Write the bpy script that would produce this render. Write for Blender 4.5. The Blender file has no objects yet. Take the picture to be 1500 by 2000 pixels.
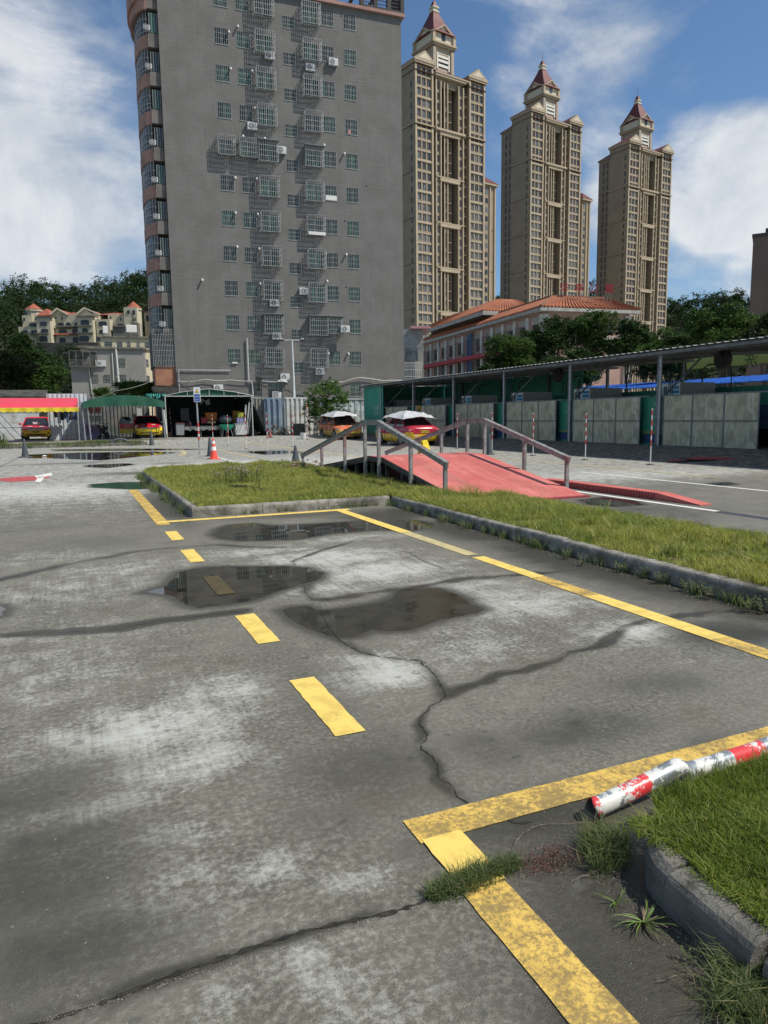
import bpy, math, random
import numpy as np
from mathutils import Vector, Matrix
random.seed(7); RNG = np.random.default_rng(7)
sc = bpy.context.scene
PI = math.pi
# ------------------------------------------------------------------ camera, world, sun, exposure
F = 1395.0; CH = 1.5
def _n(v): return v/np.linalg.norm(v)
_Y = _n(np.array([140-750.0, -(821-1000.0), -F])); _X0 = _n(np.array([4039-750.0, -(769-1000.0), -F]))
_Z = _n(np.cross(_X0, _Y)); _X = np.cross(_Y, _Z)
RM = np.array([_X, _Y, _Z])
cam_d = bpy.data.cameras.new('camera'); cam = bpy.data.objects.new('camera', cam_d); sc.collection.objects.link(cam)
M4 = Matrix([list(RM[i])+[0] for i in range(3)]+[[0,0,0,1]]); M4[2][3] = CH
cam.matrix_world = M4
cam_d.sensor_fit = 'VERTICAL'; cam_d.sensor_height = 36; cam_d.sensor_width = 27; cam_d.lens = F/2000*36
cam_d.clip_start = 0.05; cam_d.clip_end = 3000
sc.camera = cam
def ray(x, y): return RM @ np.array([x-750.0, -(y-1000.0), -F])
def G(x, y, z=0.0):
    d = ray(x, y); return np.array([0, 0, CH]) + d*((z-CH)/d[2])
def PY(x, y, Y): d = ray(x, y); return np.array([0, 0, CH]) + d*(Y/d[1])
def PX(x, y, X): d = ray(x, y); return np.array([0, 0, CH]) + d*(X/d[0])
def hit(px, py, P, hd):            # (u, z) on the vertical plane through P with heading hd (degrees)
    r = ray(px, py); a = math.radians(hd); A = np.array([[math.cos(a), -r[0]], [math.sin(a), -r[1]]])
    t, s = np.linalg.solve(A, -np.array(P[:2], float)); return t, CH + s*r[2]
def at(px, py, d):                 # point in that direction at horizontal distance d
    r = ray(px, py); return np.array([0, 0, CH]) + r*(d/math.hypot(r[0], r[1]))

SUN_AZ = math.atan2(-0.60, 0.80); SUN_EL = math.radians(52)
sd = bpy.data.lights.new('sun', 'SUN'); sd.energy = 4.8; sd.angle = math.radians(0.6); sd.color = (1, .94, .83)
so = bpy.data.objects.new('sun', sd); sc.collection.objects.link(so)
sdir = Vector((math.cos(SUN_EL)*math.cos(SUN_AZ), math.cos(SUN_EL)*math.sin(SUN_AZ), math.sin(SUN_EL)))
so.rotation_euler = sdir.to_track_quat('Z', 'Y').to_euler()
sc.view_settings.view_transform = 'Standard'; sc.view_settings.look = 'None'; sc.view_settings.exposure = 0.0; sc.view_settings.gamma = 1

class NT:
    def __init__(s, tree): s.t = tree; tree.nodes.clear()
    def n(s, typ, props=None, **ins):
        nd = s.t.nodes.new(typ)
        for k, v in (props or {}).items(): setattr(nd, k, v)
        for k, v in ins.items():
            key = k.replace('_', ' ')
            sock = None
            if k.startswith('i') and k[1:].isdigit(): sock = nd.inputs[int(k[1:])]
            else:
                for c in nd.inputs:
                    if c.name.lower() == key.lower(): sock = c; break
            if sock is None: raise KeyError((typ, k))
            if hasattr(v, 'is_output') or isinstance(v, bpy.types.NodeSocket): s.t.links.new(v, sock)
            else:
                if sock.type == 'RGBA' and len(v) == 3: v = (*v, 1)
                sock.default_value = v
        return nd
    def math(s, op, a, b=0.0, c=0.0, clamp=False): return s.n('ShaderNodeMath', {'operation': op, 'use_clamp': clamp}, i0=a, i1=b, i2=c).outputs[0]
    def noise(s, vec, scale, detail=4, rough=.55, dist=0.0): return s.n('ShaderNodeTexNoise', None, Vector=vec, Scale=scale, Detail=detail, Roughness=rough, Distortion=dist).outputs[0]
    def ramp(s, f, a, b, lo=0.0, hi=1.0, smooth=True):
        return s.n('ShaderNodeMapRange', {'interpolation_type': 'SMOOTHSTEP' if smooth else 'LINEAR', 'clamp': True}, Value=f, From_Min=a, From_Max=b, To_Min=lo, To_Max=hi).outputs[0]
    def mix(s, f, a, b, blend='MIX'):
        nd = s.t.nodes.new('ShaderNodeMix'); nd.data_type = 'RGBA'; nd.blend_type = blend
        for sock, v in ((nd.inputs[0], f), (nd.inputs[6], a), (nd.inputs[7], b)):
            if isinstance(v, bpy.types.NodeSocket): s.t.links.new(v, sock)
            else:
                if sock.type == 'RGBA' and len(v) == 3: v = (*v, 1)
                sock.default_value = v
        return nd.outputs[2]

wd = bpy.data.worlds.new('World'); sc.world = wd; wd.use_nodes = True
w = NT(wd.node_tree)
sky = w.n('ShaderNodeTexSky', {'sky_type': 'NISHITA', 'sun_disc': False, 'sun_elevation': SUN_EL, 'sun_rotation': PI/2 - SUN_AZ, 'air_density': 1.0, 'dust_density': 0.35, 'ozone_density': 3.2, 'altitude': 20})
tc = w.n('ShaderNodeTexCoord').outputs['Generated']
def dirn(px, py): return tuple(_n(ray(px, py)))
# cloud banks: direction, angular reach (cos values), weight
def lobe(px, py, deg, wt):
    d = w.n('ShaderNodeVectorMath', {'operation': 'DOT_PRODUCT'}, i0=tc, i1=dirn(px, py)).outputs['Value']
    return w.ramp(d, math.cos(math.radians(deg)), math.cos(math.radians(deg*.25)), 0, wt)
CL = [(90, 300, 17, .26), (-60, 130, 14, .15), (180, 60, 8, .12), (60, 480, 6, .12), (1400, 350, 5.5, .62), (1530, 330, 6, .50), (1440, 430, 4, .25), (1500, 560, 3.5, .34), (1190, 310, 3.6, .30), (1215, 410, 4, .22),
      (1110, 110, 6, .30), (1230, 160, 6, .22), (1010, 200, 4.5, .20), (1340, 100, 6, .12), (1330, 520, 6, .24), (1000, 370, 5, .16), (1150, 480, 5, .20),
      (-700, 300, 26, .34), (2500, 300, 24, .34), (750, -1900, 34, .30)]
acc = None
for c in CL:
    v = lobe(*c); acc = v if acc is None else w.math('ADD', acc, v)
for dv_, dg_, wt_ in (((-.3, -.85, .35), 75, .30), ((-.2, -.4, .9), 45, .25)):  # unseen clouds added behind the camera to brighten and neutralise ambient light
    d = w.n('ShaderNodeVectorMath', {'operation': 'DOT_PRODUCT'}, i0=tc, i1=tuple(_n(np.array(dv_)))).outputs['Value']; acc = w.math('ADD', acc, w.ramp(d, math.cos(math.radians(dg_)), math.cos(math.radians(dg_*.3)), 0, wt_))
# stretch the noise sideways for streaky cirrus
mp = w.n('ShaderNodeMapping', None, Vector=tc, Scale=(1, 1, 1.9)).outputs[0]
n1 = w.noise(mp, 3.0, 9, .60, .5); n2 = w.noise(mp, 9, 8, .64, .3)
f = w.math('ADD', w.math('MULTIPLY', n1, 1.35), w.math('MULTIPLY', n2, .55))
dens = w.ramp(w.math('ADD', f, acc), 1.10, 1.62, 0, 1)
bright = w.ramp(w.math('ADD', w.noise(tc, 7, 8, .62, .3), w.math('MULTIPLY', dens, .30)), .50, .98, 0, 1)
ccol = w.mix(bright, (4.6, 5.2, 5.9), (8.2, 8.35, 8.5))
skyc = w.mix(1.0, sky.outputs[0], (0.88, 1.03, 1.12), 'MULTIPLY')
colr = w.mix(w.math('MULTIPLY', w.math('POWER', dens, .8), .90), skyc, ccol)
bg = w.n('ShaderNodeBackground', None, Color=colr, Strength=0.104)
wo = w.n('ShaderNodeOutputWorld'); wd.node_tree.links.new(bg.outputs[0], wo.inputs[0])

# ------------------------------------------------------------------ materials
MATS = {}
def pm(name, c1, c2=None, scale=4, rough=.7, metal=0, bump=0.0, bscale=None, spec=.4, stretch=(1, 1, 1), c3=None, s3=1.0, detail=6, lo=.35, hi=.65, rnd=0.0, wave=None, trans=0.0):
    if name in MATS: return MATS[name]
    m = bpy.data.materials.new(name); m.use_nodes = True; t = NT(m.node_tree)
    co = t.n('ShaderNodeTexCoord').outputs['Object']
    mpp = t.n('ShaderNodeMapping', None, Vector=co, Scale=stretch).outputs[0]
    nz = t.noise(mpp, scale, detail)
    col = t.mix(t.ramp(nz, lo, hi), c1, c2 if c2 else c1)
    if c3: col = t.mix(t.ramp(t.noise(co, s3, 5, .6), .52, .72), col, c3)
    if rnd:
        r = t.n('ShaderNodeNewGeometry').outputs['Random Per Island']
        col = t.n('ShaderNodeHueSaturation', None, Color=col, Value=t.ramp(r, 0, 1, 1-rnd, 1+rnd, False), Hue=t.ramp(r, 0, 1, .5-.02*(rnd > 0), .5+.02, False)).outputs[0]
    p = t.n('ShaderNodeBsdfPrincipled', None, Base_Color=col, Roughness=rough, Metallic=metal)
    p.inputs['Specular IOR Level'].default_value = spec
    if bump:
        b = t.n('ShaderNodeBump', None, Height=t.noise(mpp, bscale or scale*4, 5), Strength=min(1, bump), Distance=.02)
        t.t.links.new(b.outputs[0], p.inputs['Normal'])
    o = t.n('ShaderNodeOutputMaterial')
    if trans:
        tr = t.n('ShaderNodeBsdfTranslucent', None, Color=col)
        mx = t.n('ShaderNodeMixShader', None, i0=trans, i1=p.outputs[0], i2=tr.outputs[0]); t.t.links.new(mx.outputs[0], o.inputs[0])
    else: t.t.links.new(p.outputs[0], o.inputs[0])
    MATS[name] = m; return m
def glassmat(name, dark, curtain, spec=.6, amount=.5):
    if name in MATS: return MATS[name]
    m = bpy.data.materials.new(name); m.use_nodes = True; t = NT(m.node_tree)
    r = t.n('ShaderNodeObjectInfo').outputs['Random']
    co = t.n('ShaderNodeTexCoord').outputs['Object']
    off = t.n('ShaderNodeVectorMath', {'operation': 'ADD'}, i0=co, i1=t.n('ShaderNodeCombineXYZ', None, X=t.math('MULTIPLY', r, 37.0), Y=r, Z=0.0).outputs[0]).outputs[0]
    st = t.n('ShaderNodeMapping', None, Vector=off, Scale=(7, 1, .25)).outputs[0]
    k = t.ramp(t.noise(st, 1.0, 3), .5-.1, .5+.1)
    k = t.math('MULTIPLY', k, t.ramp(r, 1-amount-.1, 1-amount+.1, .15, 1))
    p = t.n('ShaderNodeBsdfPrincipled', None, Base_Color=t.mix(k, dark, curtain), Roughness=.12)
    p.inputs['Specular IOR Level'].default_value = spec
    o = t.n('ShaderNodeOutputMaterial'); t.t.links.new(p.outputs[0], o.inputs[0]); MATS[name] = m; return m

# ------------------------------------------------------------------ mesh builder
class MB:
    def __init__(s): s.v = []; s.f = []; s.m = []
    def add(s, vs, fs, mi=0):
        b = len(s.v); s.v += [tuple(map(float, p)) for p in vs]; s.f += [tuple(b+i for i in q) for q in fs]; s.m += [mi]*len(fs); return s
    def box(s, x0, x1, y0, y1, z0, z1, mi=0, T=None):
        vs = [(x, y, z) for z in (z0, z1) for y in (y0, y1) for x in (x0, x1)]
        if T is not None: vs = [tuple(T @ Vector(p)) for p in vs]
        return s.add(vs, [(0, 2, 3, 1), (4, 5, 7, 6), (0, 1, 5, 4), (2, 6, 7, 3), (0, 4, 6, 2), (1, 3, 7, 5)], mi)
    def bar(s, p0, p1, w_, h_=None, mi=0, up=(0, 0, 1)):
        h_ = h_ or w_; a = Vector(p0); b = Vector(p1); d = (b-a); L = d.length
        if L < 1e-6: return s
        d.normalize(); u = Vector(up)
        if abs(d.dot(u)) > .98: u = Vector((0, 1, 0)) if abs(d.y) < .9 else Vector((1, 0, 0))
        x = d.cross(u).normalized(); y = x.cross(d)
        vs = [q + x*sx*w_/2 + y*sy*h_/2 for q in (a, b) for sy in (-1, 1) for sx in (-1, 1)]
        return s.add(vs, [(0, 1, 3, 2), (4, 6, 7, 5), (0, 4, 5, 1), (2, 3, 7, 6), (0, 2, 6, 4), (1, 5, 7, 3)], mi)
    def tube(s, pts, r, n=8, mi=0, cap=True):
        pts = [Vector(p) for p in pts]; rr = r if isinstance(r, (list, tuple)) else [r]*len(pts); base = len(s.v); px = None
        for i, p in enumerate(pts):
            d = (pts[min(i+1, len(pts)-1)] - pts[max(i-1, 0)]).normalized()
            if px is None:
                u = Vector((0, 0, 1)) if abs(d.z) < .9 else Vector((1, 0, 0)); px = d.cross(u).normalized()
            else: px = (px - d*px.dot(d)).normalized()
            py = d.cross(px)
            s.v += [tuple(p + (px*math.cos(a) + py*math.sin(a))*rr[i]) for a in [2*PI*k/n for k in range(n)]]
        for i in range(len(pts)-1):
            for k in range(n):
                a = base+i*n+k; b = base+i*n+(k+1) % n; s.f.append((a, b, b+n, a+n)); s.m.append(mi)
        if cap:
            s.f.append(tuple(base+k for k in range(n))[::-1]); s.m.append(mi); e = base+(len(pts)-1)*n; s.f.append(tuple(e+k for k in range(n))); s.m.append(mi)
        return s
    def cyl(s, c, r0, r1, z0, z1, n=16, mi=0, axis='z'):
        if axis == 'z': p0, p1 = (c[0], c[1], z0), (c[0], c[1], z1)
        elif axis == 'y': p0, p1 = (c[0], z0, c[1]), (c[0], z1, c[1])
        else: p0, p1 = (z0, c[0], c[1]), (z1, c[0], c[1])
        return s.tube([p0, p1], [r0, r1], n, mi)
    def prism(s, poly, z0, z1, mi=0):           # plan polygon (ccw) extruded up
        n = len(poly); vs = [(x, y, z0) for x, y in poly] + [(x, y, z1) for x, y in poly]
        return s.add(vs, [tuple(range(n))[::-1], tuple(range(n, 2*n))] + [(i, (i+1) % n, n+(i+1) % n, n+i) for i in range(n)], mi)
    def prismy(s, poly, y0, y1, mi=0):          # (x,z) outline extruded along y
        n = len(poly); vs = [(x, y0, z) for x, z in poly] + [(x, y1, z) for x, z in poly]
        return s.add(vs, [tuple(range(n)), tuple(range(n, 2*n))[::-1]] + [(i, n+i, n+(i+1) % n, (i+1) % n) for i in range(n)], mi)
    def prismx(s, poly, x0, x1, mi=0):          # (y,z) outline extruded along x
        n = len(poly); vs = [(x0, y, z) for y, z in poly] + [(x1, y, z) for y, z in poly]
        return s.add(vs, [tuple(range(n))[::-1], tuple(range(n, 2*n))] + [(i, (i+1) % n, n+(i+1) % n, n+i) for i in range(n)], mi)
    def loft(s, rings, mi=0, cap=True, matf=None):
        n = len(rings[0]); b = len(s.v)
        for r in rings: s.v += [tuple(map(float, p)) for p in r]
        for i in range(len(rings)-1):
            for k in range(n):
                q = (b+i*n+k, b+i*n+(k+1) % n, b+(i+1)*n+(k+1) % n, b+(i+1)*n+k)
                c = sum(s.v[j][2] for j in q)/4
                s.f.append(q); s.m.append(matf(c, q) if matf else mi)
        if cap:
            for r, o in ((0, -1), (len(rings)-1, 1)):
                q = tuple(b+r*n+k for k in range(n))[::o]; c = sum(s.v[j][2] for j in q)/n; s.f.append(q); s.m.append(mi)
        return s
    def hip(s, x0, x1, y0, y1, z0, z1, inset=None, mi=0, mi2=None):
        w_ = min(x1-x0, y1-y0)/2; ins = w_ if inset is None else inset
        if x1-x0 >= y1-y0: r = [(x0+ins, (y0+y1)/2, z1), (x1-ins, (y0+y1)/2, z1)]; fs = [(0, 1, 5, 4), (2, 3, 4, 5), (3, 0, 4), (1, 2, 5)]
        else: r = [((x0+x1)/2, y0+ins, z1), ((x0+x1)/2, y1-ins, z1)]; fs = [(0, 1, 4), (1, 2, 5, 4), (2, 3, 5), (3, 0, 4, 5)]
        return s.add([(x0, y0, z0), (x1, y0, z0), (x1, y1, z0), (x0, y1, z0)] + r, fs + [(3, 2, 1, 0)], mi)
    def islands(s):
        par = list(range(len(s.v)))
        def fd(a):
            while par[a] != a: par[a] = par[par[a]]; a = par[a]
            return a
        for f_ in s.f:
            a = fd(f_[0])
            for b in f_[1:]: par[fd(b)] = a
        out = {}
        for f_, m_ in zip(s.f, s.m):
            k = fd(f_[0]); o = out.setdefault(k, (MB(), {})); q = []
            for i in f_:
                if i not in o[1]: o[1][i] = len(o[0].v); o[0].v.append(s.v[i])
                q.append(o[1][i])
            o[0].f.append(tuple(q)); o[0].m.append(m_)
        return [o[0] for o in out.values()]
    def mesh(s, name):
        me = bpy.data.meshes.new(name); me.from_pydata(s.v, [], s.f); me.polygons.foreach_set('material_index', s.m); me.update(); return me
WL = {}
def link(o, parent=None):
    sc.collection.objects.link(o)
    if parent is not None: o.parent = parent
    return o
def tag(o, label=None, cat=None, group=None, kind=None):
    if label: o['label'] = label
    if cat: o['category'] = cat
    if group: o['group'] = group
    if kind: o['kind'] = kind
    return o
def root(name, label, cat, loc=(0, 0, 0), rz=0, group=None):
    o = bpy.data.objects.new(name, None); o.location = Vector([float(c) for c in loc]); o.rotation_euler = (0, 0, rz); o.empty_display_size = .2; link(o)
    return tag(o, label, cat, group)
def wloc(o):
    l = Vector((0, 0, 0))
    while o is not None: l += o.location; o = o.parent
    return l
def put(mb, name, mats, parent=None, smooth=False, w_=False, label=None, bevel=0, auto=None):
    """link the collected shapes as ONE mesh; w_ = shapes are in world space, parent unrotated"""
    if w_ and parent is not None:
        l = wloc(parent); mb.v = [(a-l.x, b-l.y, c-l.z) for a, b, c in mb.v]
    me = mb.mesh(name)
    for m in (mats if isinstance(mats, (list, tuple)) else [mats]): me.materials.append(m)
    if smooth: me.shade_smooth()
    o = bpy.data.objects.new(name, me); link(o, parent)
    if bevel:
        b = o.modifiers.new('bevel', 'BEVEL'); b.width = bevel; b.segments = 2; b.limit_method = 'ANGLE'; b.angle_limit = math.radians(40)
    if label: o['label'] = label
    return o
def npmesh(name, v, f, mats, parent=None, smooth=False):
    me = bpy.data.meshes.new(name); nv = len(v); nf, k = f.shape
    me.vertices.add(nv); me.vertices.foreach_set('co', np.ascontiguousarray(v, np.float32).ravel())
    me.loops.add(nf*k); me.loops.foreach_set('vertex_index', np.ascontiguousarray(f, np.int32).ravel())
    me.polygons.add(nf); me.polygons.foreach_set('loop_start', np.arange(0, nf*k, k, dtype=np.int32)); me.polygons.foreach_set('loop_total', np.full(nf, k, np.int32))
    for m in (mats if isinstance(mats, (list, tuple)) else [mats]): me.materials.append(m)
    me.update(calc_edges=True)
    if smooth: me.shade_smooth()
    return link(bpy.data.objects.new(name, me), parent)
def dup(src, loc, rz=0, label=None, group=None, scale=None):
    def cp(o, par):
        c = o.copy(); sc.collection.objects.link(c); c.parent = par
        for ch in [q for q in o.children]: cp(ch, c)
        return c
    r = cp(src, None); r.location = Vector([float(q) for q in loc]); r.rotation_euler = (0, 0, rz)
    if label: r['label'] = label
    if group: r['group'] = group
    if scale: r.scale = scale
    return r
def dupc(src, parent, loc):
    c = src.copy(); sc.collection.objects.link(c); c.parent = parent; c.location = Vector(loc)
    for ch in src.children:
        d = ch.copy(); sc.collection.objects.link(d); d.parent = c
    return c
def text_mb(txt, size, mb, T, depth=.01, mi=0):
    cu = bpy.data.curves.new('txt', 'FONT'); cu.body = txt; cu.size = size; cu.extrude = depth/2; cu.align_x = 'CENTER'; cu.align_y = 'CENTER'; cu.resolution_u = 3
    o = bpy.data.objects.new('txt', cu); sc.collection.objects.link(o); dg = bpy.context.evaluated_depsgraph_get(); dg.update()
    me = bpy.data.meshes.new_from_object(o.evaluated_get(dg))
    mb.add([T @ v.co for v in me.vertices], [tuple(p.vertices) for p in me.polygons], mi)
    bpy.data.objects.remove(o); bpy.data.curves.remove(cu); bpy.data.meshes.remove(me); return mb
def face_T(loc, hd_deg):            # text lying in xy -> upright, facing -y turned by hd
    return Matrix.Translation(Vector([float(c) for c in loc])) @ Matrix.Rotation(math.radians(hd_deg), 4, 'Z') @ Matrix.Rotation(PI/2, 4, 'X')
def ss(x, a, b): t = np.clip((np.asarray(x, float)-a)/(b-a), 0, 1); return t*t*(3-2*t)
def gz(x, y): return 0.30*ss(y, 42.6, 47)*(1-.25*ss(x, 4, 9)) + 0*np.asarray(x, float)
def GS(px, py):                     # point of the real ground seen at a pixel
    z = 0.0
    for _ in range(30):
        p = G(px, py, z); z = .5*z + .5*float(gz(p[0], p[1]))
    p = G(px, py, z); return p
# ------------------------------------------------------------------ ground sheet
def gpoly(pts): return np.array([G(*p)[:2] for p in pts])
PUD = [
 [(412,1045),(424,1033),(450,1025),(492,1022),(535,1027),(580,1025),(650,1021),(700,1017),(750,1014),(800,1014),(848,1022),(842,1032),(800,1037),(745,1035),(700,1038),(640,1043),(600,1051),(575,1054),(475,1057),(430,1053)],
 [(280,1158),(310,1148),(330,1141),(336,1128),(352,1116),(400,1108),(450,1106),(555,1106),(600,1109),(632,1120),(628,1131),(585,1141),(555,1152),(520,1165),(480,1176),(430,1184),(388,1187),(362,1181),(345,1171),(330,1163)],
 [(545,1192),(568,1185),(600,1184),(625,1192),(655,1190),(695,1184),(740,1178),(768,1165),(778,1152),(805,1148),(860,1150),(898,1163),(920,1180),(947,1190),(922,1201),(880,1205),(850,1215),(800,1231),(758,1233),(722,1230),(700,1243),(655,1245),(610,1232),(572,1212)],
 [(176,946),(230,942),(300,941),(345,944),(330,953),(262,956),(180,952)],
 [(52,888),(150,884),(300,882),(345,884),(260,893),(200,899),(100,895),(55,895)],
 [(168,908),(250,905),(262,908),(210,914),(170,912)],
 [(100,878),(240,876),(420,877),(300,880),(110,881)],
 [(1243,1025),(1290,1018),(1350,1020),(1378,1028),(1320,1034),(1262,1033)],
 [(1366,1041),(1420,1032),(1490,1042),(1440,1047),(1385,1047)],
 [(1130,976),(1180,971),(1240,978),(1260,986),(1200,990),(1150,986)],
 [(1385,944),(1420,942),(1440,946),(1400,949)],
 [(470,882),(560,880),(600,884),(520,888)],
 [(-60,1180),(0,1183),(14,1190),(4,1203),(-60,1206)],
]
PUD = [gpoly(p) for p in PUD]
def hash_noise(x, y, s, seed=0):
    xi = np.floor(x*s).astype(int); yi = np.floor(y*s).astype(int); fx = x*s-xi; fy = y*s-yi; fx = fx*fx*(3-2*fx); fy = fy*fy*(3-2*fy)
    def h(a, b): q = np.sin(a*127.1+b*311.7+seed*74.7)*43758.5453; return q-np.floor(q)
    return (h(xi, yi)*(1-fx)+h(xi+1, yi)*fx)*(1-fy)+(h(xi, yi+1)*(1-fx)+h(xi+1, yi+1)*fx)*fy
def sdf(P, poly):
    a = poly; b = np.roll(poly, -1, 0); d = np.full(len(P), 1e9); ins = np.zeros(len(P), bool)
    for p, q in zip(a, b):
        e = q-p; t = np.clip(((P-p) @ e)/max(e @ e, 1e-9), 0, 1); d = np.minimum(d, np.hypot(*(P-p-t[:, None]*e).T))
        c = ((p[1] > P[:, 1]) != (q[1] > P[:, 1])); 
        with np.errstate(divide='ignore', invalid='ignore'): ins ^= c & (P[:, 0] < (q[0]-p[0])*(P[:, 1]-p[1])/(q[1]-p[1])+p[0])
    return np.where(ins, -d, d)
def dline(P, ln):
    d = np.full(len(P), 1e9)
    for p, q in zip(ln[:-1], ln[1:]):
        e = q-p; t = np.clip(((P-p) @ e)/max(e @ e, 1e-9), 0, 1); d = np.minimum(d, np.hypot(*(P-p-t[:, None]*e).T))
    return d
# cracks: pixels, half width m, damp reach m, damp strength
CR = [
 ([(-60,2046),(75,2000),(200,1959),(350,1900),(500,1850),(600,1818),(700,1796),(752,1786),(820,1765),(850,1752),(905,1728),(960,1705),(1020,1690),(1090,1668)], .0062, .030, .75),
 ([(625,1190),(640,1225),(660,1252),(700,1270),(740,1283),(790,1288),(818,1291),(838,1305),(852,1324),(858,1340),(873,1358)], .003, .05, .5),
 ([(873,1358),(850,1376),(826,1398),(817,1415),(826,1436),(818,1455),(838,1474),(852,1492),(855,1518),(885,1545),(906,1562),(916,1574)], .0030, .034, .75),
 ([(916,1574),(950,1580),(975,1592),(1003,1603),(1040,1604)], .004, .03, .5),
 ([(873,1358),(905,1345),(940,1335),(970,1318),(1020,1310),(1090,1290),(1110,1275),(1170,1262),(1200,1245),(1215,1225),(1280,1208),(1400,1195),(1520,1180)], .0010, .062, .85),
 ([(592,1140),(605,1163),(612,1172),(650,1170),(720,1158),(800,1149),(850,1140),(900,1130),(970,1126),(1050,1120),(1160,1110)], .002, .10, .7),
 ([(-80,1246),(0,1242),(60,1238),(150,1232),(230,1228),(310,1213),(400,1203),(470,1194)], .002, .09, .85),
 ([(-80,1148),(0,1133),(100,1110),(170,1095),(270,1077),(300,1074),(430,1064),(480,1068),(560,1070)], .003, .11, .6),
 ([(575,1105),(573,1096),(600,1086),(622,1077),(640,1071),(676,1062)], .005, .05, .5),
 ([(760,1072),(800,1080),(830,1097),(870,1112)], .003, .06, .4),
 ([(0,1040),(130,1028),(240,1021),(310,1014)], .003, .08, .4),
 ([(0,992),(135,988),(262,983)], .003, .10, .4),
 ([(0,912),(40,892),(60,880)], .004, .1, .4),
 ([(676,1062),(700,1052),(760,1047)], .003, .06, .3),
]
CR = [(gpoly(p), hw, r, s) for p, hw, r, s in CR]
# damp or dry areas: pixel, radius x and y in metres, strength
DAMP = [(700,1500,.50,.45,.50),(620,1400,.3,.5,.40),(560,1300,.3,.8,.35),(1150,1420,.55,.28,.55),(1260,1340,.5,.28,.45),(960,1460,.25,.3,.4),(1080,1600,.7,.25,.7),(1250,1900,.35,.6,.8),(1150,1750,.35,.5,.75),(1330,1880,.16,.6,1.1),(1220,1740,.2,.25,1.1),(1250,1980,.3,.4,1.0),
        (80,1700,.5,.45,.6),(30,1560,.5,.4,.5),(150,1850,.45,.3,.55),(860,1650,.3,.2,.45),(930,1900,.2,.3,.4),(1380,1150,.7,2.2,.85),(1150,1100,.6,2.4,.85),(950,1040,.7,1.8,.8),(780,1005,1.2,.9,.75),(320,985,.4,3.0,.8),(600,1005,1.8,.35,.55),
        (160,1060,1.0,.8,.35),(60,1030,1.2,.8,.3),(740,1190,.8,.6,.35),(540,1170,1.5,.5,.25),(1440,1470,.5,.3,.4),(640,1600,.3,.3,.4),(1440,1240,.6,.4,.7),
        (1450,1060,1.2,.7,.5),(1250,1000,2.0,1.2,.45),(1150,985,1.2,.8,.5),(240,925,1.6,.8,.55),(130,905,2.5,.9,.5),(240,868,4,.9,.6),(500,880,2.5,.8,.4),(1300,950,3,.5,.25),(40,970,1.2,1.2,.25),(330,905,1.5,.9,.45),(1430,900,1.5,2.5,.5)]
DRY = [(640,1090,.9,.6,.95),(500,1078,.8,.35,.7),(740,1115,.9,.55,.95),(880,1150,.7,.6,.75),(760,1315,.38,.26,1.0),(720,1290,.25,.2,.8),(1230,1232,.4,.28,.85),(1020,1180,.7,.5,.8),(920,1260,.5,.4,.55),(640,1150,.5,.3,.7),(150,1150,1.0,.8,.5),(80,1090,1.0,.5,.45),
       (300,1420,.55,.38,.9),(370,1490,.35,.22,.8),(220,1570,.35,.12,.6),(120,1435,.22,.16,.7),(430,1350,.35,.35,.7),(520,1700,.16,.12,.7),(350,1740,.22,.3,.5),(500,1480,.16,.1,.5),(120,1330,.6,.5,.45),(60,1290,.7,.5,.4),(700,1720,.14,.08,.7),(600,1900,.2,.2,.6),(480,1930,.2,.12,.55),(780,1980,.2,.15,.45),
       (330,1640,.3,.2,.4),(1450,1260,.5,.2,.5),(700,1050,1.0,.3,.6),(240,1110,.8,.6,.55),(400,950,1,.3,.2),(1130,1730,.05,.035,1.0),(930,1855,.05,.03,.5),(130,1240,.7,.4,.5),(560,1020,.9,.12,.3),
       (100,960,3,1.5,.35),(450,905,3,1.5,.4),(700,900,3,3,.35),(1200,930,4,1.5,.4),(1350,925,4,1,.4)]
def spaced(segs):
    out = []
    for a, b, st in segs: out += list(np.arange(a, b, st))
    return np.array(out + [segs[-1][1]])
gx = spaced([(-900,-300,200),(-300,-100,50),(-100,-30,14),(-30,-9,1.5),(-9,-2.4,.22),(-2.4,5.2,.05),(5.2,13,.16),(13,26,.6),(26,120,12),(120,900,130)])
gy = spaced([(-60,-10,10),(-10,-1,1.5),(-1,.4,.2),(.4,8,.05),(8,13,.09),(13,26,.16),(26,50,.3),(50,100,2.5),(100,300,25),(300,1000,140)])
XX, YY = np.meshgrid(gx, gy); P = np.stack([XX.ravel(), YY.ravel()], 1)
near = (P[:, 0] > -12) & (P[:, 0] < 26) & (P[:, 1] > -2) & (P[:, 1] < 60); Pn = P[near]
pud = np.full(len(P), 5.0); d = np.full(len(Pn), 5.0)
for q in PUD: d = np.minimum(d, sdf(Pn, q))
pud[near] = d
dampn = .55*np.exp(-np.maximum(d, 0)/.16)
for ci_, (q, hw, r, s) in enumerate(CR): vn = hash_noise(Pn[:, 0], Pn[:, 1], 3.1, ci_)*.7+hash_noise(Pn[:, 0], Pn[:, 1], 11, ci_)*.5; dampn = np.maximum(dampn, s*np.clip(.35+vn, 0, 1.15)*np.exp(-(dline(Pn, q)/(r*(.35+1.0*vn)))**2))
def blobs(L):
    o = np.zeros(len(Pn))
    for px, py, rx, ry, s in L:
        c = G(px, py); q = ((Pn[:, 0]-c[0])/rx)**2 + ((Pn[:, 1]-c[1])/ry)**2; o = np.maximum(o, s*np.exp(-q*.9))
    return o
dampn = np.maximum(dampn, blobs(DAMP)); dryn = blobs(DRY)
damp = np.zeros(len(P)); damp[near] = dampn; dry = np.full(len(P), .6); dryn = dryn+.62*ss(Pn[:, 1], 8, 17); dry[near] = dryn
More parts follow.
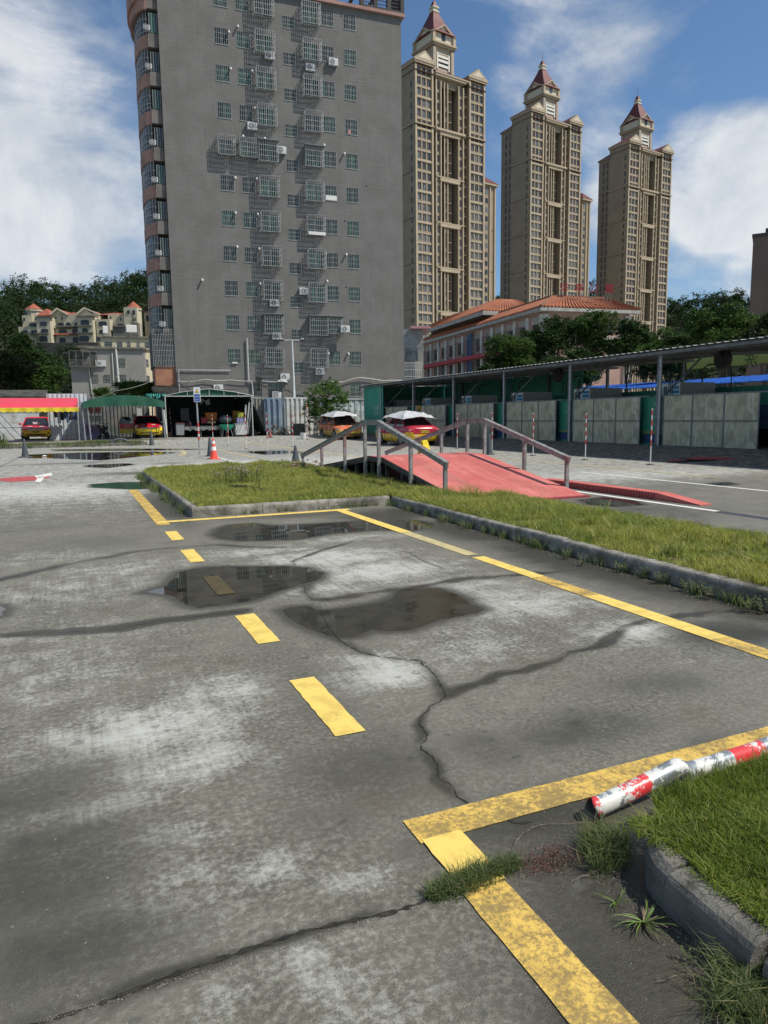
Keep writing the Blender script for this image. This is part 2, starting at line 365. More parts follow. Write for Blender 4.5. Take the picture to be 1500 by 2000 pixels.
zg = gz(P[:, 0], P[:, 1]) - 3*ss(np.abs(P[:, 0])+np.maximum(P[:, 1]-60, 0)*0, 150, 400)*0
nx, ny = len(gx), len(gy); idx = np.arange(nx*ny).reshape(ny, nx)
fc = np.stack([idx[:-1, :-1], idx[:-1, 1:], idx[1:, 1:], idx[1:, :-1]], -1).reshape(-1, 4)
def ground_mat():
    m = bpy.data.materials.new('wet_concrete'); m.use_nodes = True; t = NT(m.node_tree)
    co = t.n('ShaderNodeTexCoord').outputs['Object']
    A = lambda nm: t.n('ShaderNodeAttribute', {'attribute_name': nm}).outputs['Fac']
    big = t.noise(co, .9, 7, .62, .3); mid = t.noise(co, 4.5, 8, .68, .2); fine = t.noise(co, 38, 7, .72); grit = t.noise(co, 260, 3, .7)
    strk = t.noise(t.n('ShaderNodeMapping', None, Vector=co, Scale=(9, .5, 1)).outputs[0], 3.0, 6, .65, .4)
    strk2 = t.noise(t.n('ShaderNodeMapping', None, Vector=co, Scale=(1, 4, 1), Rotation=(0, 0, .5)).outputs[0], 3.4, 7, .68, .8)
    # dry efflorescence
    dv = t.math('ADD', A('dry'), t.math('MULTIPLY', t.math('SUBTRACT', mid, .5), 1.45)); dv = t.math('ADD', dv, t.math('MULTIPLY', t.math('SUBTRACT', fine, .5), 1.3))
    dv = t.math('ADD', dv, t.math('MULTIPLY', t.math('SUBTRACT', strk, .5), .8)); dv = t.math('ADD', dv, t.math('MULTIPLY', t.math('SUBTRACT', strk2, .5), .75))
    dryk = t.ramp(dv, .24, 1.12)
    mv = t.math('ADD', A('damp'), t.math('MULTIPLY', t.math('SUBTRACT', mid, .5), .55)); mv = t.math('ADD', mv, t.math('MULTIPLY', t.math('SUBTRACT', big, .5), .9))
    mv = t.math('ADD', mv, t.math('MULTIPLY', t.math('SUBTRACT', fine, .5), .25))
    dmp = t.ramp(mv, .14, .72)
    base = t.mix(t.ramp(t.math('ADD', t.math('MULTIPLY', mid, .5), t.math('MULTIPLY', big, .5)), .36, .64), (.096, .090, .070), (.172, .163, .130))
    base = t.mix(t.ramp(fine, .42, .66), base, (.222, .214, .178))
    base = t.mix(dryk, base, (.49, .49, .45))
    flk = t.math('MULTIPLY', t.ramp(t.noise(t.n('ShaderNodeMapping', None, Vector=co, Scale=(.7, 1.5, 1), Rotation=(0, 0, .35)).outputs[0], 17, 9, .74, .7), .50, .56), t.ramp(dv, -.15, .55)); base = t.mix(t.math('MULTIPLY', t.math('MULTIPLY', flk, t.ramp(t.n('ShaderNodeSeparateXYZ', None, Vector=co).outputs[1], 12.0, 6.0)), .34), base, (.34, .345, .295))
    base = t.mix(t.math('MULTIPLY', dmp, .88), base, (.040, .037, .026))
    base = t.mix(t.math('MULTIPLY', t.ramp(t.noise(co, 1.3, 5, .6), .56, .70), .35), base, (.10, .075, .048))
    spots = t.ramp(t.noise(co, 9, 3, .4), .66, .71); base = t.mix(t.math('MULTIPLY', spots, .45), base, (.05, .047, .042))
    specks = t.ramp(t.noise(co, 55, 2, .4), .72, .76); base = t.mix(t.math('MULTIPLY', specks, .5), base, (.38, .37, .34))
    base = t.mix(t.ramp(grit, .3, .7, 0, 1), t.mix(1.0, base, (.72, .72, .72), 'MULTIPLY'), t.mix(1.0, base, (1.25, 1.25, 1.25), 'MULTIPLY'))
    pd = t.math('ADD', A('pud'), t.math('MULTIPLY', t.math('SUBTRACT', t.noise(co, 5, 5, .6), .5), .13)); pd = t.math('ADD', pd, t.math('MULTIPLY', t.math('SUBTRACT', fine, .5), .035))
    wet = t.ramp(pd, .008, -.014); rim = t.ramp(pd, .13, .0)
    base = t.mix(t.math('MULTIPLY', rim, .75), base, (.060, .055, .044))
    wcol = t.mix(t.ramp(mid, .4, .6), (.020, .019, .015), (.040, .037, .028))
    base = t.mix(wet, base, wcol)
    rough = t.math('SUBTRACT', .64, t.math('MULTIPLY', dmp, .34)); rough = t.math('ADD', rough, t.math('MULTIPLY', t.math('SUBTRACT', fine, .5), .25), clamp=True)
    rough = t.math('MULTIPLY', rough, t.math('SUBTRACT', 1.0, t.math('MULTIPLY', wet, .975))); rough = t.math('ADD', rough, t.math('MULTIPLY', wet, t.math('MULTIPLY', A('shal'), t.ramp(mid, .35, .6, .05, .30))))
    hgt = t.math('ADD', t.math('MULTIPLY', grit, .35), t.math('ADD', t.math('MULTIPLY', fine, .5), t.math('MULTIPLY', strk2, .35)))
    b = t.n('ShaderNodeBump', None, Strength=t.math('MULTIPLY', t.math('SUBTRACT', 1.0, wet), .75), Distance=.012, Height=hgt)
    p = t.n('ShaderNodeBsdfPrincipled', None, Base_Color=base, Roughness=rough, Normal=b.outputs[0]); p.inputs['IOR'].default_value = 1.45
    o = t.n('ShaderNodeOutputMaterial'); t.t.links.new(p.outputs[0], o.inputs[0]); return m
gm = ground_mat()
ground = npmesh('ground', np.column_stack([P, zg]), fc, gm, smooth=True)
shal = np.zeros(len(P)); shal[near] = .8*np.exp(-np.maximum(sdf(Pn, PUD[2]), 0)*4)*np.clip((Pn[:, 0]-.2-np.median(PUD[2][:, 0])+.9)/1.2, 0, 1)
for nm, arr in (('pud', pud), ('damp', damp), ('dry', dry), ('shal', shal)):
    at_ = ground.data.attributes.new(nm, 'FLOAT', 'POINT'); at_.data.foreach_set('value', arr.astype(np.float32))
tag(ground, kind='structure')

# cracks: jagged dark slits lying 2 mm above the slab
crm = pm('crack_dirt', (.012, .012, .010), (.035, .032, .024), 30, .9)
mb = MB()
for ci2, (q, hw, r, s) in enumerate(CR):
    pts = []
    for a, b in zip(q[:-1], q[1:]):
        n_ = max(2, int(np.hypot(*(b-a))/(.009 if a[1] < 4.5 else .035))); pts += [a+(b-a)*k/n_ for k in range(n_)]
    pts.append(q[-1]); pts = np.array(pts); n_ = len(pts)
    tan = np.gradient(pts, axis=0); tan /= np.linalg.norm(tan, axis=1)[:, None]+1e-9; nor = np.stack([-tan[:, 1], tan[:, 0]], 1)
    jag = np.convolve(RNG.normal(0, 1, n_+4), [.2, .3, .3, .2], 'same')[2:-2]*(.006 if ci2 else .0020) + (.010 if ci2 else 0)*np.interp(np.arange(n_), np.arange(0, n_+12, 9), RNG.normal(0, 1, len(np.arange(0, n_+12, 9)))); pts = pts + nor*jag[:, None]
    wd_ = hw*np.clip(1+.9*np.convolve(RNG.normal(0, 1, n_+4), [.3, .4, .3], 'same')[2:-2], .2, 2.6); wd_[0] *= .2; wd_[-1] *= .2
    L_ = pts+nor*wd_[:, None]; R_ = pts-nor*wd_[:, None]; zz = [float(gz(p[0], p[1]))+.0022 for p in pts]
    mb.add([(*p, z) for p, z in zip(L_, zz)]+[(*p, z) for p, z in zip(R_, zz)], [(i+n_, i+1+n_, i+1, i) for i in range(n_-1)])
cr = put(mb, 'pavement', crm); tag(cr, kind='structure')

# painted markings
def paintmat(name, col, worn, dirt):
    m = bpy.data.materials.new(name); m.use_nodes = True; t = NT(m.node_tree); co = t.n('ShaderNodeTexCoord').outputs['Object']
    a = t.noise(co, 48, 8, .78, .1); b = t.noise(co, 4.5, 5, .65); c = t.noise(co, 120, 4, .7); e = t.noise(co, 9, 4, .6)
    k = t.math('ADD', t.math('MULTIPLY', t.math('SUBTRACT', a, .5), 2.8), t.math('MULTIPLY', t.math('SUBTRACT', b, .5), 1.9)); k = t.math('ADD', k, t.math('MULTIPLY', t.math('SUBTRACT', c, .5), 1.1))
    k = t.math('ADD', k, worn); k = t.ramp(k, .15, .75)
    colr = t.mix(k, t.mix(t.ramp(e, .4, .65), col, tuple(x*.8 for x in col)), dirt)
    bb = t.n('ShaderNodeBump', None, Height=t.noise(co, 160, 4, .7), Strength=.5, Distance=.004)
    p = t.n('ShaderNodeBsdfPrincipled', None, Base_Color=colr, Roughness=.7, Normal=bb.outputs[0]); o = t.n('ShaderNodeOutputMaterial'); t.t.links.new(p.outputs[0], o.inputs[0]); return m
ymat = paintmat('yellow_marking', (.70, .47, .10), .42, (.27, .19, .065)); yclean = paintmat('yellow_fresh', (.80, .58, .14), -.12, (.42, .28, .07)); ydim = paintmat('yellow_underwater', (.085, .065, .020), .25, (.035, .032, .020))
wmat = paintmat('white_marking', (.72, .71, .66), -.25, (.35, .33, .30)); yfar = paintmat('yellow_faded', (.55, .46, .22), .1, (.30, .27, .2))
def sheet(mb, x0, x1, y0, y1, z=.004, mi=0, n=None, jag=.0022):
    n = n or max(1, int((abs(x1-x0)+abs(y1-y0))/.06)); long_y = abs(y1-y0) > abs(x1-x0); A = []; B = []
    for i in range(n+1):
        s = i/n; j1, j2 = random.uniform(-jag, jag), random.uniform(-jag, jag)
        if long_y: y = y0+(y1-y0)*s; A.append((x0+j1, y)); B.append((x1+j2, y))
        else: x = x0+(x1-x0)*s; A.append((x, y0+j1)); B.append((x, y1+j2))
    pts = A+B; m_ = n+1
    vs = [(x, y, float(gz(x, y))+z) for x, y in pts]
    fs = [(i+m_, i+m_+1, i+1, i) if long_y else (i, i+1, i+1+m_, i+m_) for i in range(n)]
    mb.add(vs, fs, mi)
XA0, XA1 = 1.048, 1.198
mk = [ymat, yclean, ydim, wmat, yfar]
mb = MB(); mb2 = MB(); mb3 = MB(); mb4 = MB(); mb5 = MB()
sheet(mb, 1.035, 1.19, -.3, G(905, 1745)[1]); 
cy1 = G(788, 1605)[1]; cy0 = cy1-.155
sheet(mb, 1.035, 4.3, cy0, cy1, .004)
sheet(mb2, XA0-.004, XA1+.002, G(905, 1745)[1]+.001, cy0+.016, .0062)
for a, b in (((567, 1330), (655, 1440)), ((462, 1203), (508, 1258)), ((353, 1075), (373, 1099)), ((321, 1039), (335, 1056))):
    sheet(mb2, XA0, XA1, G(*b)[1], G(*a)[1], .004, jag=.003)
sheet(mb3, XA0, XA1, G(432, 1162)[1], G(402, 1127)[1], .004)
ybk = 10.76
sheet(mb2, 1.05, 4.06, ybk-.02, ybk+.15, .0045); sheet(mb, 1.05-.03, 1.17+.03, ybk-.25, 16.2, .004)
xb = 3.80
# line along the strip, three coats; between 860 and 905 px it lies under the puddle
def yb(px, py): return G(px, py)[1]
sheet(mb2, 3.80, 3.96, yb(775, 1042), ybk+.152, .0065); sheet(mb5, 3.80, 3.95, yb(905, 1086), yb(775, 1042), .004); sheet(mb2, 3.80, 3.95, yb(1045, 1128), yb(915, 1090), .004)
sheet(mb, 3.79, 3.95, yb(1150, 1165), yb(1045, 1128), .004); sheet(mb2, 3.79, 3.95, yb(1380, 1252), yb(1150, 1165), .0042); sheet(mb, 3.79, 3.95, cy1+.006, yb(1380, 1252), .004)
sheet(mb4, 8.83, 8.96, G(1402, 999)[1], 13.5, .005); sheet(mb4, 11.9, 12.02, 7, 14.9, .005); sheet(mb5, 13.5, 13.6, 12, 34, .005); sheet(mb4, 5.02, 5.14, 22.4, 28.9, .005)
sheet(mb5, 6.24, 6.38, 27, 34.5, .005); sheet(mb5, 9.7, 9.85, 18, 44, .005)
for (b_, m_) in ((mb, ymat), (mb2, yclean), (mb3, ydim), (mb4, wmat), (mb5, yfar)): tag(put(b_, 'road_marking', m_), kind='structure')
mb = MB(); sheet(mb, 8.80, 8.97, 2, G(1402, 999)[1]-.02, .0035, jag=.01); tag(put(mb, 'road_marking', pm('dark_marking', (.035, .045, .06), (.06, .06, .07), 8, .5)), kind='structure')
# red patch, white arrow strokes, yellow arc on the far lot
mb = MB(); c = G(44, 935.5); mb.add([(c[0]+.62*math.cos(a)*(1+.15*math.sin(3*a)), c[1]+.85*math.sin(a), .004) for a in np.linspace(0, 2*PI, 24)[:-1]], [tuple(range(23))])
tag(put(mb, 'road_marking', pm('red_marking', (.48, .07, .07), (.35, .06, .06), 6, .6)), kind='structure')
mb = MB()
for q in ([(68, 930), (100, 923.5), (103, 929), (72, 934)], [(68, 941.5), (75, 932), (88, 931), (80, 942)]):
    mb.add([(*G(*p)[:2], .006) for p in q], [(3, 2, 1, 0)])
q = [G(p[0], p[1])[:2] for p in [(345, 890), (356, 887), (357, 883), (352, 880), (330, 877), (250, 874)]]; q2 = [p+np.array([.12, -.28]) for p in q]
tag(put(mb, 'road_marking', wmat), kind='structure')
mb = MB(); mb.add([(*p, .005) for p in q]+[(*p, .005) for p in q2], [(i+6, i+7, i+1, i) for i in range(5)]); tag(put(mb, 'road_marking', yfar), kind='structure')

# ------------------------------------------------------------------ kerbs
kerbm = pm('kerb_concrete', (.32, .30, .26), (.16, .15, .125), 6, .85, bump=.5, bscale=40, c3=(.07, .07, .055), s3=2.2)
def kerb_run(mb, p0, p1, hgt=.15, wid=.13, seg=1.0, side=1, gap=.008):
    """rounded kerbstones from p0 to p1; side=+1: thickness lies to the left of the run"""
    a = np.array(p0, float); b = np.array(p1, float); L = np.hypot(*(b-a)); u = (b-a)/L; n_ = np.array([-u[1], u[0]])*side; k = max(1, round(L/seg))
    prof = [(0, -.05), (.002, hgt-.045), (.008, hgt-.024), (.020, hgt-.009), (.042, hgt), (wid-.006, hgt), (wid, hgt-.006), (wid, -.05)]
    for i in range(k):
        s0 = L*i/k+gap/2; s1 = L*(i+1)/k-gap/2; dz = random.uniform(-.006, .006); off = random.uniform(-.006, .006); r0 = []; r1 = []
        for w_, z in prof:
            for s, r in ((s0, r0), (s1, r1)):
                p = a+u*s+n_*(w_+off); r.append((p[0], p[1], z+(dz if z > 0 else 0)+float(gz(p[0], p[1]))))
        rings = [r0, r1] if side < 0 else [r1, r0]
        mb.loft(rings)
IS = dict(x0=1.60, x1=4.87, y0=11.14, y1=20.6, sx=6.45)
isl = root('planted_island', 'long grass island with pale kerbstones beside the yellow marked bay and red ramp', 'traffic island', (3, 14, 0))
mb = MB(); kerb_run(mb, (1.60, 11.14), (4.90, 11.08), side=1, seg=.95); put(mb, 'kerb', kerbm, isl, w_=True)
mb = MB(); kerb_run(mb, (1.60, 19.6), (1.595, 11.15), side=1, seg=1.0); put(mb, 'kerb', kerbm, isl, w_=True)
mb = MB(); kerb_run(mb, (4.90, 11.06), (4.62, -1.5), side=1, seg=1.0); put(mb, 'kerb', kerbm, isl, w_=True)
soil = pm('island_soil', (.060, .050, .028), (.10, .085, .045), 8, .95, bump=.6)
mb = MB(); poly = [(4.76, -1.5), (6.5, -1.5), (6.5, 10.3), (5.88, 10.5), (5.88, 20.2), (5.2, 20.9), (2.4, 21.0), (1.73, 19.6), (1.73, 11.27), (5.02, 11.22)]
mb.prism(poly, -.05, .125); put(mb, 'soil_bed', soil, isl, w_=True)
# near island in the lower right corner
fg = root('planted_island', 'grass island with a mossy curved kerb under the fallen striped pipe', 'traffic island', (2.6, 1, 0))
mb = MB(); kerb_run(mb, (1.555, 1.50), (1.535, 1.175), hgt=.128, wid=.12, seg=.55, side=1); kerb_run(mb, (1.535, 1.15), (1.49, -.6), hgt=.120, wid=.12, seg=.6, side=1)
# rounded corner stone
arc = [(1.555+.20-.20*math.cos(a), 1.50+.20*math.sin(a)) for a in np.linspace(0, PI/2, 7)]
for (w0, w1) in ((0, .12),):
    ins = [(1.555+.20-.08*math.cos(a), 1.50+.08*math.sin(a)) for a in np.linspace(0, PI/2, 7)]
    rings = [[(p[0], p[1], -.05), (p[0], p[1], .085), (p[0]*.92+q[0]*.08, p[1]*.92+q[1]*.08, .108), (p[0]*.7+q[0]*.3, p[1]*.7+q[1]*.3, .128), (q[0], q[1], .128), (q[0], q[1], -.05)] for p, q in zip(arc, ins)]
    mb.loft(rings)
kerb_run(mb, (1.76, 1.70), (4.6, 1.78), hgt=.12, wid=.12, seg=.9, side=-1)
kerbfg = pm('kerb_mossy', (.17, .16, .14), (.09, .086, .075), 5, .85, bump=.45, bscale=70, c3=(.035, .038, .025), s3=6)
put(mb, 'kerb', kerbfg, fg, w_=True)
mb = MB(); mb.prism([(1.66, -.6), (4.6, -.6), (4.6, 1.66), (1.75, 1.60), (1.68, 1.5)], -.05, .115); put(mb, 'soil_bed', soil, fg, w_=True)
# small strip far left with broken kerb
fl = root('planted_island', 'ragged low grass strip with broken kerb in front of the two parked red cars', 'traffic island', (0, 44, 0))
mb = MB(); kerb_run(mb, (-9, 43.4), (3.9, 43.4), hgt=.16, wid=.14, side=1); kerb_run(mb, (3.9, 43.5), (3.7, 44.6), hgt=.16, wid=.14, side=1); put(mb, 'kerb', pm('kerb_far', (.24, .23, .20), (.10, .10, .085), 3, .9), fl, w_=True)
mb = MB(); mb.prism([(-9, 43.5), (3.75, 43.5), (3.7, 44.7), (-9, 45.2)], -.05, .22); put(mb, 'soil_bed', soil, fl, w_=True)

# ------------------------------------------------------------------ grass and weeds
def blades(px, py, pz, hgt, wid, lean=.5, seed=1, mats=None):
    """curved grass blades, 5 vertices each (one quad + one tip triangle made as quads)"""
    n = len(px); r = np.random.default_rng(seed); a = r.uniform(0, 2*PI, n); la = r.uniform(0, 2*PI, n); ln = hgt*lean*r.uniform(.15, 1, n)
    dx, dy = np.cos(a)*wid/2, np.sin(a)*wid/2; lx, ly = np.cos(la)*ln, np.sin(la)*ln; V = np.empty((n, 6, 3))
    for i, (s, wf, lf, hf) in enumerate([(-1, 1, 0, 0), (1, 1, 0, 0), (1, .8, .3, .55), (-1, .8, .3, .55)]):
        V[:, i, 0] = px+s*dx*wf+lx*lf; V[:, i, 1] = py+s*dy*wf+ly*lf; V[:, i, 2] = pz+hgt*hf
    for i, s in ((4, 1), (5, -1)):
        V[:, i, 0] = px+lx+s*dx*.12; V[:, i, 1] = py+ly+s*dy*.12; V[:, i, 2] = pz+hgt*(1-.25*lean)
    b = np.arange(n)[:, None]*6; Fq = np.concatenate([b+np.array([[0, 1, 2, 3]]), b+np.array([[3, 2, 4, 5]])], 0)
    return V.reshape(-1, 3), Fq
def grassmat(name, a, b, c, tr=.45):
    m = bpy.data.materials.new(name); m.use_nodes = True; t = NT(m.node_tree); r = t.n('ShaderNodeNewGeometry').outputs['Random Per Island']; co = t.n('ShaderNodeTexCoord').outputs['Object']
    col = t.mix(t.ramp(t.noise(co, 1.6, 4, .6), .38, .62), a, b); col = t.mix(t.ramp(r, .62, .95), col, c); col = t.mix(t.math('MULTIPLY', t.ramp(t.noise(co, 5, 3, .6), .45, .75), .6), col, tuple(x*.55 for x in b))
    p = t.n('ShaderNodeBsdfPrincipled', None, Base_Color=col, Roughness=.55); p.inputs['Specular IOR Level'].default_value = .35; tr_ = t.n('ShaderNodeBsdfTranslucent', None, Color=col); o = t.n('ShaderNodeOutputMaterial')
    mx = t.n('ShaderNodeMixShader', None, i0=tr, i1=p.outputs[0], i2=tr_.outputs[0]); t.t.links.new(mx.outputs[0], o.inputs[0]); return m
gr_mid = grassmat('grass_sunny', (.40, .41, .080), (.24, .31, .050), (.50, .45, .19)); gr_fg = grassmat('grass_lush', (.19, .26, .032), (.12, .20, .022), (.34, .33, .10)); gr_weed = grassmat('weed_leaf', (.16, .21, .07), (.11, .165, .05), (.28, .26, .13))
def inpoly(x, y, poly): return sdf(np.stack([x, y], 1), np.array(poly, float)) < 0
r = np.random.default_rng(11)
parts_v = []; parts_f = []; off = 0
def addb(V, Fq):
    global off
    parts_v.append(V); parts_f.append(Fq+off); off += len(V)
def fill(n, x0, x1, y0, y1, poly, z, h0, h1, wid, lean, seed, edge=.0, dens=2.0, bare=.25):
    x = r.uniform(x0, x1, n); y = r.uniform(y0, y1, n); k = inpoly(x, y, poly); x, y = x[k], y[k]; q = hash_noise(x, y, dens, seed); q2 = hash_noise(x, y, dens*4, seed+3)
    k = (q*.6+q2*.4) > bare*r.uniform(.4, 1, len(x)); x, y, q, q2 = x[k], y[k], q[k], q2[k]
    h = (h0+(h1-h0)*(q*.6+q2*.4)**1.5)*r.uniform(.55, 1.25, len(x)); addb(*blades(x, y, np.full(len(x), z), h, wid*r.uniform(.6, 1.3, len(x)), lean, seed))
big = [(1.70, 11.24), (4.92, 11.20), (6.05, 9.9), (6.05, 20.3), (5.2, 21.0), (2.4, 21.1), (1.62, 19.7)]
strip_ = [(4.76, -1.5), (6.6, -1.5), (6.75, 6), (6.75, 10.35), (6.1, 10.55), (5.9, 11.6), (4.96, 11.3)]
fill(150000, 1.6, 6.1, 11.1, 21.1, big, .12, .05, .20, .010, .75, 21)
fill(110000, 4.7, 6.8, .5, 11.6, strip_, .12, .05, .17, .008, .75, 22)
fill(9000, 4.86, 6.8, 2, 11.3, [(6.2, 2), (6.9, 2), (7.0, 10.2), (6.2, 10.6)], .02, .06, .2, .009, .6, 23, bare=.6)
# taller tufts
for _ in range(260):
    if _ % 2: cx, cy = r.uniform(1.9, 5.8), r.uniform(11.4, 20.8)
    else: cx, cy = r.uniform(5.0, 6.5), r.uniform(1.5, 11)
    n = r.integers(12, 40); addb(*blades(cx+r.normal(0, .035, n), cy+r.normal(0, .035, n), np.full(n, .11), r.uniform(.12, .30, n), np.full(n, .008), .7, 100+_))
grass = npmesh('grass', np.concatenate(parts_v), np.concatenate(parts_f), gr_mid); tag(grass, 'sunlit yellow green lawn grass covering the long kerbed island beside the ramp', 'grass', kind='stuff')
parts_v, parts_f, off = [], [], 0
fgp = [(1.66, 1.6), (1.62, 1.2), (1.70, .3), (4.4, .3), (4.4, 1.86), (1.85, 1.86)]
fill(190000, 1.6, 3.9, .2, 1.86, fgp, .115, .03, .085, .0040, .85, 31, dens=4, bare=.18)
fill(3500, 1.6, 3.9, 1.6, 1.9, [(1.75, 1.66), (3.8, 1.7), (3.8, 1.92), (1.85, 1.88)], .09, .05, .14, .0028, .35, 33, dens=5, bare=.1)
n = 3500; x = r.uniform(1.60, 1.72, n)+r.uniform(0, .05, n); y = r.uniform(.2, 1.75, n); addb(*blades(x, y, np.full(n, .115), r.uniform(.03, .08, n)*hash_noise(x, y, 6, 2)*1.5, np.full(n, .0035), 1.6, 35))
grass = npmesh('grass', np.concatenate(parts_v), np.concatenate(parts_f), gr_fg); tag(grass, 'lush dark green grass on the near kerbed island below the fallen striped pipe', 'grass', kind='stuff')
# overhanging / ground tufts at the near kerb, in the joint and along the long kerb
parts_v, parts_f, off = [], [], 0
def tuft(cx, cy, cz, n, sp, h0, h1, wid, lean, seed): 
    q = np.random.default_rng(seed); addb(*blades(cx+q.normal(0, sp, n), cy+q.normal(0, sp, n), np.full(n, cz), q.uniform(h0, h1, n), np.full(n, wid), lean, seed))
for k in range(26):
    s = k/25; p = G(845+s*160, 1752-s*62); tuft(p[0], p[1], 0, 90, .014+.012*math.sin(PI*s), .02, .055+.02*math.sin(PI*s), .0026, 1.1, 200+k)
for k in range(16): p = G(1165+r.uniform(-10, 45), 1640+r.uniform(0, 70)); tuft(p[0], p[1], 0, 60, .022, .04, .13, .003, 1.0, 300+k)
for k in range(30): p = G(1440+r.uniform(-30, 60), 1860+r.uniform(0, 140)); tuft(p[0], p[1], 0, 45, .03, .03, .12, .003, 1.3, 340+k)
for k in range(60):
    p = G(r.uniform(760, 1500), 0+1000); y = r.uniform(3.2, 11.0); x = 4.62+.28*(y+1.5)/12.5-.03; tuft(x+r.uniform(-.05, .0), y, 0, int(r.integers(8, 40)), .03, .04, .16, .006, .8, 400+k)
for k in range(30): tuft(r.uniform(1.7, 4.8), 11.08, 0, int(r.integers(5, 25)), .03, .03, .12, .007, .8, 500+k)
for k in range(26): tuft(1.55+r.uniform(-.08, .02), r.uniform(11.2, 20), 0, int(r.integers(8, 40)), .05, .05, .28, .010, .9, 540+k)
for k in range(60): tuft(r.uniform(-9, 3.7), 43.4+r.uniform(0, 1.1), .12, 190, .25, .10, .34, .016, .9, 600+k)
for k in range(20): tuft(r.uniform(-8, -3.6), r.uniform(44, 46), .2, 80, .25, .3, .9, .04, .9, 680+k)
weeds = npmesh('weeds', np.concatenate(parts_v), np.concatenate(parts_f), gr_weed); tag(weeds, 'low weeds and grass tufts rooted in pavement joints and along the kerbs', 'weeds', kind='stuff')
# ------------------------------------------------------------------ near plants and the fallen pipe
def leafy_tuft(name, label, c, n, ln, wid, mat, dry=None, seed=1, cat='weed', up=.6):
    q = np.random.default_rng(seed); R_ = root(name, label, cat, (c[0], c[1], 0)); 
    for nm, cnt, m, u in (('green_blades', n, mat, up), ('dry_blades', (n//2 if dry else 0), dry, .05)):
        if not cnt: continue
        mb = MB()
        for i in range(cnt):
            a = q.uniform(0, 2*PI); L = ln*q.uniform(.6, 1.1)*(1 if nm[0] == 'g' else .9); el = q.uniform(.15, 1.3)*u+.08; pts = []
            for k in range(7):
                s = k/6; rr = L*s*math.cos(el)*(1-.12*s); z = .004+L*math.sin(el)*(s-.55*s*s*q.uniform(.9, 1.1)) if nm[0] == 'g' else .004+L*.16*math.sin(PI*s)
                pts.append((rr*math.cos(a+.25*s), rr*math.sin(a+.25*s), max(z, .003)))
            vs = []; 
            for k, p in enumerate(pts):
                w_ = wid*(1-(k/6)**1.6)*.5+.0004; t_ = (-math.sin(a), math.cos(a)); vs += [(p[0]-t_[0]*w_, p[1]-t_[1]*w_, p[2]), (p[0], p[1], p[2]-w_*.7), (p[0]+t_[0]*w_, p[1]+t_[1]*w_, p[2])]
            mb.add(vs, [(k*3+j, k*3+j+1, k*3+j+4, k*3+j+3) for k in range(6) for j in (0, 1)])
        put(mb, nm, m, R_, smooth=True)
    return R_
strap = pm('strap_leaf', (.16, .24, .05), (.09, .15, .03), 30, .4, rnd=.3, trans=.25); strawm = pm('straw_leaf', (.22, .17, .11), (.12, .08, .06), 20, .8, rnd=.3)
p = G(1258, 1805); leafy_tuft('grass_tuft', 'bright strap leaved tuft with trailing dry blades, larger of the two beside the mossy kerb', p, 22, .125, .0048, strap, strawm, 5, 'grass tuft')
p = G(1203, 1766); leafy_tuft('grass_tuft', 'thin sparse strap leaved tuft, smaller of the two beside the mossy kerb', p, 9, .085, .0034, strap, None, 6, 'grass tuft')
succ = pm('red_creeper', (.13, .050, .042), (.075, .055, .035), 40, .6, rnd=.4); twig = pm('dry_twig', (.24, .20, .15), (.14, .11, .08), 30, .9)
sv = root('creeping_weed', 'reddish creeping weed mat spreading over the joint near the pipe mouth', 'weed', (*G(1065, 1680)[:2], 0))
mb = MB()
for i in range(2200):
    a = random.gauss(0, 42); c = G(1075+a, 1682+random.gauss(0, 15)+(-.12*a)); s = random.uniform(.0018, .0036); z = random.uniform(.001, .012); an = random.uniform(0, PI); e = random.uniform(-.8, .8)
    mb.add([(c[0]+s*math.cos(an), c[1]+s*math.sin(an), z), (c[0]-s*math.sin(an)*.6, c[1]+s*math.cos(an)*.6, z+s*e), (c[0]-s*math.cos(an), c[1]-s*math.sin(an), z), (c[0]+s*math.sin(an)*.6, c[1]-s*math.cos(an)*.6, z-s*e*.3)], [(0, 1, 2, 3)])
put(mb, 'leaf_mat', succ, sv, w_=True)
def runner(pxs, r=.0011, thorns=True):
    mb = MB(); pts = [tuple(G(x, y, .004+.010*math.sin(i*1.7)**2)) for i, (x, y) in enumerate(pxs)]; P2 = []
    for a, b in zip(pts[:-1], pts[1:]):
        for k in range(4): P2.append(tuple(a[j]+(b[j]-a[j])*k/4+random.gauss(0, .0012) for j in range(3)))
    P2.append(pts[-1]); mb.tube(P2, r, 5)
    for q in P2[::1]:
        a = random.uniform(0, 2*PI); L = random.uniform(.008, .02); mb.tube([q, (q[0]+L*math.cos(a), q[1]+L*math.sin(a), q[2]+random.uniform(.0, .012))], [r*.7, r*.2], 4)
    return mb
c0 = root('dry_runner', 'dry thorny creeper stem curling over wet concrete from the yellow corner to the pipe', 'weed stem', (*G(1030, 1640)[:2], 0)); put(runner([(1000, 1658), (1010, 1640), (1022, 1628), (1040, 1616), (1065, 1609), (1100, 1608), (1150, 1606)]), 'stem', twig, c0, w_=True)
c1 = root('dry_runner', 'dry branching weed stems lying below the kerb, beside the smallest sprig', 'weed stem', (*G(1350, 1905)[:2], 0)); put(runner([(1285, 1918), (1305, 1912), (1322, 1903), (1350, 1903), (1390, 1905), (1440, 1910)]), 'stem', twig, c1, w_=True)
c2 = root('dry_runner', 'thorny weed stems trailing down at the bottom edge under the kerb', 'weed stem', (*G(1400, 1960)[:2], 0)); put(runner([(1400, 2010), (1402, 1985), (1410, 1955), (1425, 1925), (1440, 1895), (1450, 1880)]), 'stem', twig, c2, w_=True)
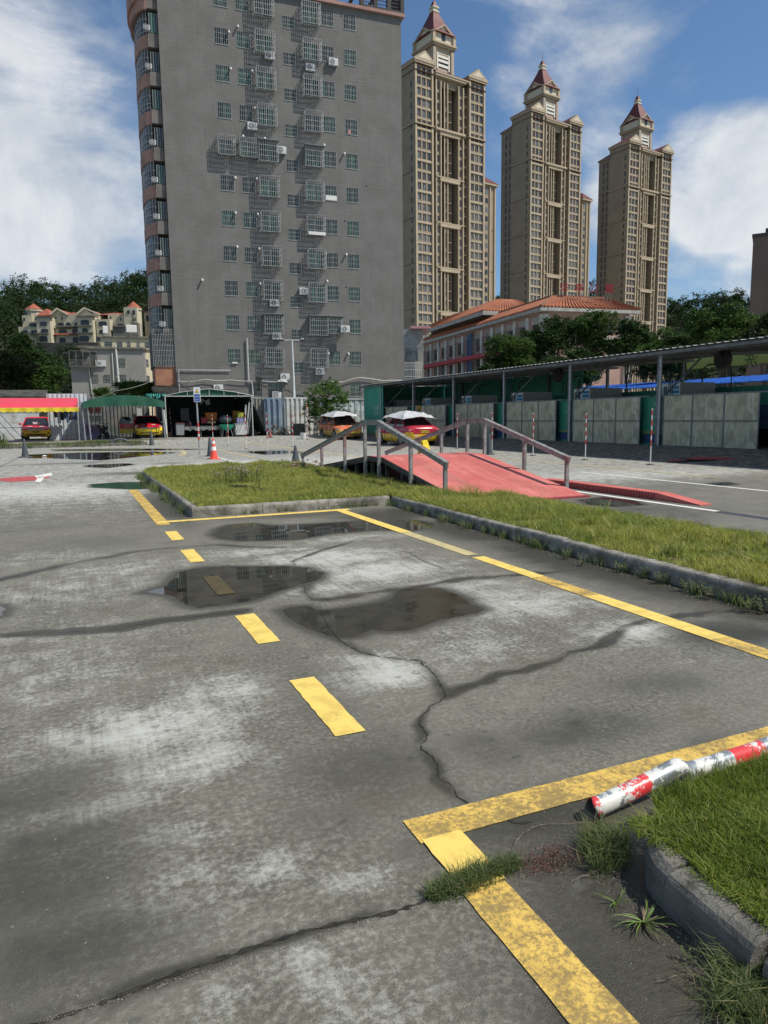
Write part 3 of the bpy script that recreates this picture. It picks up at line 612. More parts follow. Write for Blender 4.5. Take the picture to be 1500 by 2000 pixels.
c3 = root('dry_runner', 'short dry stem near the pale patch under the kerb end', 'weed stem', (*G(1140, 1700)[:2], 0)); put(runner([(1116, 1724), (1130, 1714), (1150, 1708), (1170, 1698)]), 'stem', twig, c3, w_=True)
# scrappy leafy plants at the foot of the near kerb and along the long kerb
def sprig(label, c, hgt, n, seed, s=.012, mat=gr_weed, name='leafy_weed'):
    q = np.random.default_rng(seed); R_ = root(name, label, 'weed', (c[0], c[1], c[2] if len(c) > 2 else 0)); mb = MB(); ms = MB()
    for i in range(n):
        a = q.uniform(0, 2*PI); L = hgt*q.uniform(.5, 1); tip = np.array([L*.5*math.cos(a), L*.5*math.sin(a), L*.85]); ms.tube([(0, 0, 0), tuple(tip*.5+[0, 0, L*.08]), tuple(tip)], [s*.10, s*.08, s*.04], 4)
        for k in range(int(7)):
            t_ = .25+.75*k/6; b = tip*t_+[0, 0, L*.06*math.sin(PI*t_)]; an = q.uniform(0, 2*PI); d = np.array([math.cos(an), math.sin(an), q.uniform(-.2, .6)])*s*q.uniform(.7, 1.3); sd_ = np.cross(d, [0, 0, 1]); sd_ = sd_/np.linalg.norm(sd_)*s*.3
            mb.add([b, b+d*.5+sd_, b+d, b+d*.5-sd_], [(0, 1, 2, 3)])
    put(ms, 'stems', twig, R_); put(mb, 'leaves', mat, R_); return R_
sprig('tiny three leaved sprig growing at the foot of the mossy kerb', G(1342, 1880), .05, 3, 3, .010)
sprig('small leafy sprig in the dark gap under the broken kerb end', G(1408, 1930), .06, 5, 4, .010)
sprig('taller leafy weed at the very corner under the broken kerb end', G(1465, 1895), .10, 8, 5, .012)
kw = [(1108, 1092), (1137, 1105), (1213, 1118), (1262, 1128), (1290, 1140), (1338, 1155), (1362, 1160), (1385, 1170), (1462, 1196), (1490, 1200), (865, 1022), (905, 1034)]
lb = ['first small weed clump past the dark kerb joint', 'pale weed clump at the kerb foot opposite the lens puddle', 'bushy weed at the kerb foot opposite the second puddle', 'spreading weed under the cracked kerbstone', 'low weed beside the spreading one at the kerb', 'dark round weed against the kerb face', 'twin stemmed weed against the long kerb', 'flat weed where the kerb face is stained', 'tall stemmed weed at the kerb near the edge of the yard', 'wide weed clump at the kerb end nearest the viewer', 'tiny weed at the far start of the long kerb', 'small weed on the far stretch of the long kerb']
for (x, y), l in zip(kw, lb):
    c = G(x, y); c[0] = min(c[0], 4.62+.28*(c[1]+1.5)/12.5-.02); sprig(l, c, .14, 10, int(x), .022)
# clover flower clump on the island, with a fallen twig
fc_ = G(462, 940, .2); fr = root('wild_flowers', 'clump of pale pink white wild flowers standing in the island grass', 'flowers', (fc_[0], fc_[1], .12)); mb = MB(); ms = MB()
for i in range(95):
    a = random.gauss(0, .26); b = random.gauss(0, .28); h_ = random.uniform(.22, .42); ms.tube([(a, b, 0), (a+random.gauss(0, .02), b, h_)], .003, 4); s = random.uniform(.014, .026)
    for k in range(9):
        an = random.uniform(0, 2*PI); e = random.uniform(-.3, 1); q = (a+s*math.cos(an)*math.cos(e), b+s*math.sin(an)*math.cos(e), h_+s*math.sin(e)); w_ = s*.6
        mb.add([(q[0]-w_, q[1], q[2]), (q[0], q[1]-w_, q[2]+w_*.5), (q[0]+w_, q[1], q[2]), (q[0], q[1]+w_, q[2]-w_*.3)], [(0, 1, 2, 3)])
put(ms, 'stems', gr_weed, fr); put(mb, 'blossoms', pm('pale_petal', (.74, .64, .62), (.80, .76, .72), 60, .7, rnd=.2), fr)
q0, q1 = G(452, 950, .2), G(516, 956, .2); tw = root('fallen_branch', 'dark dry branch lying on the island grass beside the flowers', 'branch', q0); mb = MB(); mb.tube([tuple(q0), tuple((q0+q1)/2+[0, 0, .03]), tuple(q1)], [.03, .022, .015], 6); mb.tube([tuple(q1*.85+q0*.15), tuple(q1*.87+q0*.13+np.array([0, 0, .16]))], [.012, .006], 5); put(mb, 'limb', pm('bark_dark', (.05, .04, .03), (.09, .07, .05), 10, .9), tw, w_=True)
dh = G(585, 912, .15); dm = root('dirt_heap', 'small heap of dry grass clippings and rubble at the far edge of the island', 'dirt heap', (dh[0], dh[1], .1)); mb = MB()
for i in range(260): a = random.gauss(0, .35); b = random.gauss(0, .25); s = random.uniform(.01, .05); z = .05+.10*math.exp(-(a*a+b*b)*8)*random.random(); mb.box(a-s, a+s, b-s*.5, b+s*.5, z-s*.3, z+s*.3, T=Matrix.Rotation(random.uniform(-.5, .5), 4, 'X'))
put(mb, 'rubble', pm('dry_rubble', (.28, .22, .15), (.14, .11, .08), 6, .95, rnd=.35), dm)
# pipe: two lengths, dented, red and white bands
def pipemat():
    m = bpy.data.materials.new('banded_pipe'); m.use_nodes = True; t = NT(m.node_tree); co = t.n('ShaderNodeTexCoord').outputs['Object']
    x = t.n('ShaderNodeSeparateXYZ', None, Vector=co).outputs[0]; nz = t.noise(co, 22, 5, .7); xx = t.math('ADD', x, t.math('MULTIPLY', t.math('SUBTRACT', nz, .5), .012))
    k = None
    for a, b in ((-.05, .035), (BX1, BX2), (BX3, BX4), (BX4+.16, BX4+.30)):
        v = t.math('MULTIPLY', t.math('GREATER_THAN', xx, a), t.math('LESS_THAN', xx, b)); k = v if k is None else t.math('ADD', k, v)
    wn = t.ramp(t.math('ADD', t.math('MULTIPLY', t.noise(co, 45, 7, .75), .6), t.math('MULTIPLY', t.noise(co, 9, 4), .4)), .535, .565); k2 = t.math('MULTIPLY', k, t.math('SUBTRACT', 1.0, wn))
    metalz = t.mix(t.ramp(t.noise(co, 14, 5), .4, .6), (.42, .44, .44), (.60, .61, .59)); whit = t.ramp(t.noise(co, 14, 7, .75), .46, .53)
    col = t.mix(whit, metalz, (.66, .66, .62)); col = t.mix(k2, col, (.66, .045, .05)); rst = t.ramp(t.noise(co, 34, 6, .75), .60, .68); col = t.mix(rst, col, (.16, .12, .09))
    p = t.n('ShaderNodeBsdfPrincipled', None, Base_Color=col, Roughness=.33, Metallic=t.math('MULTIPLY', t.math('SUBTRACT', 1.0, k2), t.math('MULTIPLY', t.math('SUBTRACT', 1.0, whit), .7)))
    b = t.n('ShaderNodeBump', None, Height=t.noise(co, 18, 4), Strength=.25, Distance=.01); t.t.links.new(b.outputs[0], p.inputs['Normal']); o = t.n('ShaderNodeOutputMaterial'); t.t.links.new(p.outputs[0], o.inputs[0]); return m
a = G(1143, 1608, .0); a = np.array([a[0]+.028, a[1]+.012]); b = G(1500, 1458, .036)[:2]
pr = root('fallen_pole', 'dented red and white banded steel pipe lying against the near grass island, open end showing', 'pole', (a[0], a[1], .040), math.atan2(b[1]-a[1], b[0]-a[0]))
pu = _n(b-a); PXL = lambda px, py, z: float((G(px, py, z)[:2]-a) @ pu); PYL = lambda px, py, z: float((G(px, py, z)[:2]-a) @ np.array([-pu[1], pu[0]]))
KX = PXL(1333, 1497, .09)
R0 = .0345; mb = MB(); N = 28; rings = []; Lp = 1.9
for s in np.linspace(0, 1, 110):
    x = s*Lp; rg = []
    dent = math.exp(-((x-KX-.012)/.022)**2)
    flat = math.exp(-((x-.0)/.05)**2)
    for k in range(N):
        an = 2*PI*k/N; rr = R0*(1-.40*dent*max(0, math.cos(an-PI/2))**1.2); y_ = rr*math.cos(an)*(1-.10*flat+.18*dent); z_ = rr*math.sin(an)*(1+.14*flat)
        if x < .02 and k in range(19, 23): pass
        rg.append((x+(.012*math.sin(an*2)+.010 if x == 0 else 0), y_, z_+(.052*(x/KX)**1.3 if x < KX else .012+.040*math.exp(-(x-KX)/.028)-.012*min(1, (x-KX)/.4))))
    rings.append(rg)
BX1, BX2, BX3, BX4 = PXL(1216, 1560, .05), PXL(1264, 1535, .06), PXL(1410, 1478, .04), PXL(1483, 1462, .04); pipem = pipemat()
mb.loft(rings, cap=False); ob = put(mb, 'pipe_wall', [pipem, pm('pipe_inside', (.13, .13, .125), (.19, .185, .17), 20, .6)], pr, smooth=True); sdm = ob.modifiers.new('thick', 'SOLIDIFY'); sdm.thickness = .0022; sdm.offset = 1; sdm.material_offset = 1; sdm.material_offset_rim = 1
mb = MB(); mb.add([(.045, -.015, -.030), (.06, .02, -.036), (.085, -.012, -.004), (.005, -.045, -.038), (.02, -.040, -.0)], [(0, 1, 2), (3, 0, 2, 4)]); put(mb, 'torn_flap', pm('bare_steel', (.30, .31, .31), (.18, .18, .18), 10, .4, .8), pr)

# ------------------------------------------------------------------ the ramp
steel = pm('galvanised_rail', (.33, .33, .32), (.20, .195, .185), 9, .55, .35, bump=.2, c3=(.26, .12, .10), s3=2.2)
redm = pm('red_deck_paint', (.56, .150, .125), (.46, .10, .085), 2, .72, bump=.35, bscale=50, c3=(.60, .22, .18), s3=.9, stretch=(1, .35, 1)); redd = pm('red_side_paint', (.34, .055, .055), (.24, .04, .04), 8, .6); darks = pm('dark_frame', (.06, .06, .06), (.10, .09, .08), 6, .7, .2)
redk = bpy.data.materials.new('scuffed_red_deck'); redk.use_nodes = True; t = NT(redk.node_tree); co = t.n('ShaderNodeTexCoord').outputs['Object']
a = t.noise(co, 1.4, 6, .65); b = t.noise(t.n('ShaderNodeMapping', None, Vector=co, Scale=(5, .35, 1)).outputs[0], 1.6, 6, .7); c_n = t.noise(co, 24, 6, .75)
xs_ = t.n('ShaderNodeSeparateXYZ', None, Vector=co).outputs[0]; trk = t.math('ADD', t.ramp(t.math('ABSOLUTE', t.math('SUBTRACT', xs_, -.62)), .28, .08), t.ramp(t.math('ABSOLUTE', t.math('SUBTRACT', xs_, .62)), .28, .08))
col = t.mix(t.ramp(a, .38, .62), (.56, .155, .130), (.46, .10, .085)); col = t.mix(t.math('MULTIPLY', t.ramp(b, .46, .70), .55), col, (.60, .25, .21)); col = t.mix(t.math('MULTIPLY', t.math('MULTIPLY', trk, t.ramp(b, .36, .60)), .38), col, (.24, .09, .075)); col = t.mix(t.math('MULTIPLY', t.ramp(c_n, .60, .70), .45), col, (.24, .15, .12))
p = t.n('ShaderNodeBsdfPrincipled', None, Base_Color=col, Roughness=.72); o = t.n('ShaderNodeOutputMaterial'); t.t.links.new(p.outputs[0], o.inputs[0])
rp = root('training_ramp', 'red decked steel hill start ramp with grey handrails on the island edge', 'ramp', (7.25, 14.4, 0))
D = [(10.42, .03), (14.0, .63), (14.8, .63), (19.7, .05)]
def deckz(y): return float(np.interp(y, [d[0] for d in D], [d[1] for d in D]))
x0, x1 = 6.03, 8.50
for (ya, za), (yb_, zb), nm in ((D[0], D[1], 'deck_plate'), (D[1], D[2], 'deck_plate'), (D[2], D[3], 'deck_plate')):
    mb = MB(); 
    for xa, xb_ in ((x0, (x0+x1)/2-.004), ((x0+x1)/2+.004, x1)):
        mb.prismx([(ya+.004, za), (yb_-.004, zb), (yb_-.004, zb-.035), (ya+.004, za-.035)], xa, xb_)
    put(mb, nm, redk, rp, w_=True)
mb = MB()
for x in (x0+.04, (x0+x1)/2, x1-.04):
    for (ya, za), (yb_, zb) in zip(D[:-1], D[1:]): mb.bar((x, ya+(.3 if ya < 11 else 0), za-.08+(.05 if ya < 11 else 0)), (x, yb_, zb-.08), .06, .09)
for y in (11.6, 12.5, 13.2, 14.0, 14.8, 15.8, 16.9, 18): 
    for x in (x0+.10, (x0+x1)/2, x1-.10): mb.box(x-.035, x+.035, y-.035, y+.035, 0, deckz(y)-.06)
    mb.box(x0+.05, x1-.05, y-.03, y+.03, deckz(y)-.12, deckz(y)-.06)
put(mb, 'under_frame', darks, rp, w_=True)
mb = MB(); mb.box(x0-.02, x1+.02, 10.30, 10.46, .002, .030); put(mb, 'front_lip', redd, rp, w_=True)
mb = MB(); mb.prismx([(10.44, .022), (14.0, .62), (14.8, .62), (19.7, .03), (19.7, 0), (14.8, .53), (14.0, .53), (10.44, .0)], x0-.012, x0-.002); put(mb, 'side_rail', darks, rp, w_=True)
for X, ys in ((5.95, (11.05, 12.45, 14.02, 14.80, 16.10, 17.85, 19.55)), (8.56, (11.05, 12.45, 14.02, 14.80, 16.10, 17.85, 19.55))):
    hs = {11.05: .66, 12.45: 1.0, 14.02: 1.385, 14.80: 1.385, 16.10: 1.08, 17.85: .75, 19.55: .42}
    for y in ys: mb = MB(); mb.box(X-.032, X+.032, y-.032, y+.032, 0, hs[y]-.03); put(mb, 'rail_post', steel, rp, w_=True)
    for ya, yb_ in ((10.98, 14.02), (14.02, 14.80), (14.80, 19.65)):
        mb = MB(); za = np.interp(ya, sorted(hs), [hs[k] for k in sorted(hs)]); zb = np.interp(yb_, sorted(hs), [hs[k] for k in sorted(hs)])
        mb.bar((X, ya, za-.02), (X, yb_, zb-.02), .055, .095); mb.bar((X, ya, za+.030), (X, yb_, zb+.030), .10, .012); put(mb, 'handrail', steel, rp, w_=True)
# beams
def beam(label, x, y0, y1, w_=.26, h_=.125):
    b = root('balance_beam', label, 'plank beam', (x, (y0+y1)/2, 0)); mb = MB(); mb.prismx([(y0, .015), (y0+.95, h_), (y1-.5, h_), (y1, .02), (y1, 0), (y0, 0)], x-w_/2, x+w_/2); put(mb, 'beam_top', redm if y0 < 10 else redd, b, w_=True); mb = MB()
    k = int((y1-y0-1.6)/.07)
    for i in range(k): y = y0+1.0+i*.07; mb.box(x-w_/2-.010, x-w_/2-.001, y, y+.022, .004, h_-.015)
    put(mb, 'side_ribs', redd, b, w_=True); return b
beam('long low red plank beam running out from behind the ramp', 9.33, 8.45, 13.2)
b2 = G(1305, 903), G(1492, 907); 
bb = root('balance_beam', 'dark red plank beam on small wheels lying in the shade along the stone bank', 'plank beam', tuple((b2[0]+b2[1])/2)); mb = MB(); p0, p1 = b2[0], b2[1]
qa = p0*.72+p1*.28+np.array([0, 0, .15]); mb.bar(tuple(qa), tuple(p1*.97+p0*.03+np.array([0, 0, .14])), .30, .06); mb.bar(tuple(p0+np.array([0, 0, .03])), tuple(qa), .30, .04); put(mb, 'beam_top', redd, bb, w_=True)
wm = MB()
for s in (.2, .8): c = p0*(1-s)+p1*s; wm.tube([(c[0]-.18, c[1], .085), (c[0]+.14, c[1], .085)], .085, 14)
put(wm, 'wheel', darks, bb, w_=True)

# ------------------------------------------------------------------ poles, cones, sign
redp = pm('red_band', (.55, .05, .05), (.45, .04, .04), 8, .5); whip = pm('white_band', (.72, .71, .68), (.62, .61, .58), 8, .5)
def pole(label, x, y, h_=1.6, lean=0, group='red and white banded poles standing in a row on the yard'):
    R_ = root('marker_pole', label, 'marker pole', (x, y, float(gz(x, y))), 0, group); z = 0
    mb = MB(); mb.cyl((0, 0), .11, .10, 0, .025, 14); put(mb, 'base', darks, R_)
    mb = MB(); mb.tube([(0, 0, .02), (lean*h_, 0, h_)], .0165, 8); put(mb, 'pole_rod', whip, R_)
    for a, b in ((h_*.34, h_*.44), (h_*.52, h_*.62), (h_*.70, h_*.80), (h_*.88, h_*.97)):
        mb = MB(); mb.tube([(lean*a, 0, a), (lean*b, 0, b)], .0182, 8); put(mb, 'red_band', redp, R_)
for px, py, h_, l in [(1270, 908, 1.62, 'nearest banded pole, in front of the gap between the second and last screens'), (1143, 898, 1.50, 'banded pole in front of the middle of the second screen'), (1041, 890, 1.55, 'banded pole seen just past the top of the near handrail slope'), (961, 884, 1.6, 'banded pole rising behind the ramp handrail corner post'), (893, 876, 1.6, 'banded pole behind the far handrail against the third screen'),
      (572.6, 872.5, 1.68, 'banded pole standing behind the tall grey cone'), (522.9, 884, 1.72, 'banded pole with its foot beside the small puddle'), (481.3, 877, 1.72, 'banded pole in front of the white chest, right of the green basin'), (446.5, 871.5, 1.68, 'banded pole standing in front of the green basin'), (416.2, 862, 1.62, 'banded pole right behind the orange cone')]:
    c = GS(px, py); pole(l, c[0], c[1], h_)
c = GS(601, 858.6); pole('dark footed banded pole beside the white bucket and covered van', c[0], c[1], 2.35, .0)
c = GS(336, 853.5); pole('leaning banded pole stuck in an orange pail by the open tent', c[0], c[1], 2.0, -.04)
pb = root('pail', 'orange and white pail holding a banded pole by the open tent', 'pail', (c[0]-.22, c[1]+.1, float(gz(*c[:2])))); mb = MB(); mb.cyl((0, 0), .15, .19, 0, .34, 16); put(mb, 'pail_body', pm('orange_plastic', (.50, .17, .08), (.55, .30, .20), 5, .5), pb); mb = MB(); mb.tube([(.2*math.cos(a), .0, .34+.02*math.sin(a)) for a in np.linspace(0, PI, 8)], .006, 5); put(mb, 'handle', darks, pb)
c = GS(165, 859.5); pole('banded pole tied to the post between the red awning and green canopy', c[0], c[1], 1.75)
def cone(label, x, y, h_, mat, bands, gname, base=.36, r0=.14):
    R_ = root('traffic_cone', label, 'traffic cone', (x, y, float(gz(x, y))), random.uniform(0, 1), gname); mb = MB()
    s = base/2; mb.prism([(s, s*.8), (s*.8, s), (-s*.8, s), (-s, s*.8), (-s, -s*.8), (-s*.8, -s), (s*.8, -s), (s, -s*.8)], 0, .03); put(mb, 'base', mat, R_)
    mb = MB(); rs = [(r0, .03), (r0*.93, .06), (r0*.28, h_*.93), (r0*.24, h_*.965), (r0*.14, h_)]; mb.tube([(0, 0, z) for _, z in rs], [q for q, _ in rs], 20); put(mb, 'cone_body', mat, R_, smooth=False)
    for a, b in bands:
        mb = MB(); ra = np.interp(a*h_, [.06, h_*.93], [r0*.93, r0*.28])+.003; rb = np.interp(b*h_, [.06, h_*.93], [r0*.93, r0*.28])+.003; mb.tube([(0, 0, a*h_), (0, 0, b*h_)], [ra, rb], 20, cap=False); put(mb, 'reflective_band', pm('reflective', (.75, .74, .72), None, 5, .4), R_)
    return R_
orange = pm('orange_cone', (.85, .10, .06), (.75, .08, .05), 5, .5); greyc = pm('grey_cone', (.055, .065, .075), (.085, .095, .10), 8, .6)
c = GS(417.8, 896.5); cone('bright orange cone with two white bands, at the end of the white line', c[0], c[1], .77, orange, [(.42, .60), (.74, .88)], None, .40, .15)
c = GS(411, 891); cone('dark grey cone half hidden behind the orange cone', c[0], c[1], .78, greyc, [], 'dark grey weathered cones')
c = GS(577.8, 907.8); cone('dark grey cone at the foot of the far ramp handrail', c[0], c[1], .62, greyc, [], 'dark grey weathered cones', .30, .15)
c = GS(49.5, 893.5); cone('dark grey cone standing alone left of the long puddle', c[0], c[1], .78, greyc, [], 'dark grey weathered cones', .5, .15)
c = GS(296.5, 869.5); cone('dark grey cone in front of the yellow bumper of the car with its door open', c[0], c[1], .80, greyc, [], 'dark grey weathered cones', .36, .15)
c = GS(955, 888); cone('dark grey cone behind the right hand ramp post', c[0], c[1], .78, greyc, [], 'dark grey weathered cones', .36, .15)
c = GS(752, 868); cone('dark grey cone beside the parked red car behind the ramp rails', c[0], c[1], .6, greyc, [], 'dark grey weathered cones', .36, .15)
c = GS(528, 854.6); cone('small faded cone with pink red top by the blue container', c[0], c[1], .52, pm('pink_cone', (.45, .10, .10), (.08, .07, .07), 1.5, .6), [], None, .3, .12)
# warning sign
c = GS(390.3, 888.3); d_ = math.hypot(c[0], c[1]); H_ = CH+(814-755.5)/F*d_*1.0
sg = root('warning_sign', 'tall post sign with yellow triangle panel over a blue lettered panel', 'road sign', (c[0], c[1], 0), math.atan2(c[1], c[0])-PI/2)
mb = MB(); mb.tube([(0, 0, 0), (-.03, .0, H_-.05)], .033, 12); put(mb, 'post', pm('grey_post', (.42, .43, .44), (.34, .35, .36), 6, .4, .4), sg)
for a, b in ((.22, .27), (.31, .36), (.41, .475)): mb = MB(); mb.tube([(0-.03*a, 0, H_*a), (-.03*b, 0, H_*b)], .036, 12); put(mb, 'red_band', redp, sg)
for a, b in ((.27, .31), (.36, .41)): mb = MB(); mb.tube([(0-.03*a, 0, H_*a), (-.03*b, 0, H_*b)], .0355, 12); put(mb, 'white_band', whip, sg)
def rrect(w_, h_, r_, cz, n=5): return [(sx*(w_/2-r_)+r_*math.cos(a), cz+sz*(h_/2-r_)+r_*math.sin(a)) for sx, sz, a0 in ((1, 1, 0), (-1, 1, PI/2), (-1, -1, PI), (1, -1, 1.5*PI)) for a in np.linspace(a0, a0+PI/2, n)]
wS, hS = .27, .60; zc = H_-.31
mb = MB(); mb.prismy(rrect(wS, hS, .035, zc), -.060, -.045); put(mb, 'sign_plate', pm('sign_white', (.62, .64, .66), None, 5, .4), sg)
mb = MB(); mb.prismy(rrect(wS-.045, hS*.50, .02, zc-hS*.215), -.064, -.061); put(mb, 'blue_panel', pm('sign_blue', (.03, .09, .33), None, 5, .4), sg)
tri = lambda s, cz: [(s*math.cos(a), cz+s*1.18*math.sin(a)) for a in (PI/2, PI/2+2*PI/3, PI/2+4*PI/3)]
mb = MB(); mb.prismy(tri(.100, zc+.130), -.064, -.061, 0); mb.prismy(tri(.075, zc+.128), -.068, -.0645, 1); mb.box(-.006, .006, -.071, -.0685, zc+.118, zc+.165, 0); mb.box(-.006, .006, -.071, -.0685, zc+.100, zc+.110, 0); put(mb, 'warning_triangle', [pm('sign_black', (.02, .02, .02), None), pm('sign_yellow', (.75, .52, .08), None)], sg)
mb = MB(); text_mb('减速慢行', .062, mb, face_T((0, -.066, zc-.085), 0), .003); text_mb('注意安全', .045, mb, face_T((0, -.066, zc-.215), 0), .003); put(mb, 'lettering', pm('sign_white', (.62, .64, .66), None), sg)
# lamp post
c = GS(578, 852); c = at(578, 852, 56); lz = lambda y, d: CH+(814.5-y)/F*d*1.01
lp = root('lamp_post', 'white pole floodlight with two dark lamp heads before the grey building', 'street lamp', (c[0], c[1], .25), math.atan2(c[1], c[0])-PI/2); hl = lz(673, 57)-.25; whm = pm('white_pole', (.66, .67, .67), (.56, .57, .57), 4, .4)
mb = MB(); mb.tube([(0, 0, 0), (-.08, 0, hl)], [.11, .055], 14); mb.cyl((0, 0), .2, .2, 0, .03, 14); put(mb, 'pole', whm, lp); mb = MB(); mb.box(-.78, .62, -.03, .03, hl-.03, hl+.03); put(mb, 'cross_arm', whm, lp)
for s in (-.86, .70): mb = MB(); mb.box(-.15, .15, -.16, .10, -.09, .05, T=Matrix.Translation((s, 0, hl+.03)) @ Matrix.Rotation(-.35, 4, 'X')); mb.box(-.12, .12, -.165, -.16, -.07, .03, 1, T=Matrix.Translation((s, 0, hl+.03)) @ Matrix.Rotation(-.35, 4, 'X')); put(mb, 'lamp_head', [darks, pm('lamp_glass', (.35, .35, .33), None, 5, .2)], lp)
# yellow floor sign beside the ramp
c = GS(835, 885); ys = root('floor_sign', 'small yellow folding floor sign on the ramp top by the red car', 'floor sign', (7.6, 15.15, deckz(15.15)), .3); mb = MB(); mb.prismy([(-.13, 0), (-.08, 0), (-.07, .03), (.07, .03), (.08, 0), (.13, 0), (.085, .30), (.05, .34), (-.05, .34), (-.085, .30)], -.012, .012)
for v in range(len(mb.v)): x, y, z = mb.v[v]; mb.v[v] = (x, y-.10+z*.25, z)
n0 = len(mb.v); mb2 = MB(); mb2.add([(x, -y, z) for x, y, z in mb.v], [f_[::-1] for f_ in mb.f]); yel = pm('yellow_plastic', (.72, .60, .03), (.62, .50, .03), 4, .4); put(mb, 'front_leaf', yel, ys); put(mb2, 'rear_leaf', yel, ys); mb = MB(); mb.box(-.035, .035, -.045, -.030, .20, .28); put(mb, 'symbol', darks, ys)
# tyre lying on the strip and small litter
c = GS(233, 868); ty = root('painted_tyre', 'dark half buried tyre in the low grass strip with water below', 'tyre', (c[0], 43.6, .05)); mb = MB(); 
rings = [[((.42+.13*math.cos(b))*math.cos(a), .0+.13*math.sin(b)*.9, .12+(.42+.13*math.cos(b))*math.sin(a)*.55) for b in np.linspace(0, 2*PI, 9)[:-1]] for a in np.linspace(0, 2*PI, 22)]
mb.loft(rings, cap=False); put(mb, 'tread', greyc, ty, smooth=True)
for (x, y, l) in ((88, 892, 'crumpled white paper scrap beside the long puddle'), (57, 875, 'white scrap of litter at the edge of the grass strip')):
    c = GS(x, y); lt = root('litter', l, 'litter', c); mb = MB(); q = [(random.gauss(0, .07), random.gauss(0, .05), abs(random.gauss(.03, .02))) for _ in range(9)]; mb.add(q, [(i, (i+1) % 9, (i+4) % 9) for i in range(9)]); put(mb, 'paper', whip, lt)

# grit and leaf litter at the kerb foot and in the open joint
mb = MB(); r = np.random.default_rng(9)
def stone(x, y, z, s):
    q = [(x+s*r.uniform(.6, 1)*math.cos(a), y+s*r.uniform(.6, 1)*math.sin(a)) for a in np.linspace(0, 2*PI, 7)[:-1]]; b = len(mb.v); mb.add([(p[0], p[1], z) for p in q]+[((p[0]+x)/2, (p[1]+y)/2, z+s*r.uniform(.5, .9)) for p in q], [(i, (i+1) % 6, 6+(i+1) % 6, 6+i) for i in range(6)]+[tuple(range(6, 12))])
for _ in range(900):
    y = r.uniform(.7, 1.75); stone(1.545-abs(r.normal(0, .05)), y, .001, r.uniform(.0008, .0035))
for _ in range(500): q = G(1120+r.normal(0, 60), 1670+r.normal(0, 30)); stone(q[0], q[1], .001, r.uniform(.0008, .003))
for _ in range(700): s_ = r.random(); q = G(75+s_*770, 2000-s_*240+r.normal(0, 3.5)); stone(q[0], q[1], .001, r.uniform(.0008, .0026))
for _ in range(900): q = G(r.uniform(0, 1500), r.uniform(1150, 2000)); stone(q[0], q[1], .001, r.uniform(.0006, .0020))
for _ in range(800): y = r.uniform(2.5, 11); stone(4.60+.28*(y+1.5)/12.5-abs(r.normal(0, .10)), y, .001, r.uniform(.002, .008))
gr0 = put(mb, 'loose_grit', pm('grit', (.12, .105, .085), (.28, .26, .23), 90, .9, rnd=.5)); tag(gr0, 'loose grit and crumbs of soil scattered over the concrete and kerb foot', 'grit', kind='stuff')
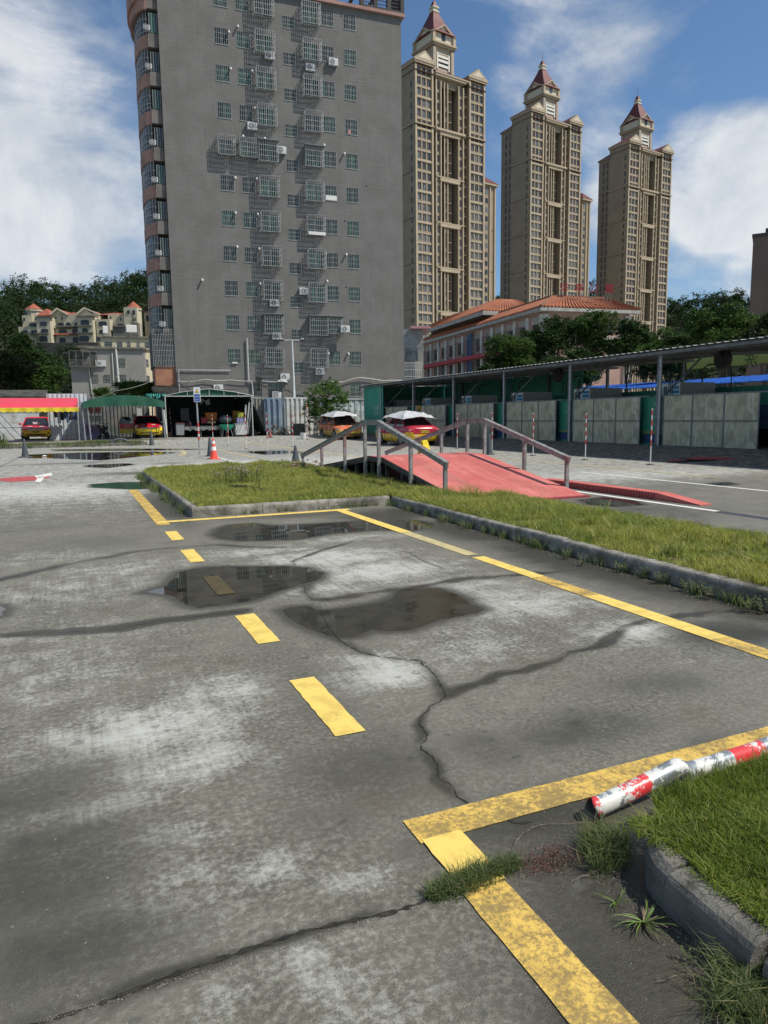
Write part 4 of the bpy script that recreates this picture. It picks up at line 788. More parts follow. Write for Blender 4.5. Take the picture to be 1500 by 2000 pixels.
# ------------------------------------------------------------------ cars
tyrem = pm('tyre_rubber', (.02, .02, .02), (.035, .035, .033), 10, .8); rimm = pm('wheel_rim', (.42, .43, .44), (.30, .31, .32), 6, .35, .7); cglass = pm('car_glass', (.012, .014, .016), (.02, .022, .024), 3, .08, spec=.7)
lampm = pm('lamp_clear', (.55, .57, .60), (.35, .36, .38), 8, .12, .3, spec=.8); chrome = pm('chrome_trim', (.55, .55, .56), (.35, .35, .36), 10, .2, .9); plastic = pm('black_plastic', (.025, .025, .027), None, 4, .55); redl = pm('tail_lamp', (.45, .03, .03), (.6, .25, .22), 10, .2)
def paint(n_, c, c2=None): 
    m = pm(n_, c, c2 or tuple(v*.85 for v in c), 2, .28, spec=.6); return m
def build_car(name, label, kind, up, low, loc, rz, open_door=False, rearlamps=False, txt='教练', group=None):
    van = kind == 'van'; L = 4.35 if van else 4.5; sc_ = L/4.5
    R_ = root(name, label, 'car', loc, rz, group)
    st = [(-2.26, .62, .32, .64), (-2.18, .77, .25, .71), (-1.95, .83, .21, .74), (-1.5, .86, .19, .82), (-.95, .865, .19, .92), (-.3, .865, .19, .945), (.6, .865, .19, .96), (1.45, .86, .20, .99 if not van else .98), (1.95, .84, .23, .99 if not van else .97), (2.18, .79, .27, .93), (2.27, .66, .38, .80)]
    if van: st = [(y, w_, b, t_+.05*(y > -1.8)) for y, w_, b, t_ in st]
    rings = []
    for y, w_, b, t_ in st:
        sp = .60 if abs(y) < 1.6 else .70; ri = [(w_*.80, b), (w_*.96, b+.09), (w_, .45), (w_*1.005, min(sp, t_-.02)), (w_*.985, max(t_-.10, min(sp, t_-.02)+.005)), (w_*.93, max(t_-.02, min(sp, t_-.02)+.01)), (w_*.55, max(t_+.025, min(sp, t_-.02)+.015)), (0, max(t_+.035, min(sp, t_-.02)+.02))]
        pts = [(x, z) for x, z in ri] + [(-x, z) for x, z in ri[::-1][1:]]
        rings.append([(x, y*sc_, z) for x, z in pts][::-1])
    mb = MB(); mb.loft(rings, 1, matf=lambda c, q: 0 if c > (.655 if abs(sum(mb.v[j][1] for j in q)/4) > 1.9 else .60) else 1); put(mb, 'body', [up, low], R_, smooth=True, bevel=0)
    bp_ = MB(); bp_.prismy([(-.64, .60), (.64, .60), (.66, .80), (.55, .88), (-.55, .88), (-.66, .80)], 2.15*sc_, 2.278*sc_); put(bp_, 'boot_panel', up, R_, bevel=.02)
    # greenhouse
    y0, y1, t0, t1, zt = (-1.0, 1.72, -.22, .95, 1.44) if not van else (-1.35, 2.05, -.45, 1.75, 1.60)
    zb = .93 if not van else .98
    def ring(w_, a, b, z, ex=0): return [(-w_, a+.10, z), (-w_*.8, a, z), (w_*.8, a, z), (w_, a+.10, z), (w_, b-.12, z+ex), (w_*.8, b, z+ex), (-w_*.8, b, z+ex), (-w_, b-.12, z+ex)]
    mb = MB(); mb.loft([ring(.79, y0, y1, zb, .05), ring(.60, t0, t1, zt-.05)], cap=False); put(mb, 'window_glass', cglass, R_)
    mb = MB(); mb.loft([ring(.61, t0-.02, t1+.02, zt-.06), ring(.585, t0+.02, t1-.02, zt-.01), ring(.40, t0+.2, t1-.2, zt+.02)])
    for x in (-1, 1):
        for a, b in (((x*.79, y0+.10, zb), (x*.605, t0+.08, zt-.04)), ((x*.79, y1-.12, zb+.04), (x*.605, t1-.10, zt-.04)), ((x*.80, (y0+y1)/2+.05, zb), (x*.612, (t0+t1)/2+.03, zt-.04))): mb.bar(a, b, .05, .06)
    put(mb, 'roof', up, R_)
    wy = (-1.36*sc_, 1.30*sc_); rr = .31
    for y in wy:
        for x in (-1, 1):
            a = MB(); a.cyl((y, rr), rr, rr, x*.66, x*.868, 24, axis='x'); 
            a.v = [(p[0], p[1], p[2]) for p in a.v]; wh = put(a, 'wheel', tyrem, R_)
            h_ = MB(); h_.cyl((y, rr), .20, .185, x*.868, x*.880, 20, axis='x')
            for k in range(7): an = 2*PI*k/7; h_.bar((x*.884, y+.03*math.cos(an), rr+.03*math.sin(an)), (x*.884, y+.19*math.cos(an), rr+.19*math.sin(an)), .03, .03)
            put(h_, 'rim', rimm, wh); 
            ar = MB(); ar.cyl((y, rr+.03), rr+.07, rr+.07, x*.60, x*.8665, 24, axis='x'); put(ar, 'wheel_arch', plastic, R_)
    for x in (-1, 1):
        a = MB(); 
        a.loft([[(x*(.84-s*.24)-(0), (-2.00-.17*s**.5)*sc_-.02, z) for s, z in ((0, .66), (0, .78), (.5, .755), (1, .70), (1, .62), (.5, .61))], [(x*(.84-s*.24)*.93, (-1.80)*sc_, z) for s, z in ((0, .66), (0, .80), (.5, .78), (1, .75), (1, .64), (.5, .63))]]); put(a, 'headlight', lampm, R_)
        a = MB(); a.box(min(x*.60, x*.84), max(x*.60, x*.84), 2.12*sc_, 2.225*sc_, .68, .86); put(a, 'tail_light', redl, R_, bevel=.03)
        a = MB(); a.box(min(x*.86, x*1.03), max(x*.86, x*1.03), -.80, -.68, zb+.02, zb+.15); put(a, 'wing_mirror', up if not open_door else whip, R_, bevel=.03)
    a = MB(); a.prismy([(-.40, .615), (.40, .615), (.46, .695), (-.46, .695)], -2.275*sc_, -2.10*sc_, 0); 
    for k in range(4): a.box(-.5, .5, -2.29*sc_, -2.27*sc_, .615+k*.024, .622+k*.024, 1)
    put(a, 'grille', [plastic, chrome], R_)
    a = MB(); a.prismy([(-.60, .29), (.60, .29), (.52, .37), (-.52, .37)], -2.285*sc_, -2.1*sc_); 
    for x in (-1, 1): a.prismy([(x*.66, .38), (x*.78, .38), (x*.78, .46), (x*.70, .46)][::x], -2.235*sc_, -2.1*sc_)
    put(a, 'air_intake', plastic, R_)
    for y, s in ((-2.30*sc_, -1), (2.285*sc_, 1)):
        a = MB(); a.box(-.22, .22, y-.006, y+.006, .455 if s < 0 else .66, .585 if s < 0 else .79); pl = put(a, 'licence_plate', pm('plate_yellow', (.55, .42, .04), None), R_)
        a = MB(); T = face_T((0, y-.008, .52), 0) if s < 0 else face_T((0, y+.008, .725), 180); text_mb('粤·Q57学', .10, a, T, .002); put(a, 'plate_characters', plastic, pl)
    # door seams and door lettering
    a = MB()
    for x in (-1, 1):
        for y in (-.72, .22, 1.02): a.box(min(x*.862, x*.876), max(x*.862, x*.876), y-.006, y+.006, .30, .90)
        for y in (-.02, .86): a.box(min(x*.868, x*.90), max(x*.868, x*.90), y-.07, y+.07, .78, .80)
    put(a, 'door_seams', plastic, R_)
    if not open_door:
        a = MB()
        for x in (-1, 1): text_mb(txt, .17, a, Matrix.Translation((x*.882, -.30, .74)) @ Matrix.Rotation(x*PI/2, 4, 'Z') @ Matrix.Rotation(PI/2, 4, 'X'), .004)
        put(a, 'door_lettering', whip, R_)
    # white bonnet decals follow the bonnet slope
    a = MB()
    for x in (-.32, .32):
        zf = float(np.interp(-1.62, [s[0] for s in st], [s[3] for s in st]))+.05; a.box(x-.13, x+.13, -.06, .06, -.003, .003, T=Matrix.Translation((x*0, -1.62*sc_, zf)) @ Matrix.Rotation(.2, 4, 'X'))
    put(a, 'bonnet_decal', whip, R_)
    a = MB(); text_mb(txt, .13, a, face_T((.45, 2.29*sc_, .50), 180), .004); put(a, 'rear_lettering', whip, R_)
    if open_door:
        a = MB(); a.loft([[(0, -.02, .30), (0, .03, .30), (0, .04, .92), (0, -.03, .92)], [(-.85, .18, .32), (-.85, .23, .32), (-.86, .26, .95), (-.86, .18, .95)]], matf=lambda c, q: 0 if c > .58 else 1)
        a.v = [(x-.88, y-.62, z) for x, y, z in a.v]
        # split colours: lower slab proud of the upper
        dr = put(a, 'open_door', [up, up], R_); lo = MB(); lo.loft([[(-.88, -.665, .30), (-.88, -.58, .30), (-.88, -.58, .60), (-.88, -.665, .60)], [(-1.745, -.465, .31), (-1.745, -.375, .31), (-1.745, -.375, .60), (-1.745, -.465, .60)]]); put(lo, 'lower_panel', low, dr)
        fr_ = MB(); fr_.tube([(-.90, -.62, .92), (-1.10, -.52, 1.36), (-1.62, -.42, 1.38), (-1.74, -.40, .95)], .02, 6); put(fr_, 'window_frame', plastic, dr)
        g_ = MB(); g_.add([(-.92, -.60, .93), (-1.72, -.41, .95), (-1.60, -.42, 1.36), (-1.11, -.52, 1.34)], [(0, 1, 2, 3)]); put(g_, 'door_glass', cglass, dr)
        a = MB(); T = face_T((-1.30, -.595, .73), 12); text_mb(txt, .16, a, T, .004); put(a, 'door_lettering', whip, dr)
        a = MB(); a.box(-1.12, -.96, -.80, -.70, .98, 1.09); put(a, 'door_mirror', whip, dr, bevel=.02)
    return R_
yel_low = paint('yellow_paint', (.88, .52, .015)); red_up = paint('red_paint', (.66, .018, .035)); crim = paint('crimson_paint', (.46, .030, .055)); orng = paint('orange_paint', (.74, .20, .085))
def place(px, py, back): c = GS(px, py); a = math.atan2(c[1], c[0]); return (c[0]+back*math.cos(a), c[1]+back*math.sin(a), float(gz(c[0], c[1]))), a-PI/2
l, a = place(75, 859.5, 2.2); car1 = build_car('driving_school_car', 'red over yellow saloon parked nose out under the red and yellow awning', 'sedan', red_up, yel_low, l, a-.05)
g = MB(); t_ = root('cloth', 'crumpled pale cloth lying on the bonnet of the car under the red awning', 'cloth', (l[0]-.05, l[1]-1.15, l[2]+.98)); 
for i in range(14): x, y, z = random.gauss(0, .10), random.gauss(0, .05), random.uniform(0, .09); g.box(x-.07, x+.07, y-.03, y+.03, z-.02, z+.03, T=Matrix.Rotation(random.uniform(-.6, .6), 4, 'Y'))
put(g, 'fabric', whip, t_)
l, a = place(288, 855.8, 2.2); car2 = build_car('driving_school_car', 'red over yellow saloon with a door swung open under the green canopy', 'sedan', red_up, paint('bright_yellow', (.88, .62, .01)), l, a+.06, open_door=True)
l, a = place(664, 859.5, 2.1); car3 = build_car('driving_school_van', 'orange over yellow people carrier wearing a silver sunshade, by the small tree', 'van', orng, paint('van_yellow', (.78, .44, .10)), l, a+math.radians(19)); van_l, van_a = l, a+math.radians(19)
l, a = place(792, 872, 2.1); tx_a = a+PI+math.radians(25); car4 = build_car('driving_school_car', 'crimson over yellow saloon seen from behind with a silver sunshade over its roof', 'sedan', crim, yel_low, l, tx_a); tx_l = l
def sunshade(label, loc, rz, w_, L, z0, seed, ymid=.3):
    R_ = root('car_sunshade', label, 'sunshade', (loc[0], loc[1], loc[2]), rz); mb = MB(); q = np.random.default_rng(seed); n = 9; vs = []
    for j in range(n):
        for i in range(n):
            u = -1+2*i/(n-1); v = -1+2*j/(n-1); rr = max(abs(u), abs(v)); rib = .035*abs(math.sin(4*math.atan2(v, u))); vs.append((u*w_*(1-.13*v*v), ymid+v*L*(1-.13*u*u), z0-.30*rr**1.5-.13*(u*u*v*v)-rib*rr+q.normal(0, .010)))
    mb.add(vs, [(j*n+i, j*n+i+1, (j+1)*n+i+1, (j+1)*n+i) for j in range(n-1) for i in range(n-1)]); o = put(mb, 'sheet', pm('silver_sheet', (.66, .67, .68), (.55, .56, .58), 3, .42, .15, bump=.4, bscale=7), R_, smooth=False)
    s_ = o.modifiers.new('thick', 'SOLIDIFY'); s_.thickness = .008
    mb = MB()
    for k in range(8):
        an = PI/4*k; u = math.cos(an); v = math.sin(an); m_ = max(abs(u), abs(v)); u /= m_; v /= m_; mb.tube([(0, ymid, z0-.02), (u*w_*.5, ymid+v*L*.5, z0-.12), (u*w_*.9, ymid+v*L*.88, z0-.36)], .010, 5)
    mb.tube([(0, ymid, z0-.03), (0, ymid, 1.45)], .03, 8); put(mb, 'ribs', plastic, R_)
sunshade('silver folding sunshade spread over the orange people carrier', van_l, van_a, 1.10, 1.75, 1.88, 1, .15)
sunshade('large silver folding sunshade spread over the crimson saloon', tx_l, tx_a, 1.08, 1.65, 1.77, 2, .30)

# ------------------------------------------------------------------ awnings and tents
def corrugated(mb, x0, x1, z0, z1, y, pitch=.2, dep=.03, mi=0, T=None, slope=0, thick=.012):
    """vertical ribbed sheet facing -y with real thickness"""
    n = max(1, int((x1-x0)/pitch)); prof = []
    for i in range(n):
        a = x0+i*pitch; prof += [(a, 0), (a+pitch*.35, 0), (a+pitch*.45, -dep), (a+pitch*.90, -dep)]
    prof.append((x0+n*pitch, 0)); vs = []
    for x, d in prof: vs += [(x, y+d, z0), (x, y+d, z1+slope*(x-x0)), (x, y+d+thick, z0), (x, y+d+thick, z1+slope*(x-x0))]
    if T is not None: vs = [tuple(T @ Vector(v)) for v in vs]
    k = len(prof); fs = []
    for i in range(k-1): b = i*4; fs += [(b, b+4, b+5, b+1), (b+2, b+3, b+7, b+6), (b+1, b+5, b+7, b+3)]
    return mb.add(vs, fs, mi)
galv = pm('galvanised_tube', (.38, .39, .39), (.28, .285, .29), 8, .45, .5)
# red and yellow awning
Ya = 45.6; za = lambda px, py: PY(px, py, Ya)
p0 = za(-120, 788); p1 = za(151, 787); zt, zb = p1[2], PY(151, 802, Ya)[2]
aw = root('red_awning', 'bright red car awning with scalloped yellow valance at the left edge', 'awning', (p1[0]-3, Ya+1.5, .3))
mb = MB(); n = 26; xs = np.linspace(p0[0], p1[0]+.05, n); 
mb.loft([[(x, Ya, zb+.18), (x, Ya+.45, zt+.02), (x, Ya+2.2, zt+.35), (x, Ya+4.2, zt+.1), (x, Ya+4.2, zt+.08), (x, Ya+2.2, zt+.33), (x, Ya+.45, zt), (x, Ya, zb+.16)] for x in xs]); put(mb, 'canvas', pm('red_canvas', (.74, .06, .10), (.70, .07, .11), 1.5, .6, trans=.15), aw, w_=True)
mb = MB(); vs = []; nn = 160; xs = np.linspace(p0[0], p1[0]+.05, nn)
for i, x in enumerate(xs): s = abs(math.sin(x*PI/.30)); vs += [(x, Ya-.02+.02*math.sin(x*9), zb+.19), (x, Ya-.02+.03*math.sin(x*9), zb-.02-.06*s)]
mb.add(vs, [(2*i, 2*i+2, 2*i+3, 2*i+1) for i in range(nn-1)]); o = put(mb, 'valance', pm('yellow_canvas', (.80, .62, .04), None, 2, .6, trans=.15), aw, w_=True); s_ = o.modifiers.new('t', 'SOLIDIFY'); s_.thickness = .006
for x, y in ((p1[0]-.02, Ya+.1), (p1[0]-.02, Ya+4.1), (p1[0]-5.4, Ya+4.1)): mb = MB(); mb.tube([(x, y, .3), (x, y, zt)], .04, 8); put(mb, 'awning_post', galv, aw, w_=True)
mb = MB()
for i in range(9): x = p1[0]-3.6-i*.42; mb.tube([(x-1.0, Ya+3.6, 2.3), (x+.4, Ya+3.9, .4)], .018, 6)
mb.tube([(p1[0]-8, Ya+3.8, 1.1), (p1[0]-2.6, Ya+3.8, 1.1)], .02, 6); put(mb, 'lattice_bars', galv, aw, w_=True)
# corrugated pale blue fence behind the awning with laundry
Yf = 50.5; a0 = PY(98, 780, Yf); a1 = PY(152, 768, Yf); cf = root('corrugated_fence', 'pale blue and white ribbed metal fence with laundry in front', 'fence', (a0[0], Yf, .3)); zf = PY(120, 769, Yf)[2]
mb = MB(); corrugated(mb, a0[0]-.2, a1[0]+.5, .3, zf, Yf, .26, .05); put(mb, 'ribbed_sheet', pm('pale_blue_metal', (.46, .54, .60), (.60, .61, .60), 1.4, .5, c3=(.45, .42, .36), s3=2), cf, w_=True)
ll = root('laundry_line', 'row of dark and blue clothes hanging on a line right of the parked car', 'laundry', (a0[0]+.8, Ya+2.6, 2.0)); Yl = Ya+2.6; q0 = PY(106, 800, Yl); q1 = PY(152, 799, Yl); mb = MB(); mb.tube([tuple(q0), tuple(q1)], .008, 5); put(mb, 'line', galv, ll, w_=True)
cols = [(.03, .05, .09), (.45, .55, .62), (.02, .02, .03), (.10, .15, .24), (.08, .13, .22), (.03, .03, .04), (.07, .12, .22), (.08, .12, .20)]
for i, c_ in enumerate(cols):
    x = q0[0]+(q1[0]-q0[0])*(i+.4)/len(cols); h_ = random.uniform(.45, .85); mb = MB(); w_ = .10; k = 6; vs = []
    for j in range(k+1):
        z = q0[2]-h_*j/k; ww = w_*(1.0 if j > 1 else 1.5)*(1+.15*math.sin(j+i)); vs += [(x-ww, Yl+.03*math.sin(j*1.3+i), z), (x, Yl-.04+.02*math.cos(j+i), z-.01), (x+ww, Yl+.03*math.cos(j*1.7+i), z)]
    mb.add(vs, [(3*j+s, 3*j+s+1, 3*j+s+4, 3*j+s+3) for j in range(k) for s in (0, 1)]); o = put(mb, 'garment', pm('cloth_%d' % i, c_, tuple(v*.7 for v in c_), 6, .85), ll, w_=True); s_ = o.modifiers.new('t', 'SOLIDIFY'); s_.thickness = .01
# white low shed with dark roof
Ys = 57; s0 = PY(-80, 768, Ys); s1 = PY(85, 766, Ys); s2 = PY(118, 776, Ys); zr = s1[2]
sh = root('low_shed', 'long white rendered shed with black sagging roof behind the red awning', 'shed', (s1[0]-4, Ys+3, .3)); mb = MB(); mb.box(s0[0], s1[0]-.4, Ys, Ys+5, .2, zr-.4); put(mb, 'wall', pm('whitewash', (.50, .52, .52), (.40, .41, .40), 2, .8, c3=(.28, .26, .22), s3=1.5), sh, w_=True)
mb = MB(); mb.box(s1[0]-.38, s2[0]-.2, Ys+1.0, Ys+5, .2, zr-.5); put(mb, 'side_room', pm('mouldy_wall', (.20, .17, .13), (.40, .38, .33), 2.5, .9), sh, w_=True)
mb = MB(); mb.prismx([(Ys-.5, zr-.28), (Ys+2.5, zr+.25), (Ys+5.5, zr-.1), (Ys+5.5, zr-.2), (Ys+2.5, zr+.1), (Ys-.5, zr-.42)], s0[0]-.2, s1[0]+.2); mb.add([(s1[0]+.22, Ys-.4, zr-.30), (s2[0]+.9, Ys, zr-.95), (s2[0]+.9, Ys+5, zr-.95), (s1[0]+.22, Ys+5, zr-.2), (s1[0]+.22, Ys-.4, zr-.45), (s2[0]+.9, Ys, zr-1.08)], [(0, 1, 2, 3), (4, 5, 1, 0)]); put(mb, 'roof', pm('black_roof', (.035, .034, .030), (.08, .075, .06), 1.5, .9, bump=.5), sh, w_=True)
sk = MB(); c_ = PY(72, 757, Ys+3); sk.tube([(c_[0], Ys+3, zr), (c_[0], Ys+3, zr+.25), (c_[0], Ys+3, zr+.3)], [.12, .14, .22], 10); put(sk, 'roof_vent', galv, sh, w_=True)
# green canopy over car two
Yc = 46.2; gl = PY(160, 779, Yc); gr_ = PY(322, 776, Yc); gt = PY(240, 768, Yc+2)[2]; cn = root('green_canopy', 'dark green vaulted canopy with scalloped edge over the car with the open door', 'canopy', ((gl[0]+gr_[0])/2, Yc+3, .3)); ze = gl[2]-.35
grn = pm('green_canvas', (.018, .095, .058), (.030, .13, .080), 1.2, .6, trans=.2, bump=.3, bscale=2)
mb = MB(); rings = []; m_ = 18
for i in range(m_+1):
    u = i/m_; x = gl[0]+(gr_[0]-gl[0])*u; arch = math.sin(PI*u)**.8*(gt-ze-.25); rings.append([(x, Yc+7*v, ze+.12+arch*(1-.15*abs(2*v-1))+.03*math.sin(6*u+4*v)) for v in np.linspace(0, 1, 7)])
mb.loft(rings, cap=False); mb.f = [f_ for f_ in mb.f]; put(mb, 'canvas_top', grn, cn, w_=True)
mb = MB(); vs = []; nn = 120
for i in range(nn): u = i/(nn-1); x = gl[0]+(gr_[0]-gl[0])*u; arch = math.sin(PI*u)**.8*(gt-ze-.25)*.85; s = abs(math.sin(u*38)); vs += [(x, Yc-.01, ze+.14+arch), (x, Yc-.03+.03*math.sin(u*25), ze-.16-.05*s+arch*.25)]
mb.add(vs, [(2*i, 2*i+2, 2*i+3, 2*i+1) for i in range(nn-1)]); o = put(mb, 'valance', grn, cn, w_=True); s_ = o.modifiers.new('t', 'SOLIDIFY'); s_.thickness = .01
for x in (gl[0]+.05, gl[0]+.35, gr_[0]-.1): mb = MB(); mb.tube([(x, Yc+.1, .3), (x-.1, Yc+.1, ze+.2)], .045, 8); put(mb, 'canopy_post', galv, cn, w_=True)
mb = MB()
for x in (gl[0]+.1, gr_[0]-.1): mb.tube([(x, Yc+6.8, .3), (x, Yc+6.8, ze+.1)], .045, 8)
put(mb, 'rear_posts', galv, cn, w_=True)
# back wall of the canopy bay: dark ribbed fence + shelf + doors
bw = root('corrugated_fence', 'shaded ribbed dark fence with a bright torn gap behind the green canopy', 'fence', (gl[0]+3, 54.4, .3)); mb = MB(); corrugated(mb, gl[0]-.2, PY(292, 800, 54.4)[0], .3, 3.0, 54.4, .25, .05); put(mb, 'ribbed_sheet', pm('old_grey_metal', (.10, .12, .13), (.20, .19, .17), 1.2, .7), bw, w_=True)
mb = MB(); a0 = PY(266, 798, 54.2); a1 = PY(279, 797, 54.2); corrugated(mb, a0[0], a1[0], a0[2]-.75, a0[2], 54.2, .12, .03); put(mb, 'white_patch', pm('white_metal', (.62, .63, .62), (.50, .51, .50), 2, .5), bw, w_=True)
shf = root('shelf', 'open rack with pink and white tubs behind the motorbike under the green canopy', 'shelf', (*PY(188, 850, 50.5)[:2], .3)); mb = MB()
for z in (.5, 1.05, 1.6, 2.15): mb.box(-.5, .5, -.2, .2, z, z+.03)
for x in (-.5, .5): 
    for y in (-.2, .2): mb.box(x-.02, x+.02, y-.02, y+.02, 0, 2.25)
put(mb, 'rack', galv, shf); 
for i, (x, z, c_) in enumerate(((-.25, 1.66, 'p'), (.2, 1.66, 'p'), (-.25, 1.11, 'w'), (.2, 1.11, 'w'), (.0, .56, 'w'))): tb = root('tub', ('%s tub on the rack under the green canopy, %s' % ({'p': 'pink', 'w': 'pale grey'}[c_], ['upper shelf, nearer the fence', 'upper shelf, nearer the car', 'middle shelf, nearer the fence', 'middle shelf, nearer the car', 'alone on the bottom shelf'][i])), 'tub', (shf.location.x+x, shf.location.y-.02, shf.location.z+z)); mb = MB(); mb.prism([(-.17, -.14), (.17, -.14), (.17, .14), (-.17, .14)], 0, .34); mb.box(-.19, .19, -.16, .16, .33, .36); put(mb, 'tub_body', pm('pink_tub', (.42, .16, .15), None) if c_ == 'p' else pm('pale_tub', (.38, .38, .37), None), tb, bevel=.02)
# motor scooter in the shade
c = GS(202, 857.5); ms_ = root('motor_scooter', 'dark scooter parked in the shade left of the car with the open door', 'scooter', (c[0], c[1]+.8, float(gz(c[0], c[1]+.8))), .35); 
for y in (-.62, .62): mb = MB(); mb.tube([(-.05, y, .25), (.05, y, .25)], .25, 18); put(mb, 'wheel', tyrem, ms_)
mb = MB(); mb.loft([[(-.10, -.35, .30), (.10, -.35, .30), (.10, -.35, .38), (-.10, -.35, .38)], [(-.16, .1, .30), (.16, .1, .30), (.14, .1, .68), (-.14, .1, .68)], [(-.15, .6, .45), (.15, .6, .45), (.12, .6, .75), (-.12, .6, .75)]]); mb.loft([[(-.17, -.42, .35), (.17, -.42, .35), (.17, -.36, .35), (-.17, -.36, .35)], [(-.2, -.50, .85), (.2, -.50, .85), (.2, -.43, .85), (-.2, -.43, .85)]]); put(mb, 'body', paint('scooter_dark', (.04, .045, .06)), ms_, bevel=.03)
mb = MB(); mb.box(-.13, .13, .0, .62, .76, .84); put(mb, 'saddle', plastic, ms_, bevel=.04); mb = MB(); mb.tube([(-.3, -.46, 1.0), (0, -.5, .95), (.3, -.46, 1.0)], .02, 6); mb.tube([(0, -.5, .95), (0, -.62, .25)], .03, 6); put(mb, 'handlebar', plastic, ms_); mb = MB(); mb.box(-.06, .06, -.57, -.52, .78, .88); put(mb, 'headlight', lampm, ms_, bevel=.02); mb = MB(); mb.box(-.08, .08, -.70, -.68, .40, .52); put(mb, 'plate', whip, ms_)
um = root('umbrella', 'open lilac umbrella leaning beside the scooter under the green canopy', 'umbrella', (*GS(178, 859)[:2], .75)); mb = MB(); n = 8; Rm = Matrix.Rotation(-.9, 4, 'X') @ Matrix.Rotation(.4, 4, 'Y'); vs = [(0, 0, .35)]
for rr, z in ((.3, .28), (.55, .08)): vs += [(rr*math.cos(2*PI*k/16)*(1 if k % 2 == 0 else .93), rr*math.sin(2*PI*k/16)*(1 if k % 2 == 0 else .93), z) for k in range(16)]
vs = [tuple(Rm @ Vector(v)) for v in vs]; mb.add(vs, [(0, 1+k, 1+(k+1) % 16) for k in range(16)]+[(1+k, 17+k, 17+(k+1) % 16, 1+(k+1) % 16) for k in range(16)]); o = put(mb, 'cover', pm('lilac_cloth', (.16, .12, .22), None), um); s_ = o.modifiers.new('t', 'SOLIDIFY'); s_.thickness = .006; mb = MB(); mb.tube([tuple(Rm @ Vector((0, 0, .38))), tuple(Rm @ Vector((0, 0, -.5)))], .01, 5); put(mb, 'shaft', galv, um)
# dark tent with white tube frame
Yt = 49.0; t0 = PY(326, 852, Yt); t1 = PY(494, 850, Yt); ztp = PY(326, 773, Yt)[2]; ztr = PY(494, 772, Yt)[2]; zrd = PY(411, 759.5, Yt)[2]
tn = root('garage_tent', 'open fronted tent with green roof and thin white frame, full of stored goods', 'tent', ((t0[0]+t1[0])/2, Yt+3, .25)); xL, xR = t0[0], t1[0]; xm = (xL+xR)/2; dp = 5.6; zsd = (ztp+ztr)/2
wt = pm('white_tube', (.50, .52, .50), (.38, .40, .38), 8, .4); 
prof = [(xL-.1, zsd-.02), (xL+1.2, zsd+(zrd-zsd)*.55), (xm, zrd), (xR-1.2, zsd+(zrd-zsd)*.55), (xR+.1, zsd-.02)]
mb = MB(); mb.loft([[(x, Yt-.05, z) for x, z in prof]+[(x, Yt-.05, z-.02) for x, z in prof[::-1]], [(x, Yt+dp, z) for x, z in prof]+[(x, Yt+dp, z-.02) for x, z in prof[::-1]]]); put(mb, 'roof_sheet', grn, tn, w_=True)
mb = MB(); mb.prismy([(x, z-.03) for x, z in prof]+[(xR, zsd-.03), (xL, zsd-.03)], Yt+.02, Yt+.03); put(mb, 'gable_sheet', grn, tn, w_=True)
mb = MB(); mb.box(xL-.02, xL, Yt+.1, Yt+dp, .2, zsd-.05); mb.box(xR, xR+.02, Yt+.6, Yt+dp, .2, zsd-.05); mb.box(xL, xR, Yt+dp, Yt+dp+.02, .2, zsd+.3); put(mb, 'side_sheet', pm('dark_tarpaulin', (.022, .028, .030), (.035, .042, .045), 2, .8), tn, w_=True)
mb = MB(); mb.add([(xR+.03, Yt+.6, zsd-.1), (xR+1.5, Yt+1.8, .2), (xR+1.2, Yt+4, .2), (xR+.03, Yt+4, zsd-.2)], [(0, 1, 2, 3)]); o = put(mb, 'hanging_flap', MATS['dark_tarpaulin'], tn, w_=True); s_ = o.modifiers.new('t', 'SOLIDIFY'); s_.thickness = .01
mb = MB()
for (xa, za_), (xb_, zb_) in zip(prof[:-1], prof[1:]): mb.tube([(xa, Yt-.08, za_), (xb_, Yt-.08, zb_)], .020, 6)
mb.tube([(xL, Yt-.05, zsd-.05), (xR, Yt-.05, zsd-.05)], .032, 6)
for x in (xL, xR): mb.tube([(x, Yt-.05, .2), (x, Yt-.05, zsd)], .038, 8)
for f_ in (.25, .5, .67, .84): x = xL+(xR-xL)*f_; mb.tube([(x, Yt-.06, zsd), (x, Yt-.06, float(np.interp(x, [p[0] for p in prof], [p[1] for p in prof])))], .022, 6)
put(mb, 'tube_frame', wt, tn, w_=True)
tq = root('tarpaulin', 'teal tarpaulin bundle on the gap between the two tents', 'tarpaulin', (xL-.3, Yt+.3, zsd+.02)); mb = MB()
nx_, ny_ = 22, 12; mb.add([(-.85+1.25*i/(nx_-1), -.35+1.1*j/(ny_-1), .10*math.sin(i*.9+j*.5)+.07*math.sin(i*2.1-j)-.25*max(0, .25-j/(ny_-1))*4*.5+random.gauss(0, .015)) for j in range(ny_) for i in range(nx_)], [(j*nx_+i, j*nx_+i+1, (j+1)*nx_+i+1, (j+1)*nx_+i) for j in range(ny_-1) for i in range(nx_-1)])
put(mb, 'fabric', pm('teal_cloth', (.03, .25, .21), (.02, .15, .13), 5, .6), tq)
def gp(px, py, Y): p = PY(px, py, Y); return p
